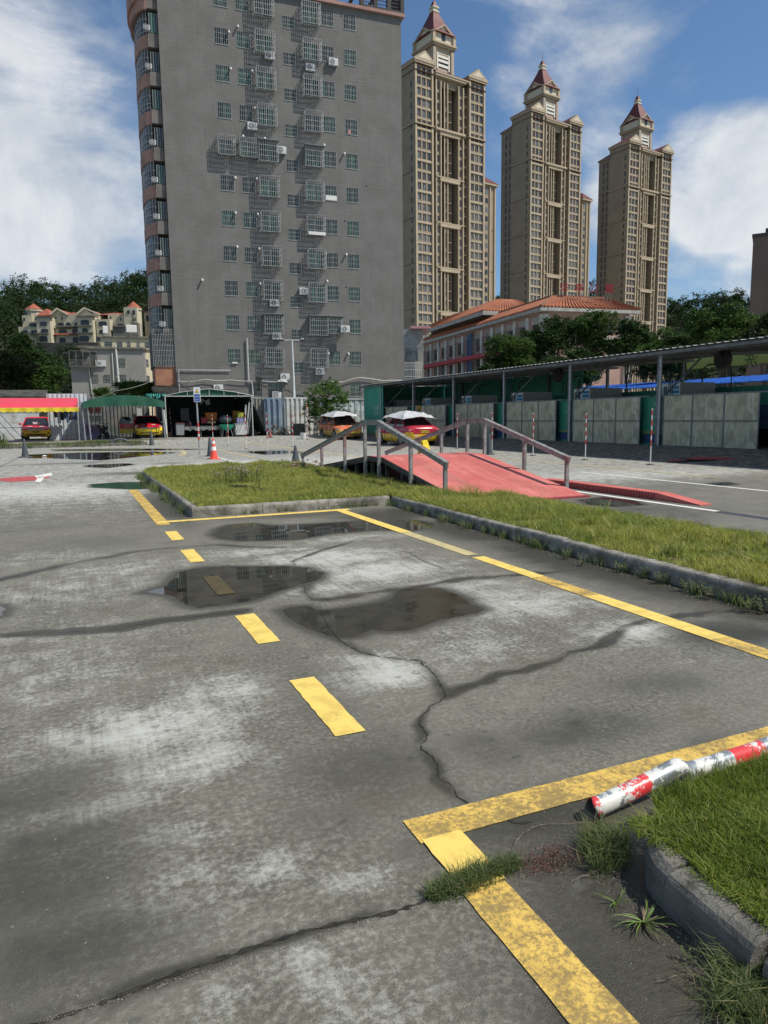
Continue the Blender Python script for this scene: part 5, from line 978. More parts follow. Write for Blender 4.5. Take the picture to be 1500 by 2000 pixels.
# leaning poles by the tents
for (pa, pb_, lbl) in (((316, 795), (322, 848), 'pale tube leaning left of the open tent, leftmost of the bundle'), ((320, 800), (326, 849), 'bent pale tube leaning between the canopy and the tent'), ((480, 790), (478, 849), 'white board leaning at the right inside of the tent'), ((492, 788), (484, 848), 'steel tube leaning against the right tent post'), ((487, 786), (481, 848), 'dark slat leaning beside the white board in the tent')):
    a_ = gp(*pa, Yt+.5 if pa[0] > 400 else Yt-.7); b_ = gp(*pb_, Yt-.1 if pa[0] > 400 else Yt-1.2); b_[2] = max(b_[2], .25); r_ = root('leaning_tube', lbl, 'metal tube', b_); mb = MB(); mb.bar(tuple(a_), tuple(b_), .10 if 'board' in lbl else .07, .03); put(mb, 'tube', wt if 'white' in lbl or 'pale' in lbl else galv, r_, w_=True, bevel=.008)
def box_item(name, label, cat, px0, px1, pyt, pyb, Y, dep, mat, lid=None, bev=.02):
    a_ = gp(px0, pyb, Y); b_ = gp(px1, pyt, Y); w_ = b_[0]-a_[0]; h_ = max(b_[2]-a_[2], .1); R_ = root(name, label, cat, ((a_[0]+b_[0])/2, Y+dep/2, a_[2])); mb = MB(); mb.loft([[(-w_/2*.96, -dep/2*.96, 0), (w_/2*.96, -dep/2*.96, 0), (w_/2*.96, dep/2*.96, 0), (-w_/2*.96, dep/2*.96, 0)], [(-w_/2, -dep/2, h_*.94), (w_/2, -dep/2, h_*.94), (w_/2, dep/2, h_*.94), (-w_/2, dep/2, h_*.94)]]); put(mb, 'box_body', mat, R_, bevel=bev)
    mb = MB(); mb.box(-w_/2-.02, w_/2+.02, -dep/2-.02, dep/2+.02, h_*.94, h_); put(mb, 'lid', lid or mat, R_, bevel=.01); return R_
Yb = 49.8
box_item('chest_freezer', 'white chest freezer standing at the right of the open tent', 'freezer', 460, 479.5, 827, 850, Yb, .9, pm('white_enamel', (.62, .63, .63), (.5, .51, .5), 2, .4), bev=.03)
box_item('storage_box', 'clear lilac plastic box on the white chest freezer', 'storage box', 463, 476, 815, 826.5, Yb+.1, .6, pm('lilac_plastic', (.30, .28, .48), None, 3, .4), pm('grey_lid', (.4, .4, .42), None))
box_item('storage_box', 'yellow green crate stacked above the lilac box', 'crate', 464.5, 476, 805.5, 814.6, Yb+.1, .5, pm('lime_plastic', (.42, .44, .04), None, 3, .5))
box_item('carton', 'tall orange brown carton behind the yellow green crate', 'carton', 457, 470, 802, 826.5, Yb+.9, .5, pm('carton_orange', (.42, .20, .03), None, 3, .8))
box_item('carton', 'large orange board box on the table left of the green basin', 'carton', 402, 423.5, 805.5, 821, Yb+.7, .6, pm('board_orange', (.40, .12, .02), (.32, .10, .02), 3, .8))
box_item('carton', 'pale flat carton under the orange board box', 'carton', 405, 422, 822, 827, Yb+.5, .6, pm('pale_carton', (.35, .28, .16), None, 3, .8))
box_item('cabinet', 'small grey cabinet with red top at the left inside of the tent', 'cabinet', 344.5, 359, 825, 850, Yb, .6, pm('grey_cabinet', (.22, .23, .24), None, 3, .5), pm('red_lid', (.22, .02, .02), None))
box_item('cabinet', 'tall grey panel cabinet standing at the back of the tent', 'cabinet', 353, 369, 797, 822, Yb+3.0, .5, pm('dim_cabinet', (.10, .115, .12), None, 3, .5))
box_item('gas_bottle_box', 'red box beside the orange board box in the tent', 'box', 393.5, 403.5, 815, 827, Yb+.6, .4, pm('red_box', (.28, .02, .03), None, 3, .5))
tbx = root('folding_table', 'long cloth covered table with bottles along the middle of the tent', 'table', (*gp(380, 850, Yb+.4)[:2], .25)); mb = MB(); mb.box(-1.0, 1.9, -.3, .3, .72, .76); put(mb, 'tabletop', galv, tbx)
for x in (-.9, .4, 1.8):
    for y in (-.25, .25): mb = MB(); mb.tube([(x, y, 0), (x, y, .72)], .018, 6); put(mb, 'leg', galv, tbx)
mb = MB(); vs = []
for i in range(24): x = -1.0+2.9*i/23; vs += [(x, -.33, .765), (x, -.34+.03*math.sin(i*1.4), .765-.22-.12*math.sin(i*.9)**2)]
mb.add(vs, [(2*i, 2*i+2, 2*i+3, 2*i+1) for i in range(23)]); tc_ = root('tablecloth', 'grey drooping cloth over the front edge of the tent table', 'tablecloth', (tbx.location.x, tbx.location.y, .98)); mb.v = [(x, y, z-.73) for x, y, z in mb.v]; put(mb, 'cloth', pm('dull_cloth', (.12, .125, .12), (.20, .20, .19), 5, .9), tc_)
for i in range(10):
    x = random.uniform(-.9, .25); h_ = random.uniform(.18, .42); b_ = root('bottle', 'one of the small jars and bottles crowded on the table in the tent', 'bottle', (tbx.location.x+x, tbx.location.y+random.uniform(-.2, .15), .25+.76), 0, 'bottles and jars on the tent table'); mb = MB(); mb.tube([(0, 0, 0), (0, 0, h_*.7), (0, 0, h_*.8), (0, 0, h_)], [.05, .05, .02, .02], 10); put(mb, 'bottle_body', [pm('bottle_pale', (.35, .34, .32), None), pm('bottle_red', (.20, .04, .04), None), pm('bottle_dim', (.10, .10, .11), None)][i % 3], b_)
bs = root('basin', 'round turquoise green basin leaning on its stand in the tent', 'basin', (*gp(443, 833, Yb-.2)[:2], 1.0)); mb = MB(); mb.tube([(0, 0, -.30), (0, 0, -.27), (0, 0, -.1), (0, 0, .08), (0, 0, .09)], [.16, .26, .42, .50, .53], 22); put(mb, 'bowl', pm('turquoise_plastic', (.03, .38, .24), (.02, .28, .18), 3, .45), bs); mb = MB()
for x, y in ((-.25, -.1), (.25, -.1), (0, .25)): mb.tube([(x, y, -.28), (x*1.5, y*1.5, -.75)], .02, 6)
put(mb, 'stand', galv, bs)
sk_ = root('sack', 'dark grey cloth sack heaped above the green basin', 'sack', (bs.location.x, bs.location.y+.25, 1.12)); mb = MB(); rings = [[((.46*math.sin(PI*t)**.6+.02)*math.cos(a)*(1+.08*math.sin(3*a)), (.3*math.sin(PI*t)**.6+.02)*math.sin(a), .62*t*(1+.05*math.sin(2*a))) for a in np.linspace(0, 2*PI, 15)[:-1]] for t in np.linspace(.08, .98, 8)]; mb.loft(rings); put(mb, 'cloth', pm('sack_cloth', (.045, .055, .065), (.07, .08, .09), 5, .9), sk_, smooth=True)
cl = root('hanging_cloth', 'pale work clothes hanging from the tent roof bar', 'clothes', (*gp(398, 786, Yb)[:2], gp(398, 790, Yb)[2])); mb = MB(); mb.loft([[(-.35, 0, .38), (.35, 0, .38), (.35, .05, .38), (-.35, .05, .38)], [(-.22, 0, .0), (-.02, 0, .2), (-.02, .05, .2), (-.22, .05, 0)]][::1]); mb.loft([[(.0, 0, .38), (.4, 0, .38), (.4, .05, .38), (.0, .05, .38)], [(.18, 0, -.05), (.42, 0, .0), (.42, .05, .0), (.18, .05, -.05)]]); put(mb, 'cloth', pm('khaki_cloth', (.12, .13, .10), None, 4, .9), cl)
# containers and white ribbed fence
Yk = 52.5; k0 = gp(497, 779, Yk); k1 = gp(512, 779, Yk); zk = gp(520, 779, Yk)[2]
def cont(label, pxa, pxb, mat, Y=Yk, top=779, pitch=.30, dep=.09):
    a_ = gp(pxa, top, Y); b_ = gp(pxb, top, Y); R_ = root('container_wall', label, 'container wall', (a_[0], Y, .2)); mb = MB(); corrugated(mb, a_[0], b_[0], .2, a_[2], Y, pitch, dep); put(mb, 'ribbed_side', mat, R_, w_=True); mb = MB(); mb.box(a_[0], b_[0], Y-.10, Y+.02, a_[2]+.002, a_[2]+.12); mb.box(a_[0], b_[0], Y+.03, Y+2.3, .2, a_[2]-.02); put(mb, 'frame', mat, R_, w_=True); return R_
cont('dull cream ribbed container end right beside the tent', 490, 515.5, pm('cream_container', (.30, .29, .25), (.20, .19, .16), 1.5, .7), pitch=.24)
cont('grey blue container side with dark slots along its top', 516, 551, pm('blue_grey_container', (.22, .29, .36), (.16, .22, .28), 1.2, .6, c3=(.30, .31, .30), s3=2), Y=Yk-.5, top=780, pitch=.42, dep=.12)
cont('rust streaked white container side behind the lamp post and tree', 555, 611, pm('white_container', (.62, .62, .60), (.48, .48, .46), 1.3, .7, c3=(.25, .17, .11), s3=1.8), Y=Yk, top=779, pitch=.36, dep=.10)
cont('pale blue patched container side between the tree and the green shed', 640, 718, pm('pale_container', (.42, .47, .48), (.30, .31, .30), .8, .7, c3=(.10, .09, .08), s3=1.6), Y=Yk-.3, top=781, pitch=.5, dep=.05)
jk = root('junk_pile', 'tangled heap of vines, boards and scrap against the white container', 'scrap heap', (*gp(560, 850, Yk-1.3)[:2], .2)); mb = MB()
for i in range(150): x, y = random.gauss(0, .8), random.gauss(0, .35); z = abs(random.gauss(.25, .25)); mb.bar((x, y, z), (x+random.gauss(0, .22), y+random.gauss(0, .2), max(.02, z+random.gauss(0, .16))), random.uniform(.03, .12), .03)
mb.box(.45, 1.25, -.5, .0, .0, .85); put(mb, 'scrap', pm('scrap_mix', (.10, .085, .065), (.22, .20, .17), 3, .9, rnd=.4), jk)
bc = GS(592.5, 857.5); bk = root('bucket', 'white plastic bucket next to the dark footed pole by the van', 'bucket', bc); mb = MB(); mb.tube([(0, 0, 0), (0, 0, .36), (0, 0, .40)], [.15, .20, .215], 18); put(mb, 'bucket_body', whip, bk); mb = MB(); mb.tube([(.20*math.cos(a), -.08*math.sin(a), .38-.16*math.sin(a)) for a in np.linspace(0, PI, 9)], .006, 5); put(mb, 'handle', galv, bk)
# ------------------------------------------------------------------ tall grey apartment block
HB = -3.0; P0 = PY(331, 480, 67.0); P0 = np.array([P0[0], 67.0])
def z3p(x, y): return (250+x/2.727, 400+y/2.727)
def z2p(x, y): return (250+x/2.727, y/2.727)
W_ = hit(*z3p(1467, 500), P0, HB)[0]; ZR = hit(785, 30, P0, HB)[1]; DEP = 15.0
ZR = (ZR + hit(543, -2, P0, HB)[1])/2
tall = root('apartment_block', 'tall grey rendered apartment block with barred windows filling the middle of the view', 'apartment block', (P0[0], P0[1], 0), math.radians(HB))
rowz = [hit(*z3p(1180, y), P0, HB)[1] for y in (783, 613, 437, 258, 82)] + [hit(*z2p(1160, y), P0, HB)[1] for y in (990, 808, 628, 443, 257, 67)]
rowz_l = [hit(*z3p(530, y), P0, HB)[1] for y in (767, 587, 403, 215, 30)] + [hit(*z2p(480, y), P0, HB)[1] for y in (932, 740, 547, 347, 150, -45)]
rowz = [(a+b)/2 for a, b in zip(rowz, rowz_l)]
# regular storey height through the measured rows
kk = np.arange(11); sl, ic = np.polyfit(kk, rowz, 1); rowz = [ic+sl*k for k in range(-1, 12)]; ZR = max(ZR, rowz[11]+.5)
cu = lambda a, b, y=600: (hit(*z3p(a, y), P0, HB)[0], hit(*z3p(b, y), P0, HB)[0])
CA, CB, CC, CD, CE, CF, CG = cu(523, 592), cu(635, 702), cu(732, 812), cu(868, 930), cu(972, 1045), cu(1066, 1126), cu(1178, 1238)
WH = 1.32
openings = []       # (u0,u1,z0,z1,type)
for i, z in enumerate(rowz):
    k = i-1
    if z > ZR-.2: continue
    for nm, (a, b) in (('A', CA), ('B', CB), ('C', CC), ('E', CE), ('F', CF), ('G', CG)):
        if k == -1 and nm in 'AEF': continue
        hh = WH+(.18 if nm in 'CE' else 0)
        openings.append((a, b, z-hh, z, nm, k))
    if k >= 0 or k == -1: openings.append((CD[0], CD[1], z-1.12-1.0, z-1.12, 'D', k))
openings = [o for o in openings if o[2] > .5]
def facade(mb, w_, z0, z1, ops, rev=.14, mi=0, y=0.0):
    """wall face with real openings and reveals, column by column"""
    cols = {}
    for o in ops: cols.setdefault((round(o[0], 3), round(o[1], 3)), []).append(o)
    cs = sorted(cols); x = 0.0
    def quad(a, b, c, d): mb.add([(a, y, c), (b, y, c), (b, y, d), (a, y, d)], [(0, 1, 2, 3)], mi)
    for c in cs:
        if c[0] > x: quad(x, c[0], z0, z1)
        zz = z0
        for o in sorted(cols[c], key=lambda q: q[2]):
            quad(c[0], c[1], zz, o[2]); zz = o[3]
            a, b, p, q = c[0], c[1], o[2], o[3]
            mb.add([(a, y, p), (b, y, p), (b, y, q), (a, y, q), (a, y+rev, p), (b, y+rev, p), (b, y+rev, q), (a, y+rev, q)], [(0, 4, 5, 1), (1, 5, 6, 2), (2, 6, 7, 3), (3, 7, 4, 0)], mi)
        quad(c[0], c[1], zz, z1); x = c[1]
    quad(x, w_, z0, z1)
def wallmat():
    m = bpy.data.materials.new('grey_render'); m.use_nodes = True; t = NT(m.node_tree); co = t.n('ShaderNodeTexCoord').outputs['Object']
    a = t.noise(co, .5, 6, .6); st = t.noise(t.n('ShaderNodeMapping', None, Vector=co, Scale=(3.2, 1, .12)).outputs[0], 1.2, 6, .65); ln = t.noise(t.n('ShaderNodeMapping', None, Vector=co, Scale=(.5, 1, 7.5)).outputs[0], 1.3, 5, .6); g_ = t.noise(co, 9, 5, .7)
    col = t.mix(t.ramp(a, .35, .65), (.138, .132, .124), (.168, .162, .153)); col = t.mix(t.math('MULTIPLY', t.ramp(st, .48, .75), .5), col, (.108, .103, .096)); col = t.mix(t.math('MULTIPLY', t.ramp(st, .40, .28), .35), col, (.23, .22, .205)); col = t.mix(t.math('MULTIPLY', t.ramp(ln, .52, .68), .45), col, (.12, .113, .106)); col = t.mix(t.math('MULTIPLY', t.ramp(g_, .5, .8), .3), col, (.22, .21, .195))
    zc_ = t.n('ShaderNodeSeparateXYZ', None, Vector=co).outputs[2]; st2 = t.noise(t.n('ShaderNodeMapping', None, Vector=co, Scale=(1.1, 1, .05)).outputs[0], 1.0, 3, .5); col = t.mix(t.math('MULTIPLY', t.ramp(st2, .60, .68), .35), col, (.20, .170, .14))
    h_ = t.math('ADD', t.math('MULTIPLY', ln, .7), t.math('MULTIPLY', g_, .5)); b = t.n('ShaderNodeBump', None, Height=h_, Strength=.55, Distance=.05)
    p = t.n('ShaderNodeBsdfPrincipled', None, Base_Color=col, Roughness=.88, Normal=b.outputs[0]); o = t.n('ShaderNodeOutputMaterial'); t.t.links.new(p.outputs[0], o.inputs[0]); return m
greyr = wallmat(); pinkr = pm('pink_render', (.36, .215, .175), (.29, .17, .14), 1.2, .85, c3=(.16, .11, .09), s3=.7); tgl = glassmat('apartment_glass', (.018, .022, .022), (.045, .13, .085), .55, .65); barm = pm('window_bar', (.36, .37, .36), (.24, .25, .24), 6, .5, .3); dkfr = pm('window_frame', (.30, .31, .30), (.20, .21, .20), 4, .5)
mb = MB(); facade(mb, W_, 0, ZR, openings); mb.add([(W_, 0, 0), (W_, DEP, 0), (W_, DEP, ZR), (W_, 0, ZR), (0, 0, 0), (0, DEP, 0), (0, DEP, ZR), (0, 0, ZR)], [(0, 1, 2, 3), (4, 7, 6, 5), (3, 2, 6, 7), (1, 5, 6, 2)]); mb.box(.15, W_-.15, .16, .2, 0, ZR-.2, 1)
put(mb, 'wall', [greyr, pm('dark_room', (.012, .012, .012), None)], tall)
# roof edge, parapet and dark pergola
mb = MB(); mb.box(-.25, W_+.30, -.30, DEP+.2, ZR+.002, ZR+.28); put(mb, 'roof_slab', pinkr, tall)
uP = hit(703, 5, P0, HB)[0]; mb = MB(); mb.box(1.5, uP-3.5, .3, .55, ZR+.28, ZR+1.5); mb.box(2.5, uP-1.2, 3.5, 8, ZR+.28, ZR+3.6); put(mb, 'parapet', pm('roof_render', (.27, .26, .25), (.20, .19, .18), 1, .9), tall)
pgm = pm('pergola_dark', (.045, .042, .040), (.07, .065, .06), 2, .8); mb = MB(); mb.box(uP, W_+.25, -.22, .05, ZR+.28, ZR+.50); mb.box(uP, W_+.25, -.22, .1, ZR+2.3, ZR+2.7)
for u in np.linspace(uP+.15, W_+.10, 4): mb.box(u-.18, u+.18, -.2, .15, ZR+.5, ZR+2.3)
for z in (.78, 1.10, 1.42, 1.75, 2.05): mb.box(uP, W_+.2, -.08, -.03, ZR+z, ZR+z+.07)
for u in np.linspace(uP+.2, W_, 3): mb.box(u-.1, u+.1, .16, 5, ZR+2.32, ZR+2.6)
mb.box(W_-.1, W_+.18, .3, 6, ZR+.28, ZR+2.3); put(mb, 'pergola', pgm, tall)
# window prototypes share meshes
def winmesh(w_, h_, plain=True):
    f_ = MB(); fr = .05; 
    for a, b, c, d in ((0, w_, 0, fr), (0, w_, h_-fr, h_), (0, fr, fr, h_-fr), (w_-fr, w_, fr, h_-fr), (w_/2-.025, w_/2+.025, fr, h_-fr)): f_.box(a, b, .07, .11, c, d)
    f_.box(-.03, w_+.03, -.035, .05, -.06, 0)
    g_ = MB(); g_.box(fr, w_-fr, .085, .10, fr, h_-fr); b_ = MB(); n_ = 7
    for k in range(n_+1): x = w_*k/n_; b_.box(x-.013, x+.013, -.020, .006, 0, h_)
    for k in range(4): z = h_*k/3; b_.box(0, w_, -.026, .010, z-.012, z+.012)
    return f_, g_, b_
def cagemesh(w_, h_, dp=.62):
    c_ = MB(); e = .16; x0_, x1_, z0_, z1_ = -e, w_+e, -.16, h_+.12; r_ = .017
    for k in range(10):
        x = x0_+(x1_-x0_)*k/9; c_.box(x-r_, x+r_, -dp-r_, -dp+r_, z0_, z1_); c_.box(x-r_, x+r_, -dp, .0, z0_-r_, z0_+r_); c_.box(x-r_, x+r_, -dp, .0, z1_-r_, z1_+r_)
    for k in range(5): z = z0_+(z1_-z0_)*k/4; c_.box(x0_, x1_, -dp-r_*1.2, -dp+r_*1.2, z-r_, z+r_); c_.box(x0_-r_, x0_+r_, -dp, 0, z-r_, z+r_); c_.box(x1_-r_, x1_+r_, -dp, 0, z-r_, z+r_)
    for k in range(1, 4): y = -dp*k/4; c_.box(x0_-r_, x0_+r_, y-r_, y+r_, z0_, z1_); c_.box(x1_-r_, x1_+r_, y-r_, y+r_, z0_, z1_)
    return c_
PR = {}
cages = {('C', k) for k in range(-0, 12)} | {('E', k) for k in range(0, 12)} | {('A', 6), ('B', 6), ('F', 1)}
for (a, b, p, q, nm, k) in openings:
    w_, h_ = b-a, q-p; key = (round(w_, 2), round(h_, 2), (nm, k) in cages)
    if key not in PR:
        f_, g_, b_ = winmesh(w_, h_); d_ = {}
        d_['f'] = f_.mesh('window'); d_['f'].materials.append(dkfr); d_['g'] = g_.mesh('glass'); d_['g'].materials.append(tgl)
        bb = cagemesh(w_, h_) if key[2] else b_; d_['b'] = bb.mesh('security_bars'); d_['b'].materials.append(barm); PR[key] = d_
    o = bpy.data.objects.new('window', PR[key]['f']); link(o, tall); o.location = (a, 0, p)
    if (nm, k) in cages: o['label'] = 'window inside a projecting steel cage'
    link(bpy.data.objects.new('glass', PR[key]['g']), o); link(bpy.data.objects.new('security_cage' if key[2] else 'security_bars', PR[key]['b']), o)
    if (nm, k) == ('F', 5): m_ = MB(); m_.box(.02, w_-.02, -.05, -.03, .0, .42); put(m_, 'white_cloth', whip, o)
    if (nm, k) == ('G', 7): m_ = MB(); m_.box(.25, .45, -.06, -.035, .0, .38); put(m_, 'hanging_cloth', pm('pink_cloth', (.55, .22, .22), None), o)
    if (nm, k) == ('A', 0): m_ = MB(); m_.box(.35, .85, -.14, -.04, .0, .12); put(m_, 'window_ledge_tray', whip, o)
    if (nm, k) == ('E', 4): m_ = MB(); m_.box(-.14, w_+.14, -.66, -.64, -.16, .12); put(m_, 'white_panel', whip, o)
    if nm in 'CE' and k in (1, 6) or (nm, k) == ('F', 1): m_ = MB(); m_.box(-.25, w_+.3, -.72, 0, h_+.14, h_+.17); put(m_, 'canopy_sheet', galv, o)
# vent hoods and small holes
hood = MB(); hood.tube([(0, 0, 0), (0, -.16, 0), (0, -.22, -.03), (0, -.25, -.10), (0, -.25, -.16)], [.07, .075, .085, .085, .08], 10); hm = hood.mesh('vent_hood'); hm.materials.append(whip)
for zf, lst in ((z2p, [(583, 142), (535, 172), (660, 380), (545, 367), (672, 575), (611, 725), (560, 760), (726, 738), (1030, 615), (1042, 773), (1150, 818), (570, 947), (684, 952)]), (z3p, [(571, 42), (690, 50), (1044, 76), (580, 223), (697, 233), (1050, 258), (1160, 264), (395, 399), (703, 419), (1058, 405), (987, 609), (1065, 789), (1172, 791)])):
    for x, y in lst: u, z = hit(*zf(x, y), P0, HB); o = link(bpy.data.objects.new('vent_hood', hm), tall); o.location = (u, 0, z)
hole = MB()
for zf, lst in ((z2p, [(1017, 50), (1135, 85), (648, 344), (1270, 991)]), (z3p, [(1156, 87), (1163, 438), (711, 598)])):
    for x, y in lst: u, z = hit(*zf(x, y), P0, HB); hole.tube([(u, .02, z), (u, -.012, z)], .085, 12)
put(hole, 'pipe_holes', plastic, tall)
# air conditioners hanging on the wall: things of their own
acb = pm('ac_white', (.60, .61, .60), (.50, .51, .50), 3, .45); acg = pm('ac_grille', (.10, .10, .10), (.2, .2, .2), 20, .5)
def ac_unit(label, loc, rz, w_=.86, h_=.62):
    R_ = root('air_conditioner', label, 'air conditioner', loc, rz); mb = MB(); mb.box(-w_/2, w_/2, -.34, -.04, 0, h_); put(mb, 'casing', acb, R_, bevel=.02)
    mb = MB(); mb.tube([(-.11, -.345, h_/2), (-.11, -.352, h_/2)], .235, 20); put(mb, 'fan_grille', acg, R_); mb = MB(); 
    for k in range(3): mb.tube([(-.11+(.235-.07*k)*math.cos(a), -.356, h_/2+(.235-.07*k)*math.sin(a)) for a in np.linspace(0, 2*PI, 19)], .008, 4, cap=False)
    mb.tube([(-.11, -.35, h_/2), (-.11, -.362, h_/2)], .05, 10); put(mb, 'fan_guard', acb, R_)
    mb = MB(); mb.box(-w_/2+.1, -w_/2+.14, -.40, 0, -.05, -.005); mb.box(w_/2-.14, w_/2-.10, -.40, 0, -.05, -.005); mb.box(-w_/2+.1, -w_/2+.13, -.03, 0, -.35, 0); mb.box(w_/2-.13, w_/2-.1, -.03, 0, -.35, 0); put(mb, 'bracket', galv, R_)
    return R_
def wp(u, v, z): a = math.radians(HB); return (P0[0]+u*math.cos(a)-v*math.sin(a), P0[1]+u*math.sin(a)+v*math.cos(a), z)
for zf, x, y, l in [(z2p, 752, 322, 'air conditioner under the second cage from the top in the left cage column'), (z2p, 968, 384, 'air conditioner just above the third cage from the top in the right cage column'), (z2p, 1090, 356, 'air conditioner high on the wall under a plain window, nearest the top right'), (z2p, 660, 697, 'air conditioner on the grey wall just above the row of three cages'), (z2p, 815, 824, 'air conditioner to the right of the row of three cages'),
                    (z3p, 778, 543, 'air conditioner under the cage with the green lit curtain'), (z3p, 935, 481, 'air conditioner tight against the left side of a cage in the right column'), (z3p, 790, 719, 'air conditioner under a cage, level with the small window beside the lamp arm'), (z3p, 833, 936, 'air conditioner left of the lamp pole, level with the loose cables'), (z3p, 1020, 906, 'air conditioner with dark fan, right of the lamp pole above the tree'), (z3p, 790, 1031, 'lowest air conditioner, above the container roofs'), (z3p, 480, 995, 'air conditioner showing just over the tent ridge'), (z3p, 1143, 685, 'air conditioner standing inside a wide caged window above the tree')]:
    u, z = hit(*zf(x, y), P0, HB); ac_unit(l, wp(u, -.66 if 'standing inside' in l else 0, z), math.radians(HB))
# side strip and curved balconies on the left
balg = pm('balcony_glass', (.075, .080, .078), (.13, .15, .14), .8, .3, spec=.3); railm = pm('balcony_rail', (.36, .36, .36), (.28, .28, .28), 4, .5, .3)
zs0 = hit(345, 742, P0, HB)[1]; mb = MB(); SW = .85
mb.box(-SW, -.02, 1.2, 9, zs0-2, ZR); 
for i, z in enumerate(rowz): 
    if z < ZR: mb.box(-SW-.05, -.005, .25, 1.18, z-2.35, z-1.25 if z-1.25 > zs0 else zs0+.3)
put(mb, 'side_strip', pm('side_grey', (.17, .15, .14), (.12, .11, .10), 1.5, .85), tall)
for i, z in enumerate(rowz[1:]):
    if z > ZR+.5: continue
    o = MB(); o.box(-SW+.12, -.1, .30, .34, z-1.2, z+.35); w_ = put(o, 'window', tgl, tall); w_['label'] = 'green side window in the recessed strip'; b_ = MB()
    for k in range(4): u = -SW+.12+(SW-.22)*k/3; b_.box(u-.02, u+.02, .26, .295, z-1.2, z+.35)
    put(b_, 'window_frame', dkfr, w_)
def arcp(r0, r1, n=14): return [(-SW-r0*math.sin(t_), 3.6-3.3*(r1)*math.cos(t_)) for t_ in np.linspace(0, PI, n)]
BR = 1.0
def ringwall(mb, rx, ry, z0, z1, th=.08, mi=0, n=18):
    rr = []
    for t_ in np.linspace(0, PI, n):
        o_ = (-SW-rx*math.sin(t_), 3.7-ry*math.cos(t_)); i_ = (-SW-(rx-th)*math.sin(t_), 3.7-(ry-th)*math.cos(t_)); rr.append([(o_[0], o_[1], z0), (o_[0], o_[1], z1), (i_[0], i_[1], z1), (i_[0], i_[1], z0)])
    mb.loft(rr, mi)
for i, z in enumerate(rowz):
    zb_ = z-2.35
    if zb_ < zs0+2.0: continue
    if zb_ > ZR-2: continue
    b = MB(); ringwall(b, BR, 3.2, zb_, zb_+1.02, .1); b.prism([(-SW-BR*.96*math.sin(t_), 3.7-3.1*math.cos(t_)) for t_ in np.linspace(PI, 0, 14)], zb_-.02, zb_+.08); bo = put(b, 'balcony', pinkr, tall)
    g_ = MB(); ringwall(g_, BR-.12, 3.05, zb_+1.02, zb_+3.10, .03); put(g_, 'balcony_glazing', balg, bo); r_ = MB()
    for zz in (1.3, 1.65, 2.3): ringwall(r_, BR-.03, 3.15, zb_+zz, zb_+zz+.05, .04)
    for t_ in np.linspace(.1, PI-.1, 13): x, y = -SW-(BR-.05)*math.sin(t_), 3.7-3.13*math.cos(t_); r_.box(x-.02, x+.02, y-.02, y+.02, zb_+.78, zb_+3.1)
    put(r_, 'balcony_railing', railm, bo)
    if i in (2, 3, 4, 5, 6, 7, 9, 10, 11): ac_unit('air conditioner on the curved balcony side of the grey block, %s' % {2: 'lowest of the column', 3: 'second from the bottom', 4: 'third from the bottom', 5: 'fourth from the bottom', 6: 'fifth from the bottom', 7: 'sixth from the bottom', 9: 'third from the top', 10: 'second from the top', 11: 'topmost of the column'}[i], wp(-SW-.05, .2, z-1.2), math.radians(HB), .42, .38)
# bottom caged balcony and cantilevered pink box
mb = MB(); 
for k in range(14): u = -SW-1.0+1.8*k/13; mb.box(u-.02, u+.02, .1, .14, zs0+1.2, zs0+4.4)
for k in range(8): z = zs0+1.2+3.2*k/7; mb.box(-SW-1.0, .7-.0 if False else -.02, .09, .15, z-.015, z+.015)
put(mb, 'balcony_cage', barm, tall); mb = MB(); mb.box(-SW-1.0, -.3, .5, 6, zs0+1.2, zs0+4.4); put(mb, 'balcony_room', pm('dark_side_room', (.045, .045, .045), (.09, .09, .085), 1.5, .8), tall)
mb = MB(); mb.box(-SW-.9, -.01, .2, 5.5, zs0-.5, zs0+1.15); put(mb, 'balcony_base', pm('orange_render', (.36, .17, .10), (.28, .13, .09), 1.5, .85), tall); mb = MB(); mb.add([(-SW-1.2, -.3, zs0-.6), (.0, -.3, zs0-.6), (.0, 5.5, zs0-.6), (-SW-1.2, 5.5, zs0-.6), (-SW-1.0, .1, zs0-1.0), (.0, .1, zs0-1.3), (.0, 5, zs0-1.3), (-SW-1.0, 5, zs0-1.0)], [(0, 1, 2, 3), (4, 7, 6, 5), (0, 4, 5, 1), (3, 2, 6, 7), (0, 3, 7, 4)]); put(mb, 'awning_roof', pm('old_awning', (.13, .12, .11), (.20, .19, .17), 2, .9), tall)
mb = MB(); ringwall(mb, BR+.45, 3.8, ZR-2.2, ZR-.6, .25); ringwall(mb, BR+.25, 3.6, ZR-3.0, ZR-2.2, .25); mb.prism([(-SW-(BR+.45)*math.sin(t_), 3.7-3.8*math.cos(t_)) for t_ in np.linspace(PI, 0, 14)], ZR-.6, ZR-.4); put(mb, 'curved_cornice', pinkr, tall)
# right hand side bays seen edge on
mb = MB()
for i, z in enumerate(rowz):
    if z < ZR-.5: mb.box(W_+.001, W_+.30, 1.0, 4.5, z-2.35, z-1.2)
put(mb, 'side_bay', pm('pale_side', (.34, .30, .26), (.26, .23, .20), 1.5, .8), tall)
mb = MB()
for i, z in enumerate(rowz):
    if z < ZR-.5:
        for c in (z-1.1, z+.35): mb.box(W_+.05, W_+.28, 1.0, 1.06, c, c+.07)
        mb.box(W_+.22, W_+.28, 1.0, 1.06, z-1.1, z+.4)
put(mb, 'side_window_frame', whip, tall)
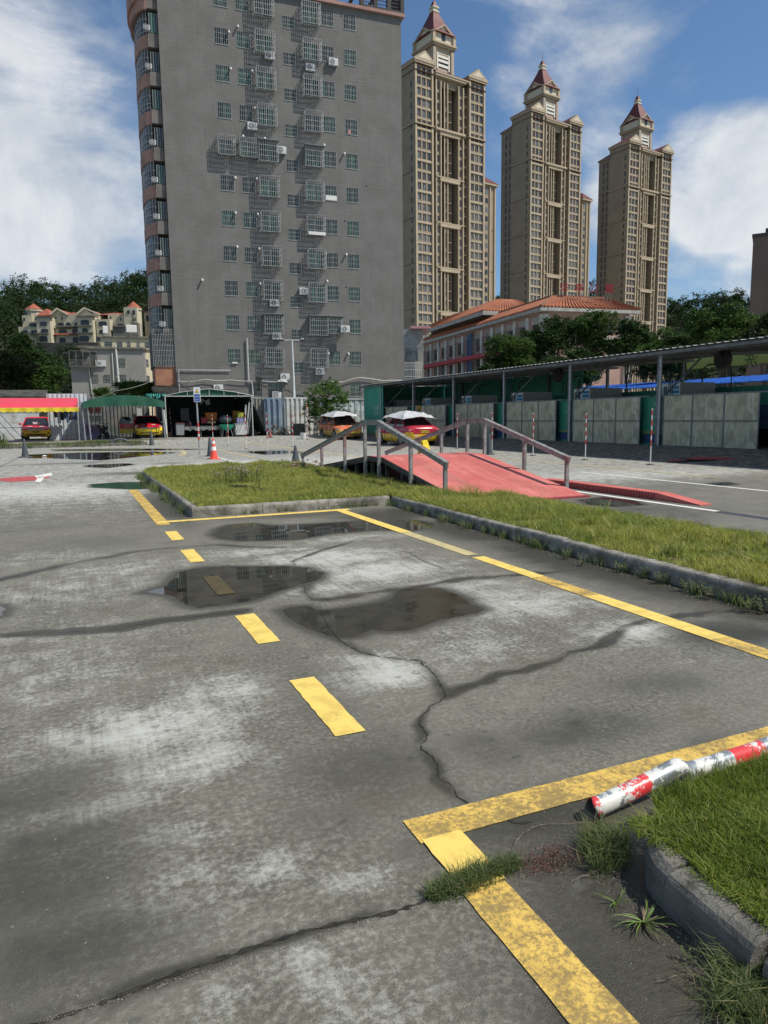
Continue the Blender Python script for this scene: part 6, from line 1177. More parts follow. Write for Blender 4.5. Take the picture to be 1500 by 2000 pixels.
# drain pipe, conduits and cables
u1, z1 = hit(*z3p(632, 712), P0, HB); u2, z2_ = hit(*z3p(641, 935), P0, HB); u3, z3_ = hit(*z3p(660, 952), P0, HB); mb = MB(); mb.tube([(u1, -.15, z1), (u2, -.15, z2_), (u3, -.15, z3_), (u3+.1, -.15, .3)], .07, 8); u4, z4_ = hit(*z3p(268, 880), P0, HB); u5, z5_ = hit(*z3p(545, 880), P0, HB); mb.tube([(u4, -.12, .4), (u4, -.12, z4_), (u5, -.12, z4_)], .05, 6); put(mb, 'drain_pipe', pm('pipe_white', (.50, .50, .49), (.40, .40, .39), 4, .5), tall)
def cable(label, pts, r=.012, sag=.0, mat=plastic, name='overhead_cable'):
    pts = [np.array(p, float) for p in pts]; Q = []
    for a, b in zip(pts[:-1], pts[1:]):
        for k in range(8): s = k/8; q = a*(1-s)+b*s; q[2] -= sag*4*s*(1-s); Q.append(tuple(q))
    Q.append(tuple(pts[-1])); R_ = root(name, label, 'cable', pts[0]); mb = MB(); mb.tube(Q, r, 5); put(mb, 'cable', mat, R_, w_=True); return R_
def wpx(x, y, v=-.2): u, z = hit(x, y, P0, HB); return wp(u, v, z)
lite = pm('pale_conduit', (.46, .46, .45), (.36, .36, .35), 5, .5)
cable('pale bundled conduit running along the wall above the tent', [wpx(347, 745), wpx(400, 741), wpx(450, 742), wpx(505, 743), wpx(560, 745)], .035, .1, lite, 'conduit')
cable('pale arched conduit climbing right of the tree to the green shed', [wpx(640, 746), wpx(668, 747), wpx(700, 738), wpx(745, 744), wpx(790, 744)], .045, -.05, lite, 'conduit')
for i, (a, b, s, l) in enumerate((((352, 722), (400, 747), .3, 'thin dark cable dropping from the conduit corner'), ((350, 752), (600, 752), .9, 'dark sagging cable low on the wall, lowest of the bundle'), ((345, 748), (520, 749), .6, 'dark sagging cable just over the tent ridge'), ((560, 740), (710, 765), .8, 'cable sagging behind the tree top'), ((500, 756), (640, 748), .5, 'cable dipping past the lower air conditioner'), ((655, 775), (760, 748), .2, 'cable rising to the green shed roof'))):
    cable(l, [wpx(*a, -.35), wpx(*b, -.35)], .018, s)
cable('long service cable sagging from the far left over the tree to the orange balcony', [PY(180, 776, 60), PY(225, 763, 60), PY(300, 742, 64)], .012, .15, lite)
wl = root('wall_lamp', 'black floodlight on a bracket at the foot of the grey wall', 'wall lamp', wpx(505, 743, -.0), math.radians(HB)); mb = MB(); mb.tube([(0, 0, -.9), (0, -.2, -.8), (0, -.3, .0)], .04, 6); mb.tube([(-.4, 0, -1.3), (0, -.1, -.6)], .03, 5); put(mb, 'bracket', plastic, wl); mb = MB(); mb.box(-.3, .3, -.42, -.2, 0, .32); put(mb, 'lamp_head', plastic, wl, bevel=.03)
wl = root('wall_lamp', 'white streetlamp head below the air conditioner on the wall', 'wall lamp', wpx(549, 746, -.0), math.radians(HB)); mb = MB(); mb.loft([[(-.45, -.5, .0), (-.45, -.3, .0), (-.45, -.3, .12), (-.45, -.5, .12)], [(0, -.6, .02), (0, -.2, .02), (0, -.2, .28), (0, -.6, .28)], [(.5, -.5, -.06), (.5, -.35, -.06), (.5, -.35, .05), (.5, -.5, .05)]]); put(mb, 'lamp_head', whip, wl); mb = MB(); mb.tube([(0, 0, .1), (0, -.4, .15)], .04, 6); put(mb, 'bracket', galv, wl)
# ------------------------------------------------------------------ beige towers
beige = pm('beige_tile', (.30, .235, .165), (.25, .20, .14), .25, .8, c3=(.30, .245, .175), s3=.12, bump=.15); trimb = pm('beige_trim', (.43, .35, .245), (.37, .30, .21), .3, .8); beige_d = pm('beige_side_shaded', (.25, .195, .14), (.215, .17, .12), .2, .85); cream = pm('cream_render', (.62, .56, .43), (.56, .50, .38), .4, .8)  # beige_d: darker beige with the shade of the side put into its colour
mroof = pm('maroon_tile', (.135, .028, .026), (.105, .022, .022), .6, .6, c3=(.15, .035, .03), s3=.3); brown = pm('dark_band', (.15, .085, .06), None, 1, .8); towg = glassmat('tower_glass', (.022, .025, .028), (.24, .26, .26), .4, .34); towd = pm('tower_recess_shade', (.035, .032, .028), (.055, .048, .04), .5, .8)
FH = 3.0; NF = 34; TZ = 106.5
def tower_meshes():
    M_ = {}
    Wt = 28.0; Z0 = TZ-NF*FH
    def bay(mb, u0, u1, v, ncol, zt, skip=()):
        """wall with window openings"""
        ops = []; w_ = (u1-u0); cw = w_/ncol
        for k in range(int(zt/FH)):
            for c in range(ncol):
                a = u0+cw*(c+.17); ops.append((a, a+cw*.70, zt-FH*(k+1)+.55, zt-FH*(k+1)+2.62))
        sh_ = [(a-u0, b-u0, p, q, '', 0) for a, b, p, q in ops if p > 0]
        t_ = MB(); facade(t_, w_, 0, zt, sh_, .35); mb.add([(x+u0, y+v, z) for x, y, z in t_.v], t_.f); return [(a, b, p, q, v) for a, b, p, q in ops if p > 0]
    wins = []
    mb = MB(); wins += bay(mb, .7, 6.3, -.0, 3, TZ-1.2); wins += bay(mb, 22.0, 27.4, -.0, 3, TZ-1.2); wins += bay(mb, 8.1, 9.7, .0, 1, TZ-4.0); wins += bay(mb, 17.1, 18.7, .0, 1, TZ-4.0); wins += bay(mb, 13.6, 15.2, 2.2, 1, TZ-4.0)
    mb.box(15.21, 15.6, 1.6, 3.3, 0, TZ-4); mb.box(9.71, 17.09, .36, 1.19, TZ-5.2, TZ-4.0)
    # returns and body
    mb.box(0, .68, -.05, 10, 0, TZ-1); mb.box(27.42, 28, -.05, 10, 0, TZ-1); mb.box(6.32, 7.0, -.05, 8, 0, TZ-1); mb.box(21.3, 21.98, -.05, 8, 0, TZ-1); mb.box(7.02, 21.28, 4.0, 9.5, 0, TZ-2.5); mb.box(.7, 6.3, .4, 9.9, 0, TZ-1.2); mb.box(22, 27.4, .4, 9.9, 0, TZ-1.2)
    mb.box(8.1, 18.7, .4, .42, TZ-4, TZ-1.6); mb.box(8.1, 9.7, .36, 3.99, 0, TZ-4.01); mb.box(17.1, 18.7, .36, 3.99, 0, TZ-4.01)
    M_['wall'] = (mb, beige)
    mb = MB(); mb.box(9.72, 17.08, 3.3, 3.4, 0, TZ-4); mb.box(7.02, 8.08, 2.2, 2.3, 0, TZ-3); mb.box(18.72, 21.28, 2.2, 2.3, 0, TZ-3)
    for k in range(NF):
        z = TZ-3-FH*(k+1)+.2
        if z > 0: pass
    M_['recess_shadow_wall'] = (mb, towd)  # near-black colour puts the shade of the recess into the wall
    mb = MB()
    for k in range(NF):
        z = TZ-3-FH*(k+1)
        if z < 0: break
        for a, b in ((7.03, 8.07), (18.73, 21.27)): mb.box(a, b, .9, 2.18, z, z+.15); mb.box(a, b, .88, .93, z+.9, z+1.0); mb.box(a+.0, b, .86, .9, z+.15, z+.5)
        mb.box(13.4, 15.4, 1.2, 2.19, z+.45, z+.6); mb.box(10, 11.2, 2.4, 3.2, z+.3, z+.45)
        if random.random() < .95: mb.box(19.9, 20.6, 1.1, 1.5, z+.95, z+1.5)
    M_['balcony_slab'] = (mb, trimb)
    mb = MB()
    for u in (.35, 6.65, 21.65, 27.7): mb.box(u-.32, u+.32, -.35, -.052, 0, TZ-1)
    for u in (8.0, 9.85, 16.95, 18.85): mb.box(u-.2, u+.2, -.45, -.002, 0, TZ-4)
    for u in (11.4, 12.7): mb.box(u-.17, u+.17, -.2, .12, 0, TZ-4)
    M_['pilaster'] = (mb, trimb)
    mb = MB()
    for k in range(NF):
        z = TZ-1.2-FH*(k+1)
        if z < 0: break
        for a, b in ((.7, 6.3), (22, 27.4)): mb.box(a+.0, b, -.22 if (k % 3 == 2) else -.08, -.004, z-.25, z+.10+(.25 if k % 3 == 2 else 0))
    for j, z in enumerate([TZ-19.5-13.5*i for i in range(8)]):
        if z > 0: mb.box(9.4, 17.4, -.60, .3, z, z+1.0); mb.box(7.8, 19.05, -.65, -.47, z+1.001, z+1.35)
    M_['floor_band'] = (mb, trimb)
    mb = MB(); 
    for z in (TZ-18.0,): 
        for a, b in ((-.25, 7.2), (21.1, 28.25)): mb.box(a, b, -.6, 10, z, z+.35)
        mb.box(7.6, 19.3, -1.0, .8, z-.4, z+.2)
    for a, b in ((-.4, 7.3), (20.9, 28.4)): mb.box(a, b, -.7, 10.3, TZ-1, TZ-.45); mb.box(a-.2, b+.2, -.9, 10.5, TZ-.44, TZ)
    mb.box(7.5, 19.5, -.9, 4, TZ-2.9, TZ-2.3); mb.box(7.35, 20.8, -1.1, 8, TZ-2.29, TZ-1.9); M_['cornice'] = (mb, trimb)
    mb = MB()
    for z in (TZ-18.0-.06, TZ-1.06, TZ-2.95): mb.box(-.3, 7.25, -.63, 10, z-.0, z+.055); mb.box(21.05, 28.3, -.63, 10, z, z+.055)
    M_['dark_line'] = (mb, brown)
    mb = MB()
    for a, b in ((-.65, 7.55), (20.65, 28.65)):
        m_ = (a+b)/2; mb.prismy([(a, TZ+.002), (b, TZ+.002), (m_, TZ+2.8)], -.9, -.3); 
    M_['pediment'] = (mb, trimb)
    mb = MB()
    for a, b in ((-.65, 7.55), (20.65, 28.65)): m_ = (a+b)/2; mb.prismy([(a+1.7, TZ+.45), (b-1.7, TZ+.45), (m_, TZ+2.05)], -.93, -.91)
    M_['pediment_panel'] = (mb, cream)
    mb = MB()
    for a, b in ((-.7, 7.6), (20.6, 28.7)): m_ = (a+b)/2; mb.add([(a, -.3, TZ+.01), (b, -.3, TZ+.01), (b, 10.5, TZ+.01), (a, 10.5, TZ+.01), (m_, -.3, TZ+2.9), (m_, 7.0, TZ+2.6)], [(0, 4, 5, 3), (1, 2, 5, 4), (2, 3, 5), (0, 1, 4)])
    mb.add([(7.4, -1.1, TZ-1.9), (20.8, -1.1, TZ-1.9), (20.8, 3, TZ+.6), (7.4, 3, TZ+.6)], [(0, 1, 2, 3)]); mb.add([(7.4, 3, TZ+.6), (20.8, 3, TZ+.6), (20.8, 10, TZ+.6), (7.4, 10, TZ+.6)], [(0, 1, 2, 3)])
    mb.hip(-.3, 28.2, 9.5, 16.4, TZ-3.69, TZ-1.2); M_['roof'] = (mb, mroof)
    # side: lower rear wing with windows in a dark slot
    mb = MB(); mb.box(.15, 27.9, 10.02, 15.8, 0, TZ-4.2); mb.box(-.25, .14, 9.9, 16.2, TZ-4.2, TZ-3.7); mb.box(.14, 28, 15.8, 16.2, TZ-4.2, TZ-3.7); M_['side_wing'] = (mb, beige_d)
    mb = MB()
    for k in range(NF):
        z = TZ-5-FH*(k+1)
        if z > 0:
            mb.box(-.03, -.006, 1.3, 2.0, z+.6, z+2.3); mb.box(.12, .144, 10.6, 11.4, z+.4, z+2.6); mb.box(.12, .144, 12.6, 13.5, z+.4, z+2.6)
    M_['side_window'] = (mb, pm('side_glass', (.05, .045, .04), (.09, .08, .07), 1, .5))
    mb = MB()
    for z in [TZ-18-13.5*i for i in range(7)]:
        if z > 0:
            mb.box(-.08, -.008, .2, 9.9, z, z+.14); mb.box(.06, .145, 10.05, 15.7, z, z+.14)
    M_['side_band'] = (mb, brown)
    # crown
    c0, c1, d0, d1 = 9.0, 17.2, 2.2, 11.8; zc_ = TZ-1; mb = MB(); mb.box(c0+.5, c1-.5, d0+.5, d1-.5, zc_, zc_+8.2)
    for u in (c0+.55, c1-.55):
        for v in (d0+.55, d1-.55): mb.box(u-.55, u+.55, v-.55, v+.55, zc_, zc_+7.9)
    M_['crown_base'] = (mb, pm('crown_stone', (.42, .35, .27), (.36, .30, .23), .5, .8))
    mb = MB(); mb.box(c0-.3, c1+.3, d0-.3, d1+.3, zc_+8.2, zc_+8.8); mb.box(c0-.7, c1+.7, d0-.7, d1+.7, zc_+8.8, zc_+9.3); M_['crown_cornice'] = (mb, trimb)
    mb = MB(); mb.box(c0+.2, c1-.2, d0+.2, d1-.2, zc_+9.31, zc_+12.5); m_ = (c0+c1)/2; n_ = (d0+d1)/2
    mb.prismy([(c0+.9, zc_+12.5), (c1-.9, zc_+12.5), (m_, zc_+14.1)], d0+.15, d1-.15); mb.prismx([(d0+.9, zc_+12.5), (d1-.9, zc_+12.5), (n_, zc_+14.1)], c0+.15, c1-.15)
    M_['crown_storey'] = (mb, cream)
    mb = MB()
    for s in (0, 1):
        y_ = d0 if s == 0 else d1
        for a, b in (((c0-.6, zc_+11.9), (c0+1.5, zc_+12.7)), ((c0+1.4, zc_+12.6), (m_, zc_+14.6)), ((m_, zc_+14.6), (c1-1.4, zc_+12.6)), ((c1-1.5, zc_+12.7), (c1+.6, zc_+11.9))): mb.bar((a[0], y_-.1 if s == 0 else y_+.1, a[1]), (b[0], y_-.1 if s == 0 else y_+.1, b[1]), .6, .4)
        x_ = c0 if s == 0 else c1
        for a, b in (((d0-.6, zc_+11.9), (d0+1.9, zc_+12.7)), ((d0+1.8, zc_+12.6), (n_, zc_+14.6)), ((n_, zc_+14.6), (d1-1.8, zc_+12.6)), ((d1-1.9, zc_+12.7), (d1+.6, zc_+11.9))): mb.bar((x_-.1 if s == 0 else x_+.1, a[0], a[1]), (x_-.1 if s == 0 else x_+.1, b[0], b[1]), .6, .4)
    for u in (c0+.1, c1-.1):
        for v in (d0+.1, d1-.1): mb.box(u-.5, u+.5, v-.5, v+.5, zc_+9.31, zc_+12.2)
    M_['crown_gable_trim'] = (mb, trimb)
    mb = MB(); mb.prismy([(m_-.75, zc_+10.2), (m_+.75, zc_+10.2), (m_+.75, zc_+12), (m_+.45, zc_+12.6), (m_, zc_+12.8), (m_-.45, zc_+12.6), (m_-.75, zc_+12)], d0+.10, d0+.19); mb.box(c0+1.3, c1-1.3, d0+.46, d0+.49, zc_+2.4, zc_+6.2); M_['crown_window'] = (mb, towg)
    mb = MB(); 
    for z in (2.6, 4.0, 5.2): mb.box(m_-2.2, m_+2.2, d0+.25, d0+.44, zc_+z, zc_+z+.75)
    for u in (m_-2.3, m_+2.3): mb.box(u-.25, u+.25, d0+.2, d0+.45, zc_+1.8, zc_+6.6)
    M_['crown_balustrade'] = (mb, pm('white_balustrade', (.66, .64, .56), None))
    prof = [(4.35, 12.1), (3.5, 14.0), (2.2, 17.0), (1.15, 19.6), (.95, 20.1)]
    mb = MB(); mb.loft([[(m_+sx*h_, n_+sy*h_*(1+.25*(h_-1)/3.3), zc_+z) for sx, sy in ((-1, -1), (1, -1), (1, 1), (-1, 1))] for h_, z in prof]); M_['spire_roof'] = (mb, mroof)
    mb = MB(); 
    for h_, za_, zb_ in ((1.2, 20.0, 20.4), (.85, 20.4, 21.3), (1.15, 21.3, 21.7)): mb.box(m_-h_, m_+h_, n_-h_, n_+h_, zc_+za_, zc_+zb_-.002)
    M_['lantern'] = (mb, cream)
    mb = MB(); mb.loft([[(m_+sx*h_, n_+sy*h_, zc_+z) for sx, sy in ((-1, -1), (1, -1), (1, 1), (-1, 1))] for h_, z in ((.95, 21.7), (.5, 23.0), (.35, 23.4))]); mb.tube([(m_, n_, zc_+23.3), (m_, n_, zc_+26.5)], .07, 6); M_['finial'] = (mb, mroof)
    return M_, wins
TM, twins = tower_meshes(); TME = {}
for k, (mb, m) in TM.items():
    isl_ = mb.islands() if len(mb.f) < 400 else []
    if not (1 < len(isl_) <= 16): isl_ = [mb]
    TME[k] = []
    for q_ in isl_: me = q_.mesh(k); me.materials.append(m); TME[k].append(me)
def gw(ws, nm):
    mb = MB()
    for a, b, p, q, v in ws: mb.box(a+.04, b-.04, v+.22, v+.26, p+.04, q-.04); 
    me = mb.mesh(nm); me.materials.append(towg); return me
def wfr(mb, a, b, p, q, v):
    for x0_, x1_, z0_, z1_ in ((a, b, p, p+.07), (a, b, q-.07, q), (a, a+.07, p+.07, q-.07), (b-.07, b, p+.07, q-.07), ((a+b)/2-.04, (a+b)/2+.04, p+.07, q-.07)): mb.box(x0_, x1_, v+.14, v+.19, z0_, z1_)
twins.sort(key=lambda w_: (w_[4] > .5, -w_[2]))
vis = twins[:100]; rest = twins[100:]
restme = gw(rest, 'tower_windows'); fm = MB()
for w_ in rest: wfr(fm, *w_)
wfm = pm('tower_window_frame', (.24, .235, .22), (.30, .29, .27), 1, .6); frest = fm.mesh('window_frames'); frest.materials.append(wfm)
single = {}
def tower(label, px, py, d, hd, dz=0):
    P = at(px, py, d); R_ = root('apartment_tower', label, 'tower', (P[0], P[1], dz), math.radians(hd))
    for k, mes in TME.items():
        for me in mes:
            o = link(bpy.data.objects.new(k, me), R_)
            if k in ('side_window', 'balcony_slab'): o['kind'] = 'stuff'
    o = link(bpy.data.objects.new('tower_windows', restme), R_); o['kind'] = 'stuff'; o = link(bpy.data.objects.new('window_frames', frest), R_); o['kind'] = 'stuff'
    for a, b, p, q, v in vis:
        key = round(b-a, 2)
        if key not in single: me = gw([(0, b-a, 0, q-p, 0)], 'window'); f_ = MB(); wfr(f_, 0, b-a, 0, q-p, 0); fme = f_.mesh('window_frame'); fme.materials.append(wfm); single[key] = (me, fme)
        o = link(bpy.data.objects.new('window', single[key][0]), R_); o.location = (a, v, p); link(bpy.data.objects.new('window_frame', single[key][1]), o)
    return P, R_
ztop = lambda P, px, py, hd=0: hit(px, py, P, hd)[1]
P1, t1 = tower('nearest and tallest looking beige residential tower, partly behind the grey block', 809, 112, 228, 11, 0)
P2, t2 = tower('middle beige residential tower with maroon spire between two slivers of sky', 1037, 210, 290, 11, 8.2)
P3, t3 = tower('farthest beige residential tower with maroon spire, rightmost of the three', 1229, 273, 330, 9, 6.8)
# narrow rear blocks beside the towers
def rear_block(label, pxa, pya, pxb, d, hd, dz):
    P = at(pxa, pya, d); w_ = hit(pxb, pya, P, hd)[0]; z = hit(pxa, pya, P, hd)[1]; R_ = root('apartment_block', label, 'apartment block', (P[0], P[1], 0), math.radians(hd)); w0 = w_*.55
    mb = MB(); mb.box(0, w_, 0, 12, 0, z-1); put(mb, 'wall', beige, R_); mb = MB(); mb.box(w0-.2, w0+.3, -.4, -.002, 0, z-1.2); mb.box(w_-.5, w_+.1, -.4, -.002, 0, z-1.2); put(mb, 'pilaster', trimb, R_); mb = MB(); mb.box(-.5, w_+.9, -.9, 13, z-1, z-.3); put(mb, 'cornice', trimb, R_); mb = MB(); mb.hip(-.6, w_+1.0, -1.0, 13.2, z-.3, z+2.8); put(mb, 'roof', mroof, R_)
    for k in range(24):
        mb = MB(); zz = z-4-3*k
        if zz < 20: break
        mb.box(w0*.35, w0*.75, -.03, -.002, zz, zz+1.7); put(mb, 'window', towg, R_)
    mb = MB()
    for zz in (z-16, z-30, z-44, z-58): mb.box(w0+.4, w_-.55, -.04, -.002, zz, zz+.3)
    put(mb, 'dark_band', brown, R_)
rear_block('narrow beige block with red roof tucked behind the nearest tower', 943, 354, 967, 262, 11, 0)
rear_block('narrow beige block tucked behind the middle tower', 1137, 386, 1152, 320, 11, 0)

# ------------------------------------------------------------------ old tile roofed building
oran = bpy.data.materials.new('orange_roof_tile'); oran.use_nodes = True; t = NT(oran.node_tree); co = t.n('ShaderNodeTexCoord').outputs['Object']
nz = t.noise(co, .5, 6, .65); n2_ = t.noise(co, 3, 5, .7); col = t.mix(t.ramp(nz, .35, .65), (.37, .125, .055), (.27, .095, .05)); col = t.mix(t.ramp(n2_, .56, .70), col, (.16, .10, .06)); col = t.mix(t.math('MULTIPLY', t.ramp(n2_, .44, .30), .6), col, (.50, .24, .12)); p = t.n('ShaderNodeBsdfPrincipled', None, Base_Color=col, Roughness=.75); o = t.n('ShaderNodeOutputMaterial'); t.t.links.new(p.outputs[0], o.inputs[0])
pinkw = pm('pink_wall_tile', (.42, .27, .22), (.36, .23, .19), .6, .85); whitew = pm('white_wall_tile', (.62, .61, .57), (.50, .49, .46), .8, .8, c3=(.24, .23, .21), s3=.5)
cor = at(1062, 600, 100); hS_ = 84.0; hF_ = -8.0
ez = hit(1062, 601, cor, hS_)[1]
Lr = hit(818, 680, cor, hS_)[0]; Wf = hit(1231, 600, cor, hF_)[0]
ob_ = root('old_building', 'long old apartment building with orange tiled roof and pink and white walls', 'building', (cor[0], cor[1], 0), math.radians(hS_-90)); Wb = 13.4;  
# local: y runs along the long side away from viewer, x to the right
mb = MB(); mb.box(0, Wb, 0, Lr, 0, ez-.02); put(mb, 'wall', pinkw, ob_)
ov = 1.0; rz1 = 17.35
def tiled(mb, pts, nrow=26):
    """roof quad (eave a,b, ridge c,d) with ribs"""
    a, b, c, d = [np.array(p, float) for p in pts]; mb.add([a, b, c, d], [(0, 1, 2, 3)])
    n_ = int(np.linalg.norm(b-a)/.55)
    for i in range(n_+1):
        s = i/n_; p = a*(1-s)+b*s; q = d*(1-s)+c*s; nrm = np.cross(b-a, d-a); nrm = nrm/np.linalg.norm(nrm); nrm = nrm*(1 if nrm[2] > 0 else -1); mb.bar(tuple(p+nrm*.08), tuple(q+nrm*.08), .22, .20)
mb = MB(); rw = 5.2; e0 = ez; r0 = rz1
tiled(mb, [(-ov, -ov, e0), (-ov, Lr*.98, e0), (rw*.55, Lr*.98-rw, r0), (rw*.55, rw*.5, r0)]); tiled(mb, [(-ov, -ov, e0), (Wb+ov, -ov, e0), (Wb-rw*.45, rw*.5, r0), (rw*.55, rw*.5, r0)]); tiled(mb, [(Wb+ov, -ov, e0), (Wb+ov, 18, e0), (Wb-rw*.45, 14, r0), (Wb-rw*.45, rw*.5, r0)]); put(mb, 'roof', oran, ob_)
mb = MB(); mb.add([(rw*.55-.02, rw*.5, r0-.05), (Wb-rw*.4, rw*.5, r0-.05), (Wb-rw*.4, Lr-6, r0-.05), (rw*.55-.02, Lr-6, r0-.05)], [(0, 1, 2, 3)]); mb.bar((rw*.55, rw*.5, r0+.1), (Wb-rw*.45, rw*.5, r0+.1), .4, .4); mb.bar((rw*.55, rw*.5, r0+.1), (rw*.55, Lr-6, r0+.1), .4, .4); mb.bar((rw*.55, rw*.5, r0+.1), (-ov, -ov, e0+.1), .35, .3); mb.bar((Wb-rw*.45, rw*.5, r0+.1), (Wb+ov, -ov, e0+.1), .35, .3); put(mb, 'roof_ridge', pm('ridge_tile', (.34, .13, .06), (.20, .12, .08), 1, .8), ob_)
mb = MB(); mb.box(-ov-.05, -.02, -ov, Lr*.98, ez-.50, ez-.08); mb.box(-.02, Wb+ov, -ov-.05, -.02, ez-.50, ez-.08); put(mb, 'eaves', pm('eave_white', (.42, .41, .38), (.30, .29, .27), 1, .8), ob_)
# raised rear storey with its own roof
ua = 17.0; up_ez = hit(936, 612, cor, hS_); za_ = hit(940, 608, cor, hS_)[1]; zb2 = za_+2.4; ya0 = hit(936, 608, cor, hS_)[0]
mb = MB(); mb.box(2.2, 13, ya0, Lr-1, ez+.3, za_); put(mb, 'upper_storey', pm('dim_storey', (.15, .14, .135), (.22, .20, .18), .8, .85), ob_)
mb = MB(); tiled(mb, [(0, ya0-1.5, za_), (0, Lr+1.5, za_), (4.5, Lr-3, zb2), (4.5, ya0+2.5, zb2)]); tiled(mb, [(0, ya0-1.5, za_), (11, ya0-1.5, za_), (8, ya0+2.5, zb2), (4.5, ya0+2.5, zb2)]); put(mb, 'upper_roof', oran, ob_); mb = MB(); mb.box(-.1, 11, ya0-1.6, ya0-1.52, za_-.65, za_-.05); mb.box(-.12, -.02, ya0-1.5, Lr+1.5, za_-.65, za_-.05); mb.box(-.02, 2.2, ya0-1.45, Lr+1.4, za_-.12, za_-.06); put(mb, 'upper_eaves', MATS['eave_white'], ob_)
mb = MB(); r_a = at(985, 595, 125); mb2 = None
# further wing roof behind, seen between the two roofs
wg = root('old_building', 'rear wing with striped orange tile roof rising between the two nearer roofs', 'building', (*at(968, 606, 150)[:2], 0), math.radians(-8)); ww = hit(1022, 606, at(968, 606, 150), -8)[0]; zz = hit(968, 606, at(968, 606, 150), -8)[1]; mb = MB(); mb.box(0, ww, 0, 8, 0, zz); put(mb, 'wall', whitew, wg); mb = MB(); tiled(mb, [(-.5, -.8, zz), (ww+.5, -.8, zz), (ww+.5, 3.4, zz+1.9), (-.5, 3.4, zz+1.9)]); put(mb, 'roof', oran, wg); mb = MB(); [mb.box(.6+i*1.2, 1.2+i*1.2, -.12, -.002, zz-3, zz-.3) for i in range(int(ww/1.2)-1)]; put(mb, 'white_column', whitew, wg)
# facade of the long side: columns, windows, cages, stripe
fh = 3.2; nb = int(Lr/3.6); bw_ = Lr/nb; olg = glassmat('old_glass', (.03, .035, .04), (.10, .12, .13), .5, .5)
mb = MB()
for i in range(nb+1): y = min(i*bw_, Lr-.3); mb.box(-.28, -.004, y, y+.75, 0, ez-.8)
mb.box(0, .75, -.28, -.004, 0, ez-.8); mb.box(Wb-.8, Wb, -.28, -.004, 0, ez-.8)
for q_ in mb.islands(): put(q_, 'white_column', whitew, ob_)
nwin = 0; cagev = MB(); ribs = MB()
for k in range(5):
    z = ez-1.3-fh*(k+1)+.2
    if z < .5: break
    for i in range(nb):
        y = i*bw_+1.05; mb = MB(); mb.box(-.06, -.004, y, y+1.75, z+.5, z+2.3)
        if nwin < 95: w_ = put(mb, 'window', olg, ob_); nwin += 1
        if random.random() < .75:
            cagev = MB()
            for j in range(7): cagev.box(-.75, -.71, y-.1+j*.32, y-.06+j*.32, z+.3, z+2.3)
            for zz_ in (z+.3, z+1.0, z+1.7, z+2.3): cagev.box(-.76, -.72, y-.1, y+1.9, zz_, zz_+.05); cagev.box(-.72, -.28, y-.1, y-.05, zz_, zz_+.05); cagev.box(-.72, -.28, y+1.86, y+1.9, zz_, zz_+.05)
        if cagev.v and nwin < 95: put(cagev, 'window_cage', pm('old_cage', (.12, .12, .12), (.22, .21, .20), 2, .6, .2), w_); cagev = MB()
        ribs = MB(); [ribs.box(-.10, -.004, y-.2+j*.26, y-.10+j*.26, z+2.45, z+3.3) for j in range(9)]; put(ribs, 'white_ribs', whitew, w_)

mb = MB(); zr_ = hit(975, 691, cor, hS_)[1]; mb.box(-1.3, -.3, 2, Lr-.5, zr_-.25, zr_+.35); put(mb, 'red_band', pm('red_strip', (.34, .03, .045), None, 2, .6), ob_)
mb = MB(); 
for x0_, x1_ in ((1.2, 2.6), (3.6, 5.0), (6.2, 7.8), (9, 10.5), (11.6, 13.2)): mb.box(x0_, x1_, -.06, -.004, ez-3.2, ez-1.6)
put(mb, 'front_window', olg, ob_); mb = MB(); [mb.box(.9+i*.42, 1.1+i*.42, -.14, -.065, ez-4.6, ez-3.5) for i in range(32)]; put(mb, 'front_ribs', whitew, ob_)
mb = MB(); mb.box(-.5, -.30, 22, 24, zr_-5, zr_-.4); mb.box(-.5, -.30, 22, 24, zr_+.5, zr_+4); put(mb, 'blue_panel', pm('blue_panel', (.04, .07, .16), (.06, .09, .18), 2, .6), ob_)
# red characters standing on the roof
redc = pm('sign_red', (.42, .012, .035), None, 3, .5); sgn = root('roof_sign', 'four red characters on thin steel legs standing along the orange tiled roof ridge', 'roof sign', tuple(at(1146, 578, 104))); vx = 104
for ch, px, py, s in (('华', 1102, 565, 1.75), ('亭', 1131, 566, 1.75), ('公', 1159, 566, 1.75), ('寓', 1190, 567, 1.75)):
    q = at(px, py, 104); mb = MB(); text_mb(ch, s*.78, mb, face_T((q[0], q[1], q[2]+.1), -30), .18); put(mb, 'character', redc, sgn, w_=True)
    mb = MB(); [mb.tube([(q[0]+dx, q[1]+.1, q[2]-.3), (q[0]+dx*1.2, q[1]+.5, q[2]-1.6)], .05, 5) for dx in (-.5, .0, .5)]; put(mb, 'sign_leg', galv, sgn, w_=True)
# small cluttered house between the grey block and the old building
hp = at(790, 640, 96); hs = root('small_house', 'narrow grey house with pink sheet roof and window grilles squeezed beside the grey block', 'house', (hp[0], hp[1], 0), math.radians(-20)); hw = hit(822, 640, hp, -20)[0]; zt_ = hp[2]
mb = MB(); mb.box(-1, hw+.3, 0, 8, 0, zt_-.2); put(mb, 'wall', pm('patchy_wall', (.20, .21, .21), (.36, .34, .31), .7, .85, c3=(.30, .18, .13), s3=.4), hs); mb = MB(); mb.box(hw*.35, hw+1.2, -.9, 8, zt_-.2, zt_+.1); put(mb, 'roof_sheet', pm('pink_sheet', (.50, .25, .27), None, 2, .6), hs); mb = MB(); mb.box(-1, hw*.9, -.1, 0-.01, zt_-2.6+.0, zt_-.22); put(mb, 'water_tank', pm('tank_blue', (.28, .31, .33), (.20, .22, .23), 1, .6), hs)
mb = MB(); 
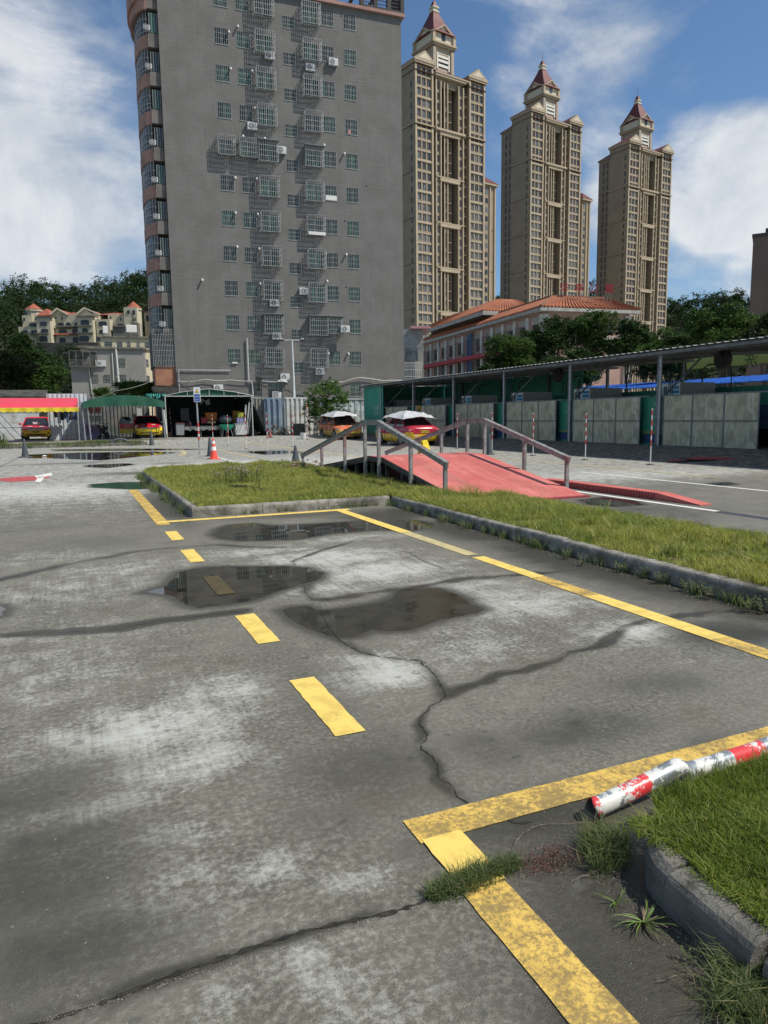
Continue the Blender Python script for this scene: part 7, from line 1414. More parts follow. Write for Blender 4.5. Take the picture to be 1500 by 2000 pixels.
for k in range(12): mb.box(-.9+k*(hw+.8)/11, -.86+k*(hw+.8)/11, -.9, -.86, zt_-9, zt_-4.6)
for k in range(6): mb.box(-.9, hw, -.9, -.86, zt_-9+k*.88, zt_-8.95+k*.88)
put(mb, 'window_grille', whip, hs); mb = MB(); mb.box(-1.1, hw+.2, -.95, 0-.01, zt_-11.3, zt_-9.6); put(mb, 'balcony_front', MATS['orange_render'], hs); mb = MB(); mb.box(-.6, hw*.6, -.05, -.01, zt_-8.6, zt_-5.0); mb.box(.2, hw*.8, -.14, -.11, zt_-4.3, zt_-3.0); put(mb, 'window', olg, hs)
# brown block at the right edge
bp = at(1464, 600, 120); bz = hit(1464, 458, bp, 25)[1]; bb_ = root('apartment_block', 'plain brown apartment block cut by the right edge of the view', 'apartment block', (bp[0], bp[1], 0), math.radians(-52)); brw = pm('brown_render', (.150, .112, .095), (.125, .095, .08), .4, .85)
mb = MB(); mb.box(0, 16, 0, 12, 0, bz); put(mb, 'wall', brw, bb_); mb = MB(); mb.box(-.15, 16, -.25, 12, bz, bz+.35); mb.box(1.5, 5, 1, 5, bz+.35, bz+1.2); put(mb, 'roof_edge', pm('dark_coping', (.06, .05, .05), None), bb_)
for k in range(6):
    z = bz-4.5-3.4*k
    for x in (3.3, 7.5, 11.5):
        mb = MB(); mb.box(x, x+1.7, -.05, -.004, z, z+1.7); w_ = put(mb, 'window', olg, bb_); mb = MB(); [mb.box(x+a_, x+a_+.09, -.10, -.052, z, z+1.7) for a_ in (0, .8, 1.61)]; mb.box(x+.09, x+1.61, -.10, -.052, z+.5, z+.6); put(mb, 'frame', pm('pale_frame', (.42, .42, .42), None), w_)
# ------------------------------------------------------------------ left houses
lg = glassmat('house_glass', (.02, .03, .03), (.05, .10, .08), .5, .5)
def flat_house(label, d, hd, pl, pr, pt, zbot, mat, wins, name='house', dep=12, roofm=None):
    P = at(pl, pt, d); z = P[2]; w_ = hit(pr, pt, P, hd)[0]; R_ = root(name, label, 'house', (P[0], P[1], 0), math.radians(hd)); mb = MB(); mb.box(0, w_, 0, dep, zbot, z); put(mb, 'wall', mat, R_); mb = MB(); mb.box(-.3, w_+.3, -.35, dep, z, z+.28); put(mb, 'roof', roofm or pm('coping', (.22, .20, .17), (.12, .11, .10), 1, .9), R_)
    for (a, b, c, e) in wins:
        u0, z1_ = hit(a, c, P, hd); u1, z0_ = hit(b, e, P, hd); mb = MB(); mb.box(u0, u1, -.03, -.004, z0_, z1_); w2 = put(mb, 'window', lg, R_); mb = MB(); 
        for x in np.linspace(u0, u1, 5): mb.box(x-.03, x+.03, -.09, -.034, z0_, z1_)
        for zz_ in (z0_, (z0_+z1_)/2, z1_): mb.box(u0, u1, -.10, -.036, zz_-.03, zz_+.03)
        put(mb, 'window_bars', pm('house_bars', (.16, .16, .15), (.3, .3, .28), 3, .6), w2)
    return P, w_, R_
greyw = pm('pale_grey_wall', (.27, .26, .245), (.22, .215, .20), .4, .85, c3=(.32, .28, .19), s3=.12); yelw = pm('pale_yellow_wall', (.56, .50, .33), (.48, .43, .29), .3, .85)
Pg, wg_, gh = flat_house('pale grey four storey house with white drain pipes and a covered roof terrace', 128, -8, 174, 281, 681, 0, greyw, [(232, 245, 700, 715), (179, 192, 732, 746), (203, 216, 732, 745), (234, 247, 732, 745)])
def gx_(px, py): return hit(px, py, Pg, -8)
u0, z0 = gx_(138, 716); u1, z1 = gx_(174, 716); mb = MB(); mb.box(u0, u1+.01, 0, 10, 0, z0-.05); put(mb, 'lower_wall', greyw, gh); ut, ztt = gx_(140, 691); mb = MB(); mb.box(ut-1.2, gx_(176, 690)[0], -.8, 7, ztt, ztt+.2); put(mb, 'terrace_roof', pm('dark_sheet', (.05, .05, .05), None), gh)
mb = MB(); ux, _ = gx_(191, 716)
for k in range(18): x = u0+(ux-u0)*k/17; mb.box(x-.03, x+.03, -.9, -.84, z0, z0+1.0)
for zz_ in (z0, z0+1.0, z0+2.4): mb.box(u0, ux, -.92, -.83, zz_, zz_+.08)
for k in range(5): x = u0+(ux-u0)*k/4; mb.box(x-.06, x+.06, -.92, -.82, z0, z0+2.4)
mb.box(u0, ux, -.9, -.01, z0-.15, z0-.01); put(mb, 'terrace_railing', pm('terrace_rail', (.09, .085, .08), (.15, .14, .13), 2, .7), gh); mb = MB(); mb.box(u0+.5, ux, -.0-.02, -.005, z0+.1, z0+2.3); put(mb, 'terrace_screen', pm('terrace_dark', (.05, .06, .05), (.25, .25, .23), .6, .8), gh)
mb = MB(); a_, b_ = gx_(226, 678); _, c_ = gx_(226, 750); mb.tube([(a_, -.2, b_+.3), (a_+.15, -.2, c_)], .16, 8); a_, b_ = gx_(219, 690); mb.tube([(a_, -.15, b_), (a_, -.15, c_)], .08, 6); a_, b_ = gx_(174, 718); mb.tube([(a_, -.12, b_), (a_+.2, -.12, gx_(176, 770)[1])], .08, 6); mb.tube([(gx_(234, 731)[0], -.3, gx_(234, 730)[1]), (gx_(228, 735)[0], -.2, gx_(228, 736)[1])], .1, 6); put(mb, 'drain_pipe', pm('drain_white', (.55, .55, .52), None, 2, .6), gh)
aw_, az_ = gx_(197, 716); ac_unit('air conditioner on the pale grey house beside its roof terrace', (Pg[0]+aw_*math.cos(math.radians(-8)), Pg[1]+aw_*math.sin(math.radians(-8)), az_), math.radians(-8), 1.6, 1.0)
Pq, wq_, qh = flat_house('yellowish side wing of the pale grey house with air conditioners, in full sun', 131, 40, 281, 295, 683, 0, pm('stained_yellow', (.50, .44, .30), (.38, .35, .28), .5, .85), [(284, 290, 702, 716), (285, 292, 734, 746)], dep=6)
Py, wy_, yh = flat_house('pale yellow flat roofed house with five dark windows behind the grey house', 150, -8, 196, 303, 659, 0, yelw, [(205, 219, 667, 676), (229, 239, 667, 678), (249, 255, 667, 679), (268, 273, 667, 679), (284, 294, 668, 680)])
u0, z0 = hit(157, 679, Py, -8); mb = MB(); mb.box(u0, 0, .3, 8, 0, z0); put(mb, 'side_wall', yelw, yh); mb = MB(); mb.box(u0-.6, .3, -.4, 8.3, z0, z0+.35); put(mb, 'side_roof', MATS['coping'], yh)
for (x, y, h_, l) in ((257, 655, 17, 'white water tank frame on the yellow house roof, larger panel'), (206, 657, 17, 'narrow white panel on the yellow house roof')):
    q = at(x, y, 152); R_ = root('water_tank', l, 'water tank', (q[0], q[1], q[2]+.2)); mb = MB(); s_ = 2.0 if x > 230 else .9; mb.box(-s_/2, s_/2, -.5, .5, .3, 1.75); put(mb, 'tank', whip, R_, bevel=.1); mb = MB(); [mb.box(sx-.08, sx+.08, -.08, .08, 0, .3) for sx in (-s_/2+.2, s_/2-.2)]; put(mb, 'stand', galv, R_)
flat_house('orange brown low house between the grey house and the tall block', 138, -8, 291, 306, 698, 0, pm('orange_house', (.34, .20, .13), None, 1, .85), [], dep=6)
# villas on the slope
crw = pm('villa_cream', (.50, .45, .33), (.44, .40, .29), .3, .85); rdr = pm('villa_roof', (.34, .095, .055), (.28, .08, .05), .5, .75, bump=.4); vg = pm('villa_dark_glass', (.02, .028, .038), (.035, .045, .055), .3, .3); shad = pm('villa_grey', (.17, .155, .135), (.12, .11, .10), .4, .85)
VD = 265; VH = -22.0; PV = at(40, 665, VD); vz = lambda x, y: hit(30+x/5.357, 560+y/5.357, PV, VH)
vl = root('villa_terrace', 'row of cream hillside villas with red hipped roofs and round corner turrets', 'villa', (PV[0], PV[1], 0), math.radians(VH))
def vbox(mb, x0_, y0_, x1_, y1_, v0, v1): (a, t_), (b, bt) = vz(x0_, y0_), vz(x1_, y1_); mb.box(a, b, v0, v1, bt, t_)
W1 = MB()
for q in ((38, 290, 130, 420, 2, 12), (130, 285, 275, 360, 2.5, 12), (15, 415, 240, 600, 1.0, 12), (118, 360, 245, 480, 0.4, 12), (240, 325, 400, 590, -1.5, 12), (345, 275, 640, 590, 3, 14), (395, 440, 670, 600, 1.5, 14), (622, 270, 860, 590, 2.5, 14), (668, 318, 845, 600, -1.8, 12), (840, 340, 1000, 600, 0.2, 12), (935, 275, 1050, 420, 2.8, 12), (1050, 285, 1200, 600, 2.2, 12), (1118, 210, 1280, 600, 1.2, 6)): vbox(W1, *q)
put(W1, 'wall', crw, vl); G1 = MB(); GD = MB()
for q, v in (((290, 445, 368, 495), -1.56), ((272, 520, 362, 580), -1.56), ((280, 370, 355, 415), -1.56), ((430, 440, 520, 480), 1.45), ((575, 435, 660, 480), 1.45), ((438, 527, 508, 580), 1.45), ((580, 523, 648, 576), 1.45), ((400, 365, 470, 410), 2.9), ((490, 360, 540, 410), 2.9), ((580, 365, 665, 410), 2.9), ((722, 440, 782, 490), -1.86), ((688, 520, 795, 578), -1.86), ((706, 355, 795, 412), -1.86), ((870, 362, 955, 410), .14), ((876, 448, 935, 492), .14), ((1045, 380, 1105, 410), 2.1), ((1040, 450, 1135, 495), 1.1), ((140, 375, 240, 415), .34), ((160, 455, 240, 500), .34), ((50, 455, 115, 480), .94), ((848, 520, 890, 570), .14), ((1070, 310, 1085, 345), 2.14), ((1215, 312, 1228, 355), 1.1), ((1238, 310, 1250, 355), 1.1), ((1156, 240, 1188, 275), 1.1), ((1212, 238, 1242, 288), 1.1), ((1135, 300, 1155, 335), 2.1), ((958, 296, 975, 325), 2.7), ((440, 300, 456, 332), 2.9), ((375, 300, 390, 320), 2.9), ((660, 295, 678, 308), 2.4), ((725, 293, 742, 306), 2.4), ((172, 305, 188, 338), 2.4), ((84, 252, 112, 290), .9), ((54, 316, 74, 348), 1.9)):
    mb = MB(); (a, t_), (b, bt) = vz(q[0], q[1]), vz(q[2], q[3]); n_ = 6; mb.prismy([(a, bt), (b, bt)]+[((a+b)/2+(b-a)/2*math.cos(t), t_-(t_-bt)*.22+(t_-bt)*.22*math.sin(t)) for t in np.linspace(0, PI, n_)], v-.10, v-.002); put(mb, 'window', vg, vl)
mb = MB()
for q in ((1010, 420, 1200, 590, .6, 3), (668, 412, 825, 425, -2.6, -1.8), (400, 405, 668, 418, .8, 2.9), (228, 490, 372, 500, -2.4, -1.5), (668, 487, 840, 497, -2.6, -1.8), (1020, 405, 1170, 420, 0.2, 2), (1205, 372, 1283, 600, 1.0, 6.0), (235, 318, 405, 330, -1.9, 0), (665, 312, 850, 322, -2.3, 0)): vbox(mb, *q)
put(mb, 'ledge', shad, vl)
Rf = MB()
def vroof(x0_, x1_, ye, yr, v0, v1, hip=True):
    (a, e_), (b, _) = vz(x0_, ye), vz(x1_, ye); _, r_ = vz(x0_, yr); Rf.hip(a, b, v0, v1, e_, r_, inset=None if hip else .2)
vroof(200, 350, 292, 212, 1.5, 9); vroof(395, 640, 292, 232, 4, 12); vroof(800, 1120, 275, 238, 4, 12); vroof(370, 670, 500, 482, 0.2, 3.0)
for xa, xm, xb_, ya, yp in ((342, 405, 520, 275, 222), (622, 693, 850, 270, 215)):
    (a, z_), (m_, zp), (b, zb_) = vz(xa, ya), vz(xm, yp), vz(xb_, ya+8); Rf.add([(a, 2.2, z_), (m_, 2.2, zp), (b, 2.2, zb_), (a, 12, z_), (m_+1, 12, zp), (b, 12, zb_)], [(0, 1, 4, 3), (1, 2, 5, 4)]); 
    g3 = MB(); g3.prismy([(a, z_), (m_+ (m_-a), z_), (m_, zp-.15)], 2.55, 2.95); put(g3, 'gable', crw, vl)
    g3 = MB(); g3.bar((a-.3, 2.15, z_-.2), (m_, 2.15, zp+.1), .5, .5); g3.bar((m_, 2.15, zp+.1), (b, 2.15, zb_), .5, .4); put(g3, 'gable_trim', pm('villa_trim', (.60, .55, .42), None), vl)
put(Rf, 'roof', rdr, vl)
for xc, xw, ye, yp, v in ((128, 92, 222, 152, 4.5), (1197, 85, 210, 133, 4.0)):
    (c_, e_), (_, p_) = vz(xc, ye), vz(xc, yp); r_ = vz(xc+xw, ye)[0]-c_; mb = MB(); mb.tube([(c_, v, e_-9), (c_, v, e_)], r_*.84, 8); put(mb, 'turret', crw, vl); mb = MB(); mb.tube([(c_, v, e_), (c_, v, p_-.1), (c_, v, p_)], [r_*1.05, .15, .05], 8); put(mb, 'turret_roof', rdr, vl); mb = MB(); mb.tube([(c_, v, e_-.5), (c_, v, e_-.001)], r_, 8); put(mb, 'turret_cornice', MATS['villa_trim'], vl)
v2 = root('villa_house', 'separate cream villa with red roof peeping past the curved balconies', 'villa', tuple(at(296, 610, 262)), math.radians(-20)); mb = MB(); mb.box(-2.5, 4, 0, 8, -10, 0); mb.tube([(1, -.5, -10), (1, -.5, 3)], 1.9, 8); put(mb, 'wall', crw, v2); mb = MB(); mb.tube([(1, -.5, 3), (1, -.5, 5.8)], [2.3, .1], 8); mb.hip(-3, 4.5, -.6, 8.5, 0, 1.5); put(mb, 'roof', rdr, v2); mb = MB(); [mb.box(.3+i, .7+i, -2.45, -2.38, z_, z_+1.4) for i in (0, .9) for z_ in (-3, .6)]; mb.box(-1.9, -.9, -.06, -.004, -3, -1); put(mb, 'window', vg, v2)
for (P_, R_, d_, h_) in ((P2, t2, 290, 8.2), (P3, t3, 330, 6.8)):
    mb = MB(); mb.box(.3, 27.7, .3, 15.8, -h_, 0); mb.box(.2, .29, 9.7, 15, -h_, 0); put(mb, 'podium', beige, R_)
# ------------------------------------------------------------------ wash bay shed on the right
XF = 19.0; PER = 4.95; posts = [14.62+PER*k for k in range(7)]   # 14.62 .. 44.3
sh2 = root('wash_shed', 'long open wash bay shed with corrugated roof, steel posts and dirty screens on the right', 'shed', (XF+2.5, 28, 0))
mb = MB(); rv = []
ya_, yb2, xa_, xb2 = 2.0, 47.4, 18.55, 26.2; n_ = int((yb2-ya_)/.30); prof = []
for i in range(n_):
    y = ya_+i*.30; prof += [(y, 0), (y+.04, .028), (y+.11, .028), (y+.15, 0)]
prof.append((ya_+n_*.30, 0)); k = len(prof); vs = []
for x, z in ((xa_, 3.62), (xb2, 4.05)):
    for y, dz in prof: vs += [(x, y, z+dz), (x, y, z+dz-.012)]
mb.add(vs, [(2*i, 2*i+2, 2*k+2*i+2, 2*k+2*i) for i in range(k-1)]+[(2*i+1, 2*k+2*i+1, 2*k+2*i+3, 2*i+3) for i in range(k-1)]+[(2*i, 2*i+1, 2*i+3, 2*i+2) for i in range(k-1)])
put(mb, 'roof_sheet', pm('old_zinc', (.30, .31, .30), (.19, .20, .19), 1.2, .5, .3, c3=(.16, .14, .12), s3=.6), sh2, w_=True)
shst = pm('shed_steel', (.13, .14, .145), (.20, .205, .20), 4, .6, .3); mb = MB()
for x in (18.7, 20.4, 22.2, 24.0, 25.9): z = 3.62+(x-xa_)*.056-.05; mb.box(x-.03, x+.03, ya_, yb2, z-.10, z)
put(mb, 'purlin', shst, sh2, w_=True)
for y in posts:
    mb = MB(); mb.box(XF+.02, XF+.14, y-.06, y+.06, .25, 3.5); put(mb, 'steel_post', shst, sh2, w_=True); mb = MB(); mb.tube([(XF-.10, y-.22, .3), (XF-.10, y-.22, 3.58)], .045, 8); put(mb, 'rain_pipe', galv, sh2, w_=True)
    mb = MB(); mb.box(25.2, 25.32, y-.06, y+.06, 0, 3.9); put(mb, 'rear_post', shst, sh2, w_=True)
    mb = MB(); mb.bar((XF+.1, y, 3.42), (25.9, y, 3.80), .08, .12); mb.bar((XF+.1, y, 1.9), (20.6, y-.5, 3.5), .06, .06); put(mb, 'rafter', shst, sh2, w_=True)
    mb = MB(); 
    for q in range(3): mb.tube([(XF+.25+.05*q, y-.3, 2.9), (XF+.05, y-.45-.1*q, 2.1), (XF+.1+.1*q, y-.25, 1.3), (XF+.05, y-.4, .6), (XF+.12, y-.15, .35)], .018, 5)
    put(mb, 'hose', plastic, sh2, w_=True)
for i in range(8):
    y = 13+4.3*i; mb = MB(); mb.tube([(23.3, y, 0), (23.3, y, 3.2), (23.3, y-.25, 3.35), (23.3, y-1.2, 3.35)], .035, 6); put(mb, 'bent_pipe', darks, sh2, w_=True)
scr = bpy.data.materials.new('dirty_screen'); scr.use_nodes = True; t = NT(scr.node_tree); co = t.n('ShaderNodeTexCoord').outputs['Object']
a = t.noise(co, .9, 5, .6, 2.2); b = t.noise(t.n('ShaderNodeMapping', None, Vector=co, Scale=(1, 2.2, .8), Rotation=(.7, 0, 0)).outputs[0], 1.6, 5, .6, 1.5); c = t.noise(t.n('ShaderNodeMapping', None, Vector=co, Scale=(1, 6, .5)).outputs[0], 2, 4, .6)
col = t.mix(t.ramp(a, .4, .6), (.27, .26, .17), (.40, .37, .25)); col = t.mix(t.ramp(b, .5, .62), col, (.48, .45, .33)); col = t.mix(t.math('MULTIPLY', t.ramp(c, .5, .7), .5), col, (.20, .215, .145)); zc_ = t.n('ShaderNodeSeparateXYZ', None, Vector=co).outputs[2]
p = t.n('ShaderNodeBsdfPrincipled', None, Base_Color=col, Roughness=.38); o = t.n('ShaderNodeOutputMaterial'); t.t.links.new(p.outputs[0], o.inputs[0])
slot = ['nearest', 'second nearest', 'third nearest', 'fourth nearest', 'fifth nearest', 'farthest']
for gi, y0_ in enumerate([15.42+PER*k for k in range(6)]):
    y1_ = y0_+3.82 if gi < 5 else y0_+3.3; sc_ = root('screen_panel', 'dirty plastic screen in a steel frame, %s of the six wash bay screens' % slot[gi], 'screen', (XF, (y0_+y1_)/2, .33), 0, 'dirty framed screens along the wash bays'); npan = 3; w_ = (y1_-y0_)/npan
    for i in range(npan):
        for za2, zb3 in ((.36, 1.18), (1.23, 2.06)): mb = MB(); mb.box(XF-.006, XF+.006, y0_+w_*i+.02, y0_+w_*(i+1)-.02, za2, zb3); put(mb, 'pane', scr, sc_, w_=True)
    mb = MB()
    for i in range(npan+1): y = y0_+w_*i; mb.box(XF-.025, XF-.007, y-.022, y+.022, .30, 2.09)
    for z in (.33, 1.205, 2.08): mb.box(XF-.028, XF-.0075, y0_-(.0 if z < 2 else .5), y1_+(.0 if z < 2 else .5), z-.020, z+.020)
    put(mb, 'steel_frame', shst, sc_, w_=True)
# green cladding: lit end panel, back wall, low inner wall
grs = pm('green_sheet', (.07, .36, .25), (.055, .30, .205), .8, .5, c3=(.08, .26, .18), s3=.4); T90 = Matrix.Translation((XF, 0, 0)) @ Matrix.Rotation(-PI/2, 4, 'Z')
g1 = root('green_wall', 'green ribbed sheet wall closing the far end of the wash shed, white marks painted low on it', 'sheet wall', (XF, 45.5, 0)); mb = MB(); corrugated(mb, -47.3, -43.75, .25, 3.55, 0, .26, .03, T=T90); put(mb, 'end_panel', grs, g1, w_=True); mb = MB(); mb.box(XF+.01, 26, 47.3, 47.35, .2, 3.6); put(mb, 'end_wall', grs, g1, w_=True)
mb = MB(); corrugated(mb, -47.2, -31.5, .2, 3.75, 0, .30, .03, T=Matrix.Translation((25.4, 0, 0)) @ Matrix.Rotation(-PI/2, 4, 'Z')); put(mb, 'back_wall', grs, g1, w_=True)
mb = MB(); TT = lambda y, z: Matrix.Translation((XF-.05, y, z)) @ Matrix.Rotation(-PI/2, 4, 'Z') @ Matrix.Rotation(PI/2, 4, 'X'); [text_mb(ch, .34, mb, TT(45.25-.5*i, 2.05-.36*j), .006) for i, col_ in enumerate(('门口', '禁停')) for j, ch in enumerate(col_)]; put(mb, 'white_marks', whip, g1, w_=True)
g2 = root('green_wall', 'low dark green inner wall of the wash bays seen above and between the screens', 'sheet wall', (22.6, 28, 0)); mb = MB(); corrugated(mb, -43.5, -6, .1, 2.42, 0, .5, .02, T=Matrix.Translation((22.6, 0, 0)) @ Matrix.Rotation(-PI/2, 4, 'Z')); put(mb, 'cladding', pm('deep_green_sheet', (.05, .28, .18), (.04, .23, .15), .8, .5), g2, w_=True)
for i, y in enumerate(posts[1:]):
    gd = root('green_door', 'tall green notice board standing in the gap between screens, %s gap' % ['first', 'second', 'third', 'fourth', 'fifth', 'last'][i], 'notice board', (XF+.25, y+.42, .3)); mb = MB(); mb.box(-.02, .02, -.48, .48, 0, 1.75); put(mb, 'board', pm('board_green', (.035, .22, .14), (.03, .19, .12), 1, .45), gd); mb = MB(); mb.box(-.03, -.021, -.46, .46, .12, .42); put(mb, 'blue_panel', pm('board_blue', (.02, .05, .12), None), gd); mb = MB(); mb.box(-.03, -.021, -.46, .46, .46, .52); put(mb, 'yellow_stripe', pm('stripe_olive', (.25, .24, .05), None), gd); mb = MB(); [text_mb(ch, .15, mb, Matrix.Translation((-.03, -.12, 1.5-.24*j)) @ Matrix.Rotation(-PI/2, 4, 'Z') @ Matrix.Rotation(PI/2, 4, 'X'), .006) for j, ch in enumerate('自助洗车')]; put(mb, 'lettering', pm('board_letter', (.35, .42, .36), None), gd)
    cb = root('wash_machine', 'grey washing machine cabinet with white striped end showing above the screens, %s one' % ['nearest', 'second', 'third', 'fourth', 'fifth', 'sixth'][i], 'wash cabinet', (21.15, y+.75, .3)); mb = MB(); mb.box(-.85, .85, -.55, .55, 0, 2.28); put(mb, 'cabinet', pm('cabinet_grey', (.42, .39, .34), (.36, .34, .30), 1, .6), cb, bevel=.02)
    mb = MB(); mb.box(-.87, -.853, -.53, .53, 1.6, 2.24); put(mb, 'end_panel', pm('panel_white', (.68, .68, .64), None, 3, .5), cb); mb = MB(); mb.box(-.885, -.871, -.48, -.06, 2.04, 2.15, 0); mb.box(-.885, -.871, -.48, -.06, 1.89, 2.0, 0); mb.box(-.885, -.871, .08, .25, 1.86, 2.15, 1); mb.box(-.885, -.871, .33, .46, 1.84, 2.13, 2); put(mb, 'stripes', [pm('stripe_blue', (.04, .25, .36), None), pm('grille_grey', (.14, .13, .12), None), pm('panel_ochre', (.22, .15, .05), None)], cb)
for i, (px, py) in enumerate(((1412, 702), (1090, 733))):
    q = PX(px, py, 22.0); f_ = root('ceiling_fan_drum', 'black hose reel hanging under the shed roof, %s' % ('nearer one, before the yellow banner' if i == 0 else 'farther one'), 'hose reel', q); mb = MB(); mb.cyl((0, 0), .33, .33, -.10, .10, 20, axis='x'); put(mb, 'drum', plastic, f_); mb = MB(); mb.cyl((0, 0), .10, .10, -.13, -.10, 12, axis='x'); put(mb, 'hub', pm('hub_blue', (.04, .05, .09), None), f_); mb = MB(); mb.tube([(0, 0, .3), (0, 0, .7)], .03, 6); mb.tube([(0, -.3, 0), (.0, -.42, -.6), (0, -.38, -1.4)], .02, 5); put(mb, 'hanger', plastic, f_)
ba = PX(1341, 699, 27.5); bb2 = PX(1341, 722, 27.5); bn = root('banner', 'pale yellow banner behind the shed with lettering seen from the back', 'banner', (27.5, ba[1]-4, bb2[2])); mb = MB(); nb_ = 40
zt2, zb4 = ba[2], bb2[2]; mb.loft([[(27.5+.03*math.sin(y*1.7), y, zb4), (27.5+.02*math.sin(y*1.3+1), y, zt2), (27.515+.02*math.sin(y*1.3+1), y, zt2), (27.515+.03*math.sin(y*1.7), y, zb4)] for y in np.linspace(ba[1]-11, ba[1], nb_)]); put(mb, 'cloth', pm('banner_yellow', (.42, .46, .19), (.38, .42, .17), .6, .8, trans=.4), bn, w_=True)
bm = pm('banner_ink', (.10, .13, .07), None); mb = MB(); ly = PX(1466, 705, 27.4)[1]; lz_ = PX(1466, 705, 27.4)[2]
for j, ch in enumerate('洗车'): text_mb(ch, .78, mb, Matrix.Translation((27.44, ly-1.75*j, lz_)) @ Matrix.Rotation(-PI/2, 4, 'Z') @ Matrix.Rotation(PI/2, 4, 'X') @ Matrix.Diagonal((-1, 1, 1, 1)), .01)
put(mb, 'lettering', bm, bn, w_=True)
# stone bank under the screens
def bankmat():
    m = bpy.data.materials.new('bank_stone'); m.use_nodes = True; t = NT(m.node_tree); co = t.n('ShaderNodeTexCoord').outputs['Object']; v = t.n('ShaderNodeTexVoronoi', None, Vector=t.n('ShaderNodeMapping', None, Vector=co, Scale=(1.6, 1, 1), Rotation=(0, 0, .5)).outputs[0], Scale=2.6).outputs['Distance']; nz = t.noise(co, 7, 6, .7)
    col = t.mix(t.ramp(v, .1, .5), (.19, .165, .13), (.10, .088, .070)); col = t.mix(t.ramp(nz, .45, .7), col, (.27, .245, .20)); b = t.n('ShaderNodeBump', None, Height=t.math('ADD', nz, v), Strength=1.0, Distance=.08)
    p = t.n('ShaderNodeBsdfPrincipled', None, Base_Color=col, Roughness=.9, Normal=b.outputs[0]); o = t.n('ShaderNodeOutputMaterial'); t.t.links.new(p.outputs[0], o.inputs[0]); return m
bx_ = np.linspace(16.5, 28, 40); by_ = np.linspace(0, 48, 300); BX, BY = np.meshgrid(bx_, by_); hh_ = .34*np.clip((BX-16.7)/2.0, 0, 1)**.8 + .05*(hash_noise(BX.ravel(), BY.ravel(), 2.2, 4).reshape(BX.shape)-.5)*(np.clip((BX-16.5)/.5, 0, 1))*(BX < 19) + .004
hh_[BX < 16.62] = -.02; idx = np.arange(BX.size).reshape(BX.shape); fcs = np.stack([idx[:-1, :-1], idx[:-1, 1:], idx[1:, 1:], idx[1:, :-1]], -1).reshape(-1, 4)
bk_ = npmesh('stone_bank', np.column_stack([BX.ravel(), BY.ravel(), hh_.ravel()]), fcs, bankmat(), smooth=True); tag(bk_, kind='structure')
wp_ = root('waste_pipe', 'short white waste pipe bend on the stone bank', 'pipe', PX(1275, 880, 18.3)); mb = MB(); mb.tube([(.3, 0, .06), (0, .05, .06), (-.03, .05, -.12)], .035, 8); put(mb, 'pipe', whip, wp_)
# dark lorry nose behind the last screen
tk = root('lorry', 'dark lorry front just visible past the last screen at the right edge', 'lorry', (21.2, 13.2, .35), .15); dk = paint('lorry_dark', (.02, .025, .03)); mb = MB(); mb.loft([[(-1.05, -1.0, .45), (1.05, -1.0, .45), (1.05, 1.0, .45), (-1.05, 1.0, .45)], [(-1.08, -1.05, 1.2), (1.08, -1.05, 1.2), (1.08, 1.0, 1.2), (-1.08, 1.0, 1.2)], [(-.95, -.85, 1.95), (.95, -.85, 1.95), (.95, 1.0, 1.95), (-.95, 1.0, 1.95)]]); put(mb, 'cab', dk, tk, bevel=.05); mb = MB(); mb.box(-1.0, 1.0, 1.1, 5, .6, 1.0); mb.box(-1.05, 1.05, 1.1, 5, 1.0, 1.35); put(mb, 'load_bed', pm('bed_blue', (.03, .05, .09), None), tk)
mb = MB(); mb.box(-1.10, -1.06, -.7, .6, 1.25, 1.75); mb.add([(-.85, -1.01, 1.3), (.85, -1.01, 1.3), (.78, -.90, 1.85), (-.78, -.90, 1.85)], [(0, 1, 2, 3)]); put(mb, 'windscreen', cglass, tk); mb = MB(); mb.box(-1.0, 1.0, -1.15, -1.0, .35, .62); put(mb, 'bumper', galv, tk); mb = MB(); [mb.box(-.8, .8, -1.09, -1.055, .7+.1*k, .75+.1*k) for k in range(4)]; put(mb, 'grille', chrome, tk)
for x in (-.8, .8): mb = MB(); mb.box(x-.14, x+.14, -1.10, -1.05, .72, .95); put(mb, 'headlight', lampm, tk); 
for x in (-.95, .95):
    for y in (-.3, 3.8): mb = MB(); mb.cyl((y, .42), .42, .42, x-.13, x+.13, 20, axis='x'); put(mb, 'wheel', tyrem, tk)
bl = root('balustrade_ball', 'brown and white striped ball ornament above the screens behind the crimson car', 'ornament', PX(820, 796, 19.0)); mb = MB(); rings = [[(.2*math.sin(p_)*math.cos(a), .2*math.sin(p_)*math.sin(a), .2*math.cos(p_)) for a in np.linspace(0, 2*PI, 15)[:-1]] for p_ in np.linspace(.1, PI-.1, 8)]; mb.loft(rings, matf=lambda c, q: int(abs(c*9)) % 2); put(mb, 'ball', [pm('ball_ochre', (.38, .20, .04), None), plastic], bl)
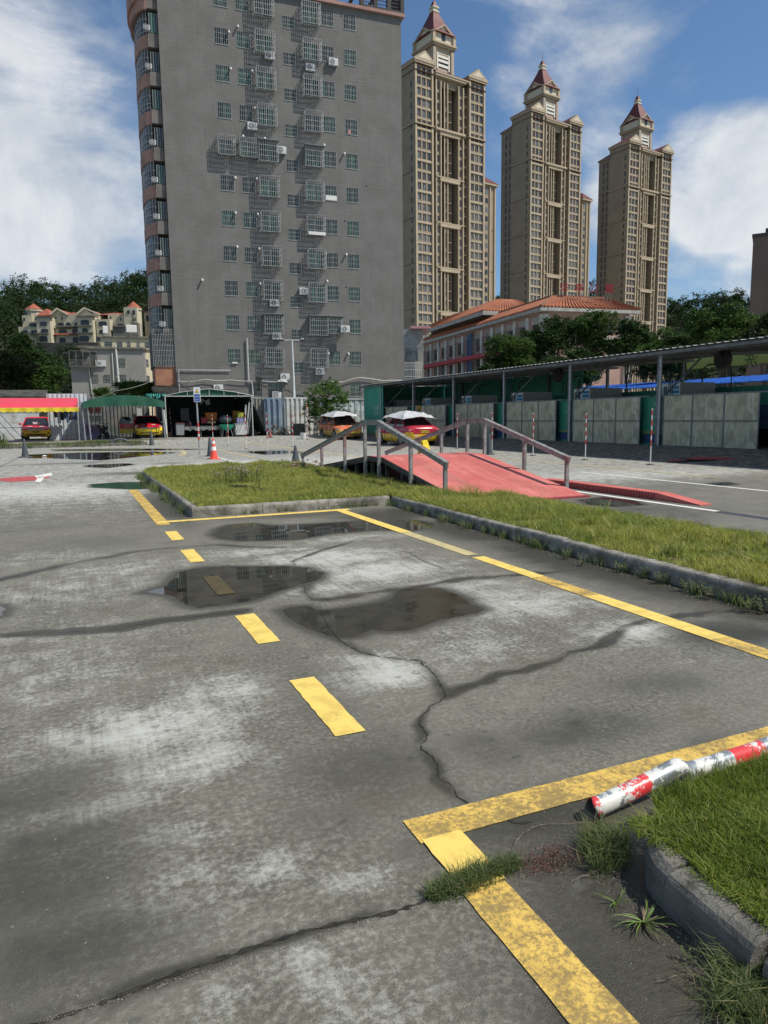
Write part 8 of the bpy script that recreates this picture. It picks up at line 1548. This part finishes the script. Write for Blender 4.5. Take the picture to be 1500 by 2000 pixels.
# blue roofs and yard beyond the shed
blum = pm('blue_sheet', (.03, .14, .48), (.025, .11, .40), .6, .5)
def low_shed(label, x0_, x1_, y0_, y1_, z0_, z1_, wallm, name='low_shed', roofm=blum):
    R_ = root(name, label, 'shed', ((x0_+x1_)/2, (y0_+y1_)/2, 0)); mb = MB(); mb.prismy([(x0_-.6, z0_), (x1_+.6, z1_), (x1_+.6, z1_-.06), (x0_-.6, z0_-.06)], y0_-.6, y1_+.6); [mb.bar((x0_-.6, y, z0_+.03), (x1_+.6, y, z1_+.03), .05, .05) for y in np.arange(y0_-.5, y1_+.5, .9)]; put(mb, 'roof', roofm, R_, w_=True); mb = MB(); mb.box(x0_, x1_, y0_, y1_, 0, z0_-.5); put(mb, 'wall', wallm, R_, w_=True); mb = MB(); [mb.box(x0_-.03, x0_-.004, y, y+1.6, 1.0, z0_-1.1) for y in np.arange(y0_+1, y1_-2, 3.5)]; put(mb, 'opening', olg, R_, w_=True)
q = PX(1006, 747, 33); low_shed('long low shed with a bright blue sheet roof seen through the wash bays', 33, 40, 23, q[1], 3.05, 3.75, pm('shed_wall_dim', (.14, .13, .12), (.22, .20, .17), .6, .9))
low_shed('second blue roofed shed nearer the right edge behind the banner', 36, 42, 8, 21, 3.1, 3.7, pm('shed_wall_brown', (.20, .15, .12), None, .6, .9))
ww_ = root('yard_wall', 'sunlit white yard wall glimpsed through the far wash bays', 'wall', (30, 42, 0)); mb = MB(); mb.box(29.9, 30.1, 34, 52, 0, 2.9); put(mb, 'wall_body', pm('sunlit_wall', (.62, .60, .55), None, 1, .8), ww_, w_=True); mb = MB(); mb.box(29.86, 30.14, 34, 52, 2.9, 2.98); put(mb, 'coping', whip, ww_, w_=True)
# ------------------------------------------------------------------ trees
def leafcloud(r, blobs_, n, size, sub=26, flat=.35):
    """leaf quads gathered in twig clumps spread through the crown volume"""
    w_ = np.array([b[3]*b[4]*b[5] for b in blobs_])**.8; w_ /= w_.sum(); B = np.array(blobs_); nc = max(6, n//sub); bi = r.choice(len(B), nc, p=w_)
    d = r.normal(0, 1, (nc, 3)); d /= np.linalg.norm(d, axis=1)[:, None]; d[:, 2] = np.abs(d[:, 2])*np.where(r.random(nc) < .72, 1, -1); rad = r.uniform(.35, 1.05, nc)**.55
    C_ = B[bi, :3]+d*B[bi, 3:6]*rad[:, None]; ci = r.integers(0, nc, n); cs = r.uniform(.5, 1.3, nc)*size*2.6
    P_ = C_[ci]+r.normal(0, 1, (n, 3))*cs[ci][:, None]*np.array([.55, .55, flat]); a = r.normal(0, 1, (n, 3)); a[:, 2] *= .5; a /= np.linalg.norm(a, axis=1)[:, None]
    nn_ = np.stack([r.normal(0, .5, n), r.normal(0, .5, n), np.ones(n)], 1); b = np.cross(nn_, a); b /= np.linalg.norm(b, axis=1)[:, None]+1e-9; s = size*r.uniform(.6, 1.35, n)[:, None]
    V = np.stack([P_-a*s, P_+b*s*.45, P_+a*s, P_-b*s*.45], 1); return V.reshape(-1, 3), np.arange(n*4).reshape(n, 4)
def leafmat(name, a, b, c, tr=.3, sc_=.35):
    m = bpy.data.materials.new(name); m.use_nodes = True; t = NT(m.node_tree); r = t.n('ShaderNodeNewGeometry').outputs['Random Per Island']; co = t.n('ShaderNodeTexCoord').outputs['Object']
    col = t.mix(t.ramp(t.noise(co, sc_, 4, .6), .40, .60), a, b); col = t.mix(t.math('MULTIPLY', t.ramp(r, .6, 1), .7), col, c); p = t.n('ShaderNodeBsdfPrincipled', None, Base_Color=col, Roughness=.5); p.inputs['Specular IOR Level'].default_value = .12
    tr_ = t.n('ShaderNodeBsdfTranslucent', None, Color=col); mx = t.n('ShaderNodeMixShader', None, i0=tr, i1=p.outputs[0], i2=tr_.outputs[0]); o = t.n('ShaderNodeOutputMaterial'); t.t.links.new(mx.outputs[0], o.inputs[0]); return m
lf_d = leafmat('leaf_dark', (.042, .080, .024), (.028, .060, .018), (.08, .12, .03)); lf_m = leafmat('leaf_mid', (.065, .12, .028), (.042, .09, .022), (.12, .165, .04)); lf_b = leafmat('leaf_bright', (.085, .17, .030), (.055, .13, .022), (.15, .22, .05), .45, .8); lf_b2 = leafmat('leaf_fresh', (.075, .14, .030), (.05, .105, .024), (.13, .18, .045)); lf_y = leafmat('leaf_olive', (.060, .075, .022), (.035, .055, .018), (.11, .10, .035)); lf_f = leafmat('leaf_forest', (.040, .066, .024), (.026, .048, .018), (.065, .095, .030), .3, .05)
barkm = pm('bark', (.11, .09, .07), (.07, .055, .045), 6, .9, bump=.6)
def tree(label, base, H, blobs_, n, size, mat, seed, name='tree', tr=.18, group=None, cat='tree'):
    r = np.random.default_rng(seed); R_ = root(name, label, cat, base, 0, group); V, Fq = leafcloud(r, blobs_, n, size); o = npmesh('crown', V, Fq, mat, R_)
    mb = MB(); top = max(b[2] for b in blobs_); mb.tube([(0, 0, -.1), (.05*H*.1, 0, H*.25), (0, .03*H*.3, H*.55)], [tr, tr*.75, tr*.5], 8)
    for b in blobs_: 
        mb.tube([(0, 0, H*.25), (b[0]*.5, b[1]*.5, H*.25+(b[2]-H*.25)*.6), (b[0], b[1], b[2])], [tr*.5, tr*.3, tr*.08], 6)
        for _ in range(3): e = (b[0]+r.normal(0, .5)*b[3], b[1]+r.normal(0, .5)*b[4], b[2]+r.uniform(0, .7)*b[5]); mb.tube([(b[0]*.5, b[1]*.5, H*.25+(b[2]-H*.25)*.6), e], [tr*.2, tr*.05], 4)
    put(mb, 'trunk', barkm, R_); return R_
# small tree by the van
c = GS(640, 852); c = at(638, 852, 52); vz_ = lambda y, d: CH+(814-y)/F*d*1.01; Hh = vz_(737, 52)-.2
tree('small bright green tree growing behind the covered people carrier', (c[0], c[1], .2), Hh, [(0, 0, Hh*.66, 1.7, 1.3, .95), (-.6, 0, Hh*.50, 1.1, 1, .7), (.85, .1, Hh*.55, 1.1, 1, .6), (.25, 0, Hh*.86, .65, .6, .50), (.1, -.3, Hh*.38, 1.5, .9, .55), (-1.2, 0, Hh*.42, .6, .6, .5)], 9000, .075, lf_b, 3, tr=.09)
c = at(560, 845, 50); tree('dark shrub climbing over scrap beside the small bright tree', (c[0]+2.2, c[1], .2), 2.4, [(0, 0, 1.0, .9, .8, .9), (.7, 0, .7, .6, .6, .6)], 2200, .07, lf_d, 4, name='shrub', tr=.04, cat='shrub')
def T_(label, px, pyt, pyb, d, wpx, mat, n, seed, size=.22, k=5, name='tree', grp=None, squash=1.0):
    b = at(px, pyb, d); top = CH+(ray(px, pyt)[2]/math.hypot(*ray(px, pyt)[:2]))*d; H = top; r = np.random.default_rng(seed); w_ = wpx/F*d*.5; bl_ = []
    zlo = max(b[2], H*.25)
    for i in range(k): bl_.append((r.uniform(-.65, .65)*w_, r.uniform(-.5, .5)*w_, zlo+(H-zlo)*r.uniform(.25, .78), w_*r.uniform(.40, .62), w_*r.uniform(.4, .6), (H-zlo)*r.uniform(.16, .26)*squash))
    bl_.append((0, 0, H-(H-zlo)*.18, w_*.35, w_*.35, (H-zlo)*.17)); bl_.append((0, 0, zlo+(H-zlo)*.4, w_*.8, w_*.7, (H-zlo)*.3))
    return tree(label, (b[0], b[1], 0), H, bl_, n, size, mat, seed, name, .03*H*.5, grp)
TR = [('spreading tree left of the darker trees before the orange roofed building', 995, 655, 750, 66, 120, lf_m, 12000, 11, .15, 7), ('dark tree against the corner of the orange roofed building', 1075, 612, 745, 72, 110, lf_d, 13000, 12, .16, 6), ('tall dark tree covering the front of the orange roofed building', 1150, 603, 735, 74, 110, lf_m, 14000, 13, .16, 6), ('tree under the right end of the orange roof', 1222, 622, 730, 72, 95, lf_d, 12000, 14, .16, 6), ('light green tree right below the farthest tower', 1290, 640, 725, 68, 105, lf_b2, 12000, 15, .16, 6),
      ('rounded tree between the farthest tower and the brown block', 1355, 648, 720, 66, 100, lf_d, 12000, 16, .16, 6), ('tall layered tree in front of the brown block, highest at the right', 1425, 588, 715, 62, 130, lf_m, 16000, 17, .15, 8), ('drooping tree spilling over the right edge of the view', 1500, 612, 705, 56, 110, lf_y, 13000, 18, .14, 6), ('low bushy tree filling the gap beneath the leftmost right hand tree', 950, 712, 760, 62, 70, lf_d, 6000, 19, .15, 4), ('shaded tree seen under the shed roof through the middle bays', 1130, 680, 760, 58, 120, lf_d, 9000, 20, .16, 5), ('shaded tree seen under the shed roof through the near bays', 1300, 680, 750, 54, 140, lf_d, 9000, 21, .16, 5),
      ('olive coloured tree at the left edge halfway up the slope foot', 0, 680, 775, 95, 120, lf_y, 12000, 31, .22, 6), ('dense green tree on the slope foot left of the grey house', 70, 706, 780, 100, 95, lf_m, 11000, 32, .22, 6), ('round dark tree below the villas beside the left slope', 50, 650, 740, 150, 80, lf_d, 9000, 33, .3, 6), ('slim tree just left of the grey house terrace', 104, 700, 780, 120, 38, lf_d, 6000, 34, .25, 5), ('leafy green tree showing over the green canopy in front of the grey house', 262, 744, 780, 72, 88, lf_m, 8000, 35, .15, 6), ('small tree crown over the left part of the green canopy', 205, 758, 782, 70, 40, lf_m, 3000, 36, .14, 4)]
for a in TR: a = list(a); a[6+0] = a[6]; a[7] = int(a[7]*2.0); a[9] = a[9]*.68; T_(*a)
bu = root('bush', 'leafy green bush at the left edge beside the parked car', 'bush', (*GS(20, 852)[:2], .25)); V, Fq = leafcloud(np.random.default_rng(5), [(0, .5, .6, 1.2, .7, .7), (-1.3, .5, .7, 1.0, .7, .8), (1.0, .3, .45, .7, .5, .45)], 4500, .06); npmesh('foliage', V, Fq, lf_m, bu); mb = MB(); [mb.tube([(x, .4, 0), (x*1.2, .4, .9)], .02, 5) for x in (-1.2, -.4, .3, .9)]; put(mb, 'stems', barkm, bu)
# hills: ground and forest
SK = [(-900, 560), (-300, 545), (-60, 568), (0, 566), (60, 562), (110, 566), (160, 566), (200, 552), (250, 540), (300, 524), (420, 515), (700, 560), (950, 560), (985, 552), (1150, 556), (1240, 570), (1300, 584), (1340, 590), (1380, 580), (1420, 572), (1470, 574), (1600, 570), (2400, 560)]
hdg = []; els = []
for px, py in SK: r_ = ray(px, py); hdg.append(math.atan2(r_[1], r_[0])); els.append(r_[2]/math.hypot(r_[0], r_[1]))
o_ = np.argsort(hdg); hdg = np.array(hdg)[o_]; els = np.array(els)[o_]
def hillz(x, y):
    th = np.arctan2(y, x); d = np.hypot(x, y); e = np.interp(th, hdg, els); r0 = np.interp(th, np.radians([20, 55, 66, 85, 95, 120]), [330, 400, 400, 165, 135, 120]); r1 = np.interp(th, np.radians([20, 55, 66, 85, 95, 120]), [520, 560, 560, 440, 430, 400])
    H = e*r1+1.5-7; u = np.clip((d-r0)/(r1-r0), 0, 1); up = H*(.75*u+.25*u*u); dn = np.clip((d-r1)/300, 0, 1)
    return up*(1-dn)+(hash_noise(x, y, .03, 3)-.5)*6*np.clip(u*3, 0, 1)
th = np.linspace(math.radians(22), math.radians(118), 220); dd = np.linspace(120, 880, 90); TT_, DD = np.meshgrid(th, dd); hx, hy = (DD*np.cos(TT_)).ravel(), (DD*np.sin(TT_)).ravel(); hz_ = hillz(hx, hy)-.6
idx = np.arange(TT_.size).reshape(TT_.shape); fcs = np.stack([idx[:-1, :-1], idx[1:, :-1], idx[1:, 1:], idx[:-1, 1:]], -1).reshape(-1, 4)
hl_ = npmesh('hills', np.column_stack([hx, hy, hz_]), fcs, pm('hill_floor', (.030, .040, .018), (.05, .05, .028), .1, .95), smooth=True); tag(hl_, kind='structure')
r = np.random.default_rng(77); fv = []; ff = []; off = 0; tv = MB()
def forest(h0, h1, d0, d1, sp, nl, hmin, hmax, lsz):
    global off
    N_ = int((h1-h0)*(d1**2-d0**2)/2/sp**2); th = r.uniform(h0, h1, N_); d = np.sqrt(r.uniform(d0**2, d1**2, N_)); x, y = d*np.cos(th), d*np.sin(th); z = hillz(x, y)
    PVx, PVy = PV[0], PV[1]
    for i in range(N_):
        # keep the villa plot clear
        u = (x[i]-PVx)*math.cos(math.radians(VH))+(y[i]-PVy)*math.sin(math.radians(VH)); v = -(x[i]-PVx)*math.sin(math.radians(VH))+(y[i]-PVy)*math.cos(math.radians(VH))
        if -4 < u < 52 and -9 < v < 16: continue
        if z[i] < 1.0: continue
        Hh = r.uniform(hmin, hmax); w_ = Hh*r.uniform(.26, .42); bl_ = [(x[i], y[i], z[i]+Hh*.55, w_, w_, Hh*.36), (x[i]+r.normal(0, w_*.6), y[i]+r.normal(0, w_*.6), z[i]+Hh*.72, w_*.6, w_*.6, Hh*.24), (x[i]+r.normal(0, w_*.5), y[i]+r.normal(0, w_*.5), z[i]+Hh*.4, w_*.9, w_*.9, Hh*.25)]
        V, Fq = leafcloud(r, bl_, nl, lsz, sub=12, flat=.4); fv.append(V); ff.append(Fq+off); off += len(V)
        if r.random() < .12: tv.tube([(x[i], y[i], z[i]-1), (x[i], y[i], z[i]+Hh*.8)], .12, 4, cap=False)
forest(math.radians(88), math.radians(100), 135, 250, 8.5, 420, 6, 10, .42)
forest(math.radians(82), math.radians(100), 250, 445, 7.5, 300, 8, 14, .62)
forest(math.radians(36), math.radians(61), 420, 575, 8.2, 260, 8, 14, .75)
fo = npmesh('forest', np.concatenate(fv), np.concatenate(ff), lf_f); tag(fo, 'dense dark woodland covering the hills behind the villas and towers', 'forest', kind='stuff')
o = put(tv, 'forest', pm('pale_bark', (.22, .20, .17), (.14, .12, .10), 3, .9)); tag(o, 'pale slender trunks standing among the hillside woodland', 'forest', kind='stuff')
# rubble retaining slope under the villas
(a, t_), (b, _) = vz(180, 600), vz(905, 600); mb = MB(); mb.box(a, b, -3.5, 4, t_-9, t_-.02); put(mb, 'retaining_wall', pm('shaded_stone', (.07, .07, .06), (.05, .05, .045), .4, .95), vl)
for i in range(5): pass
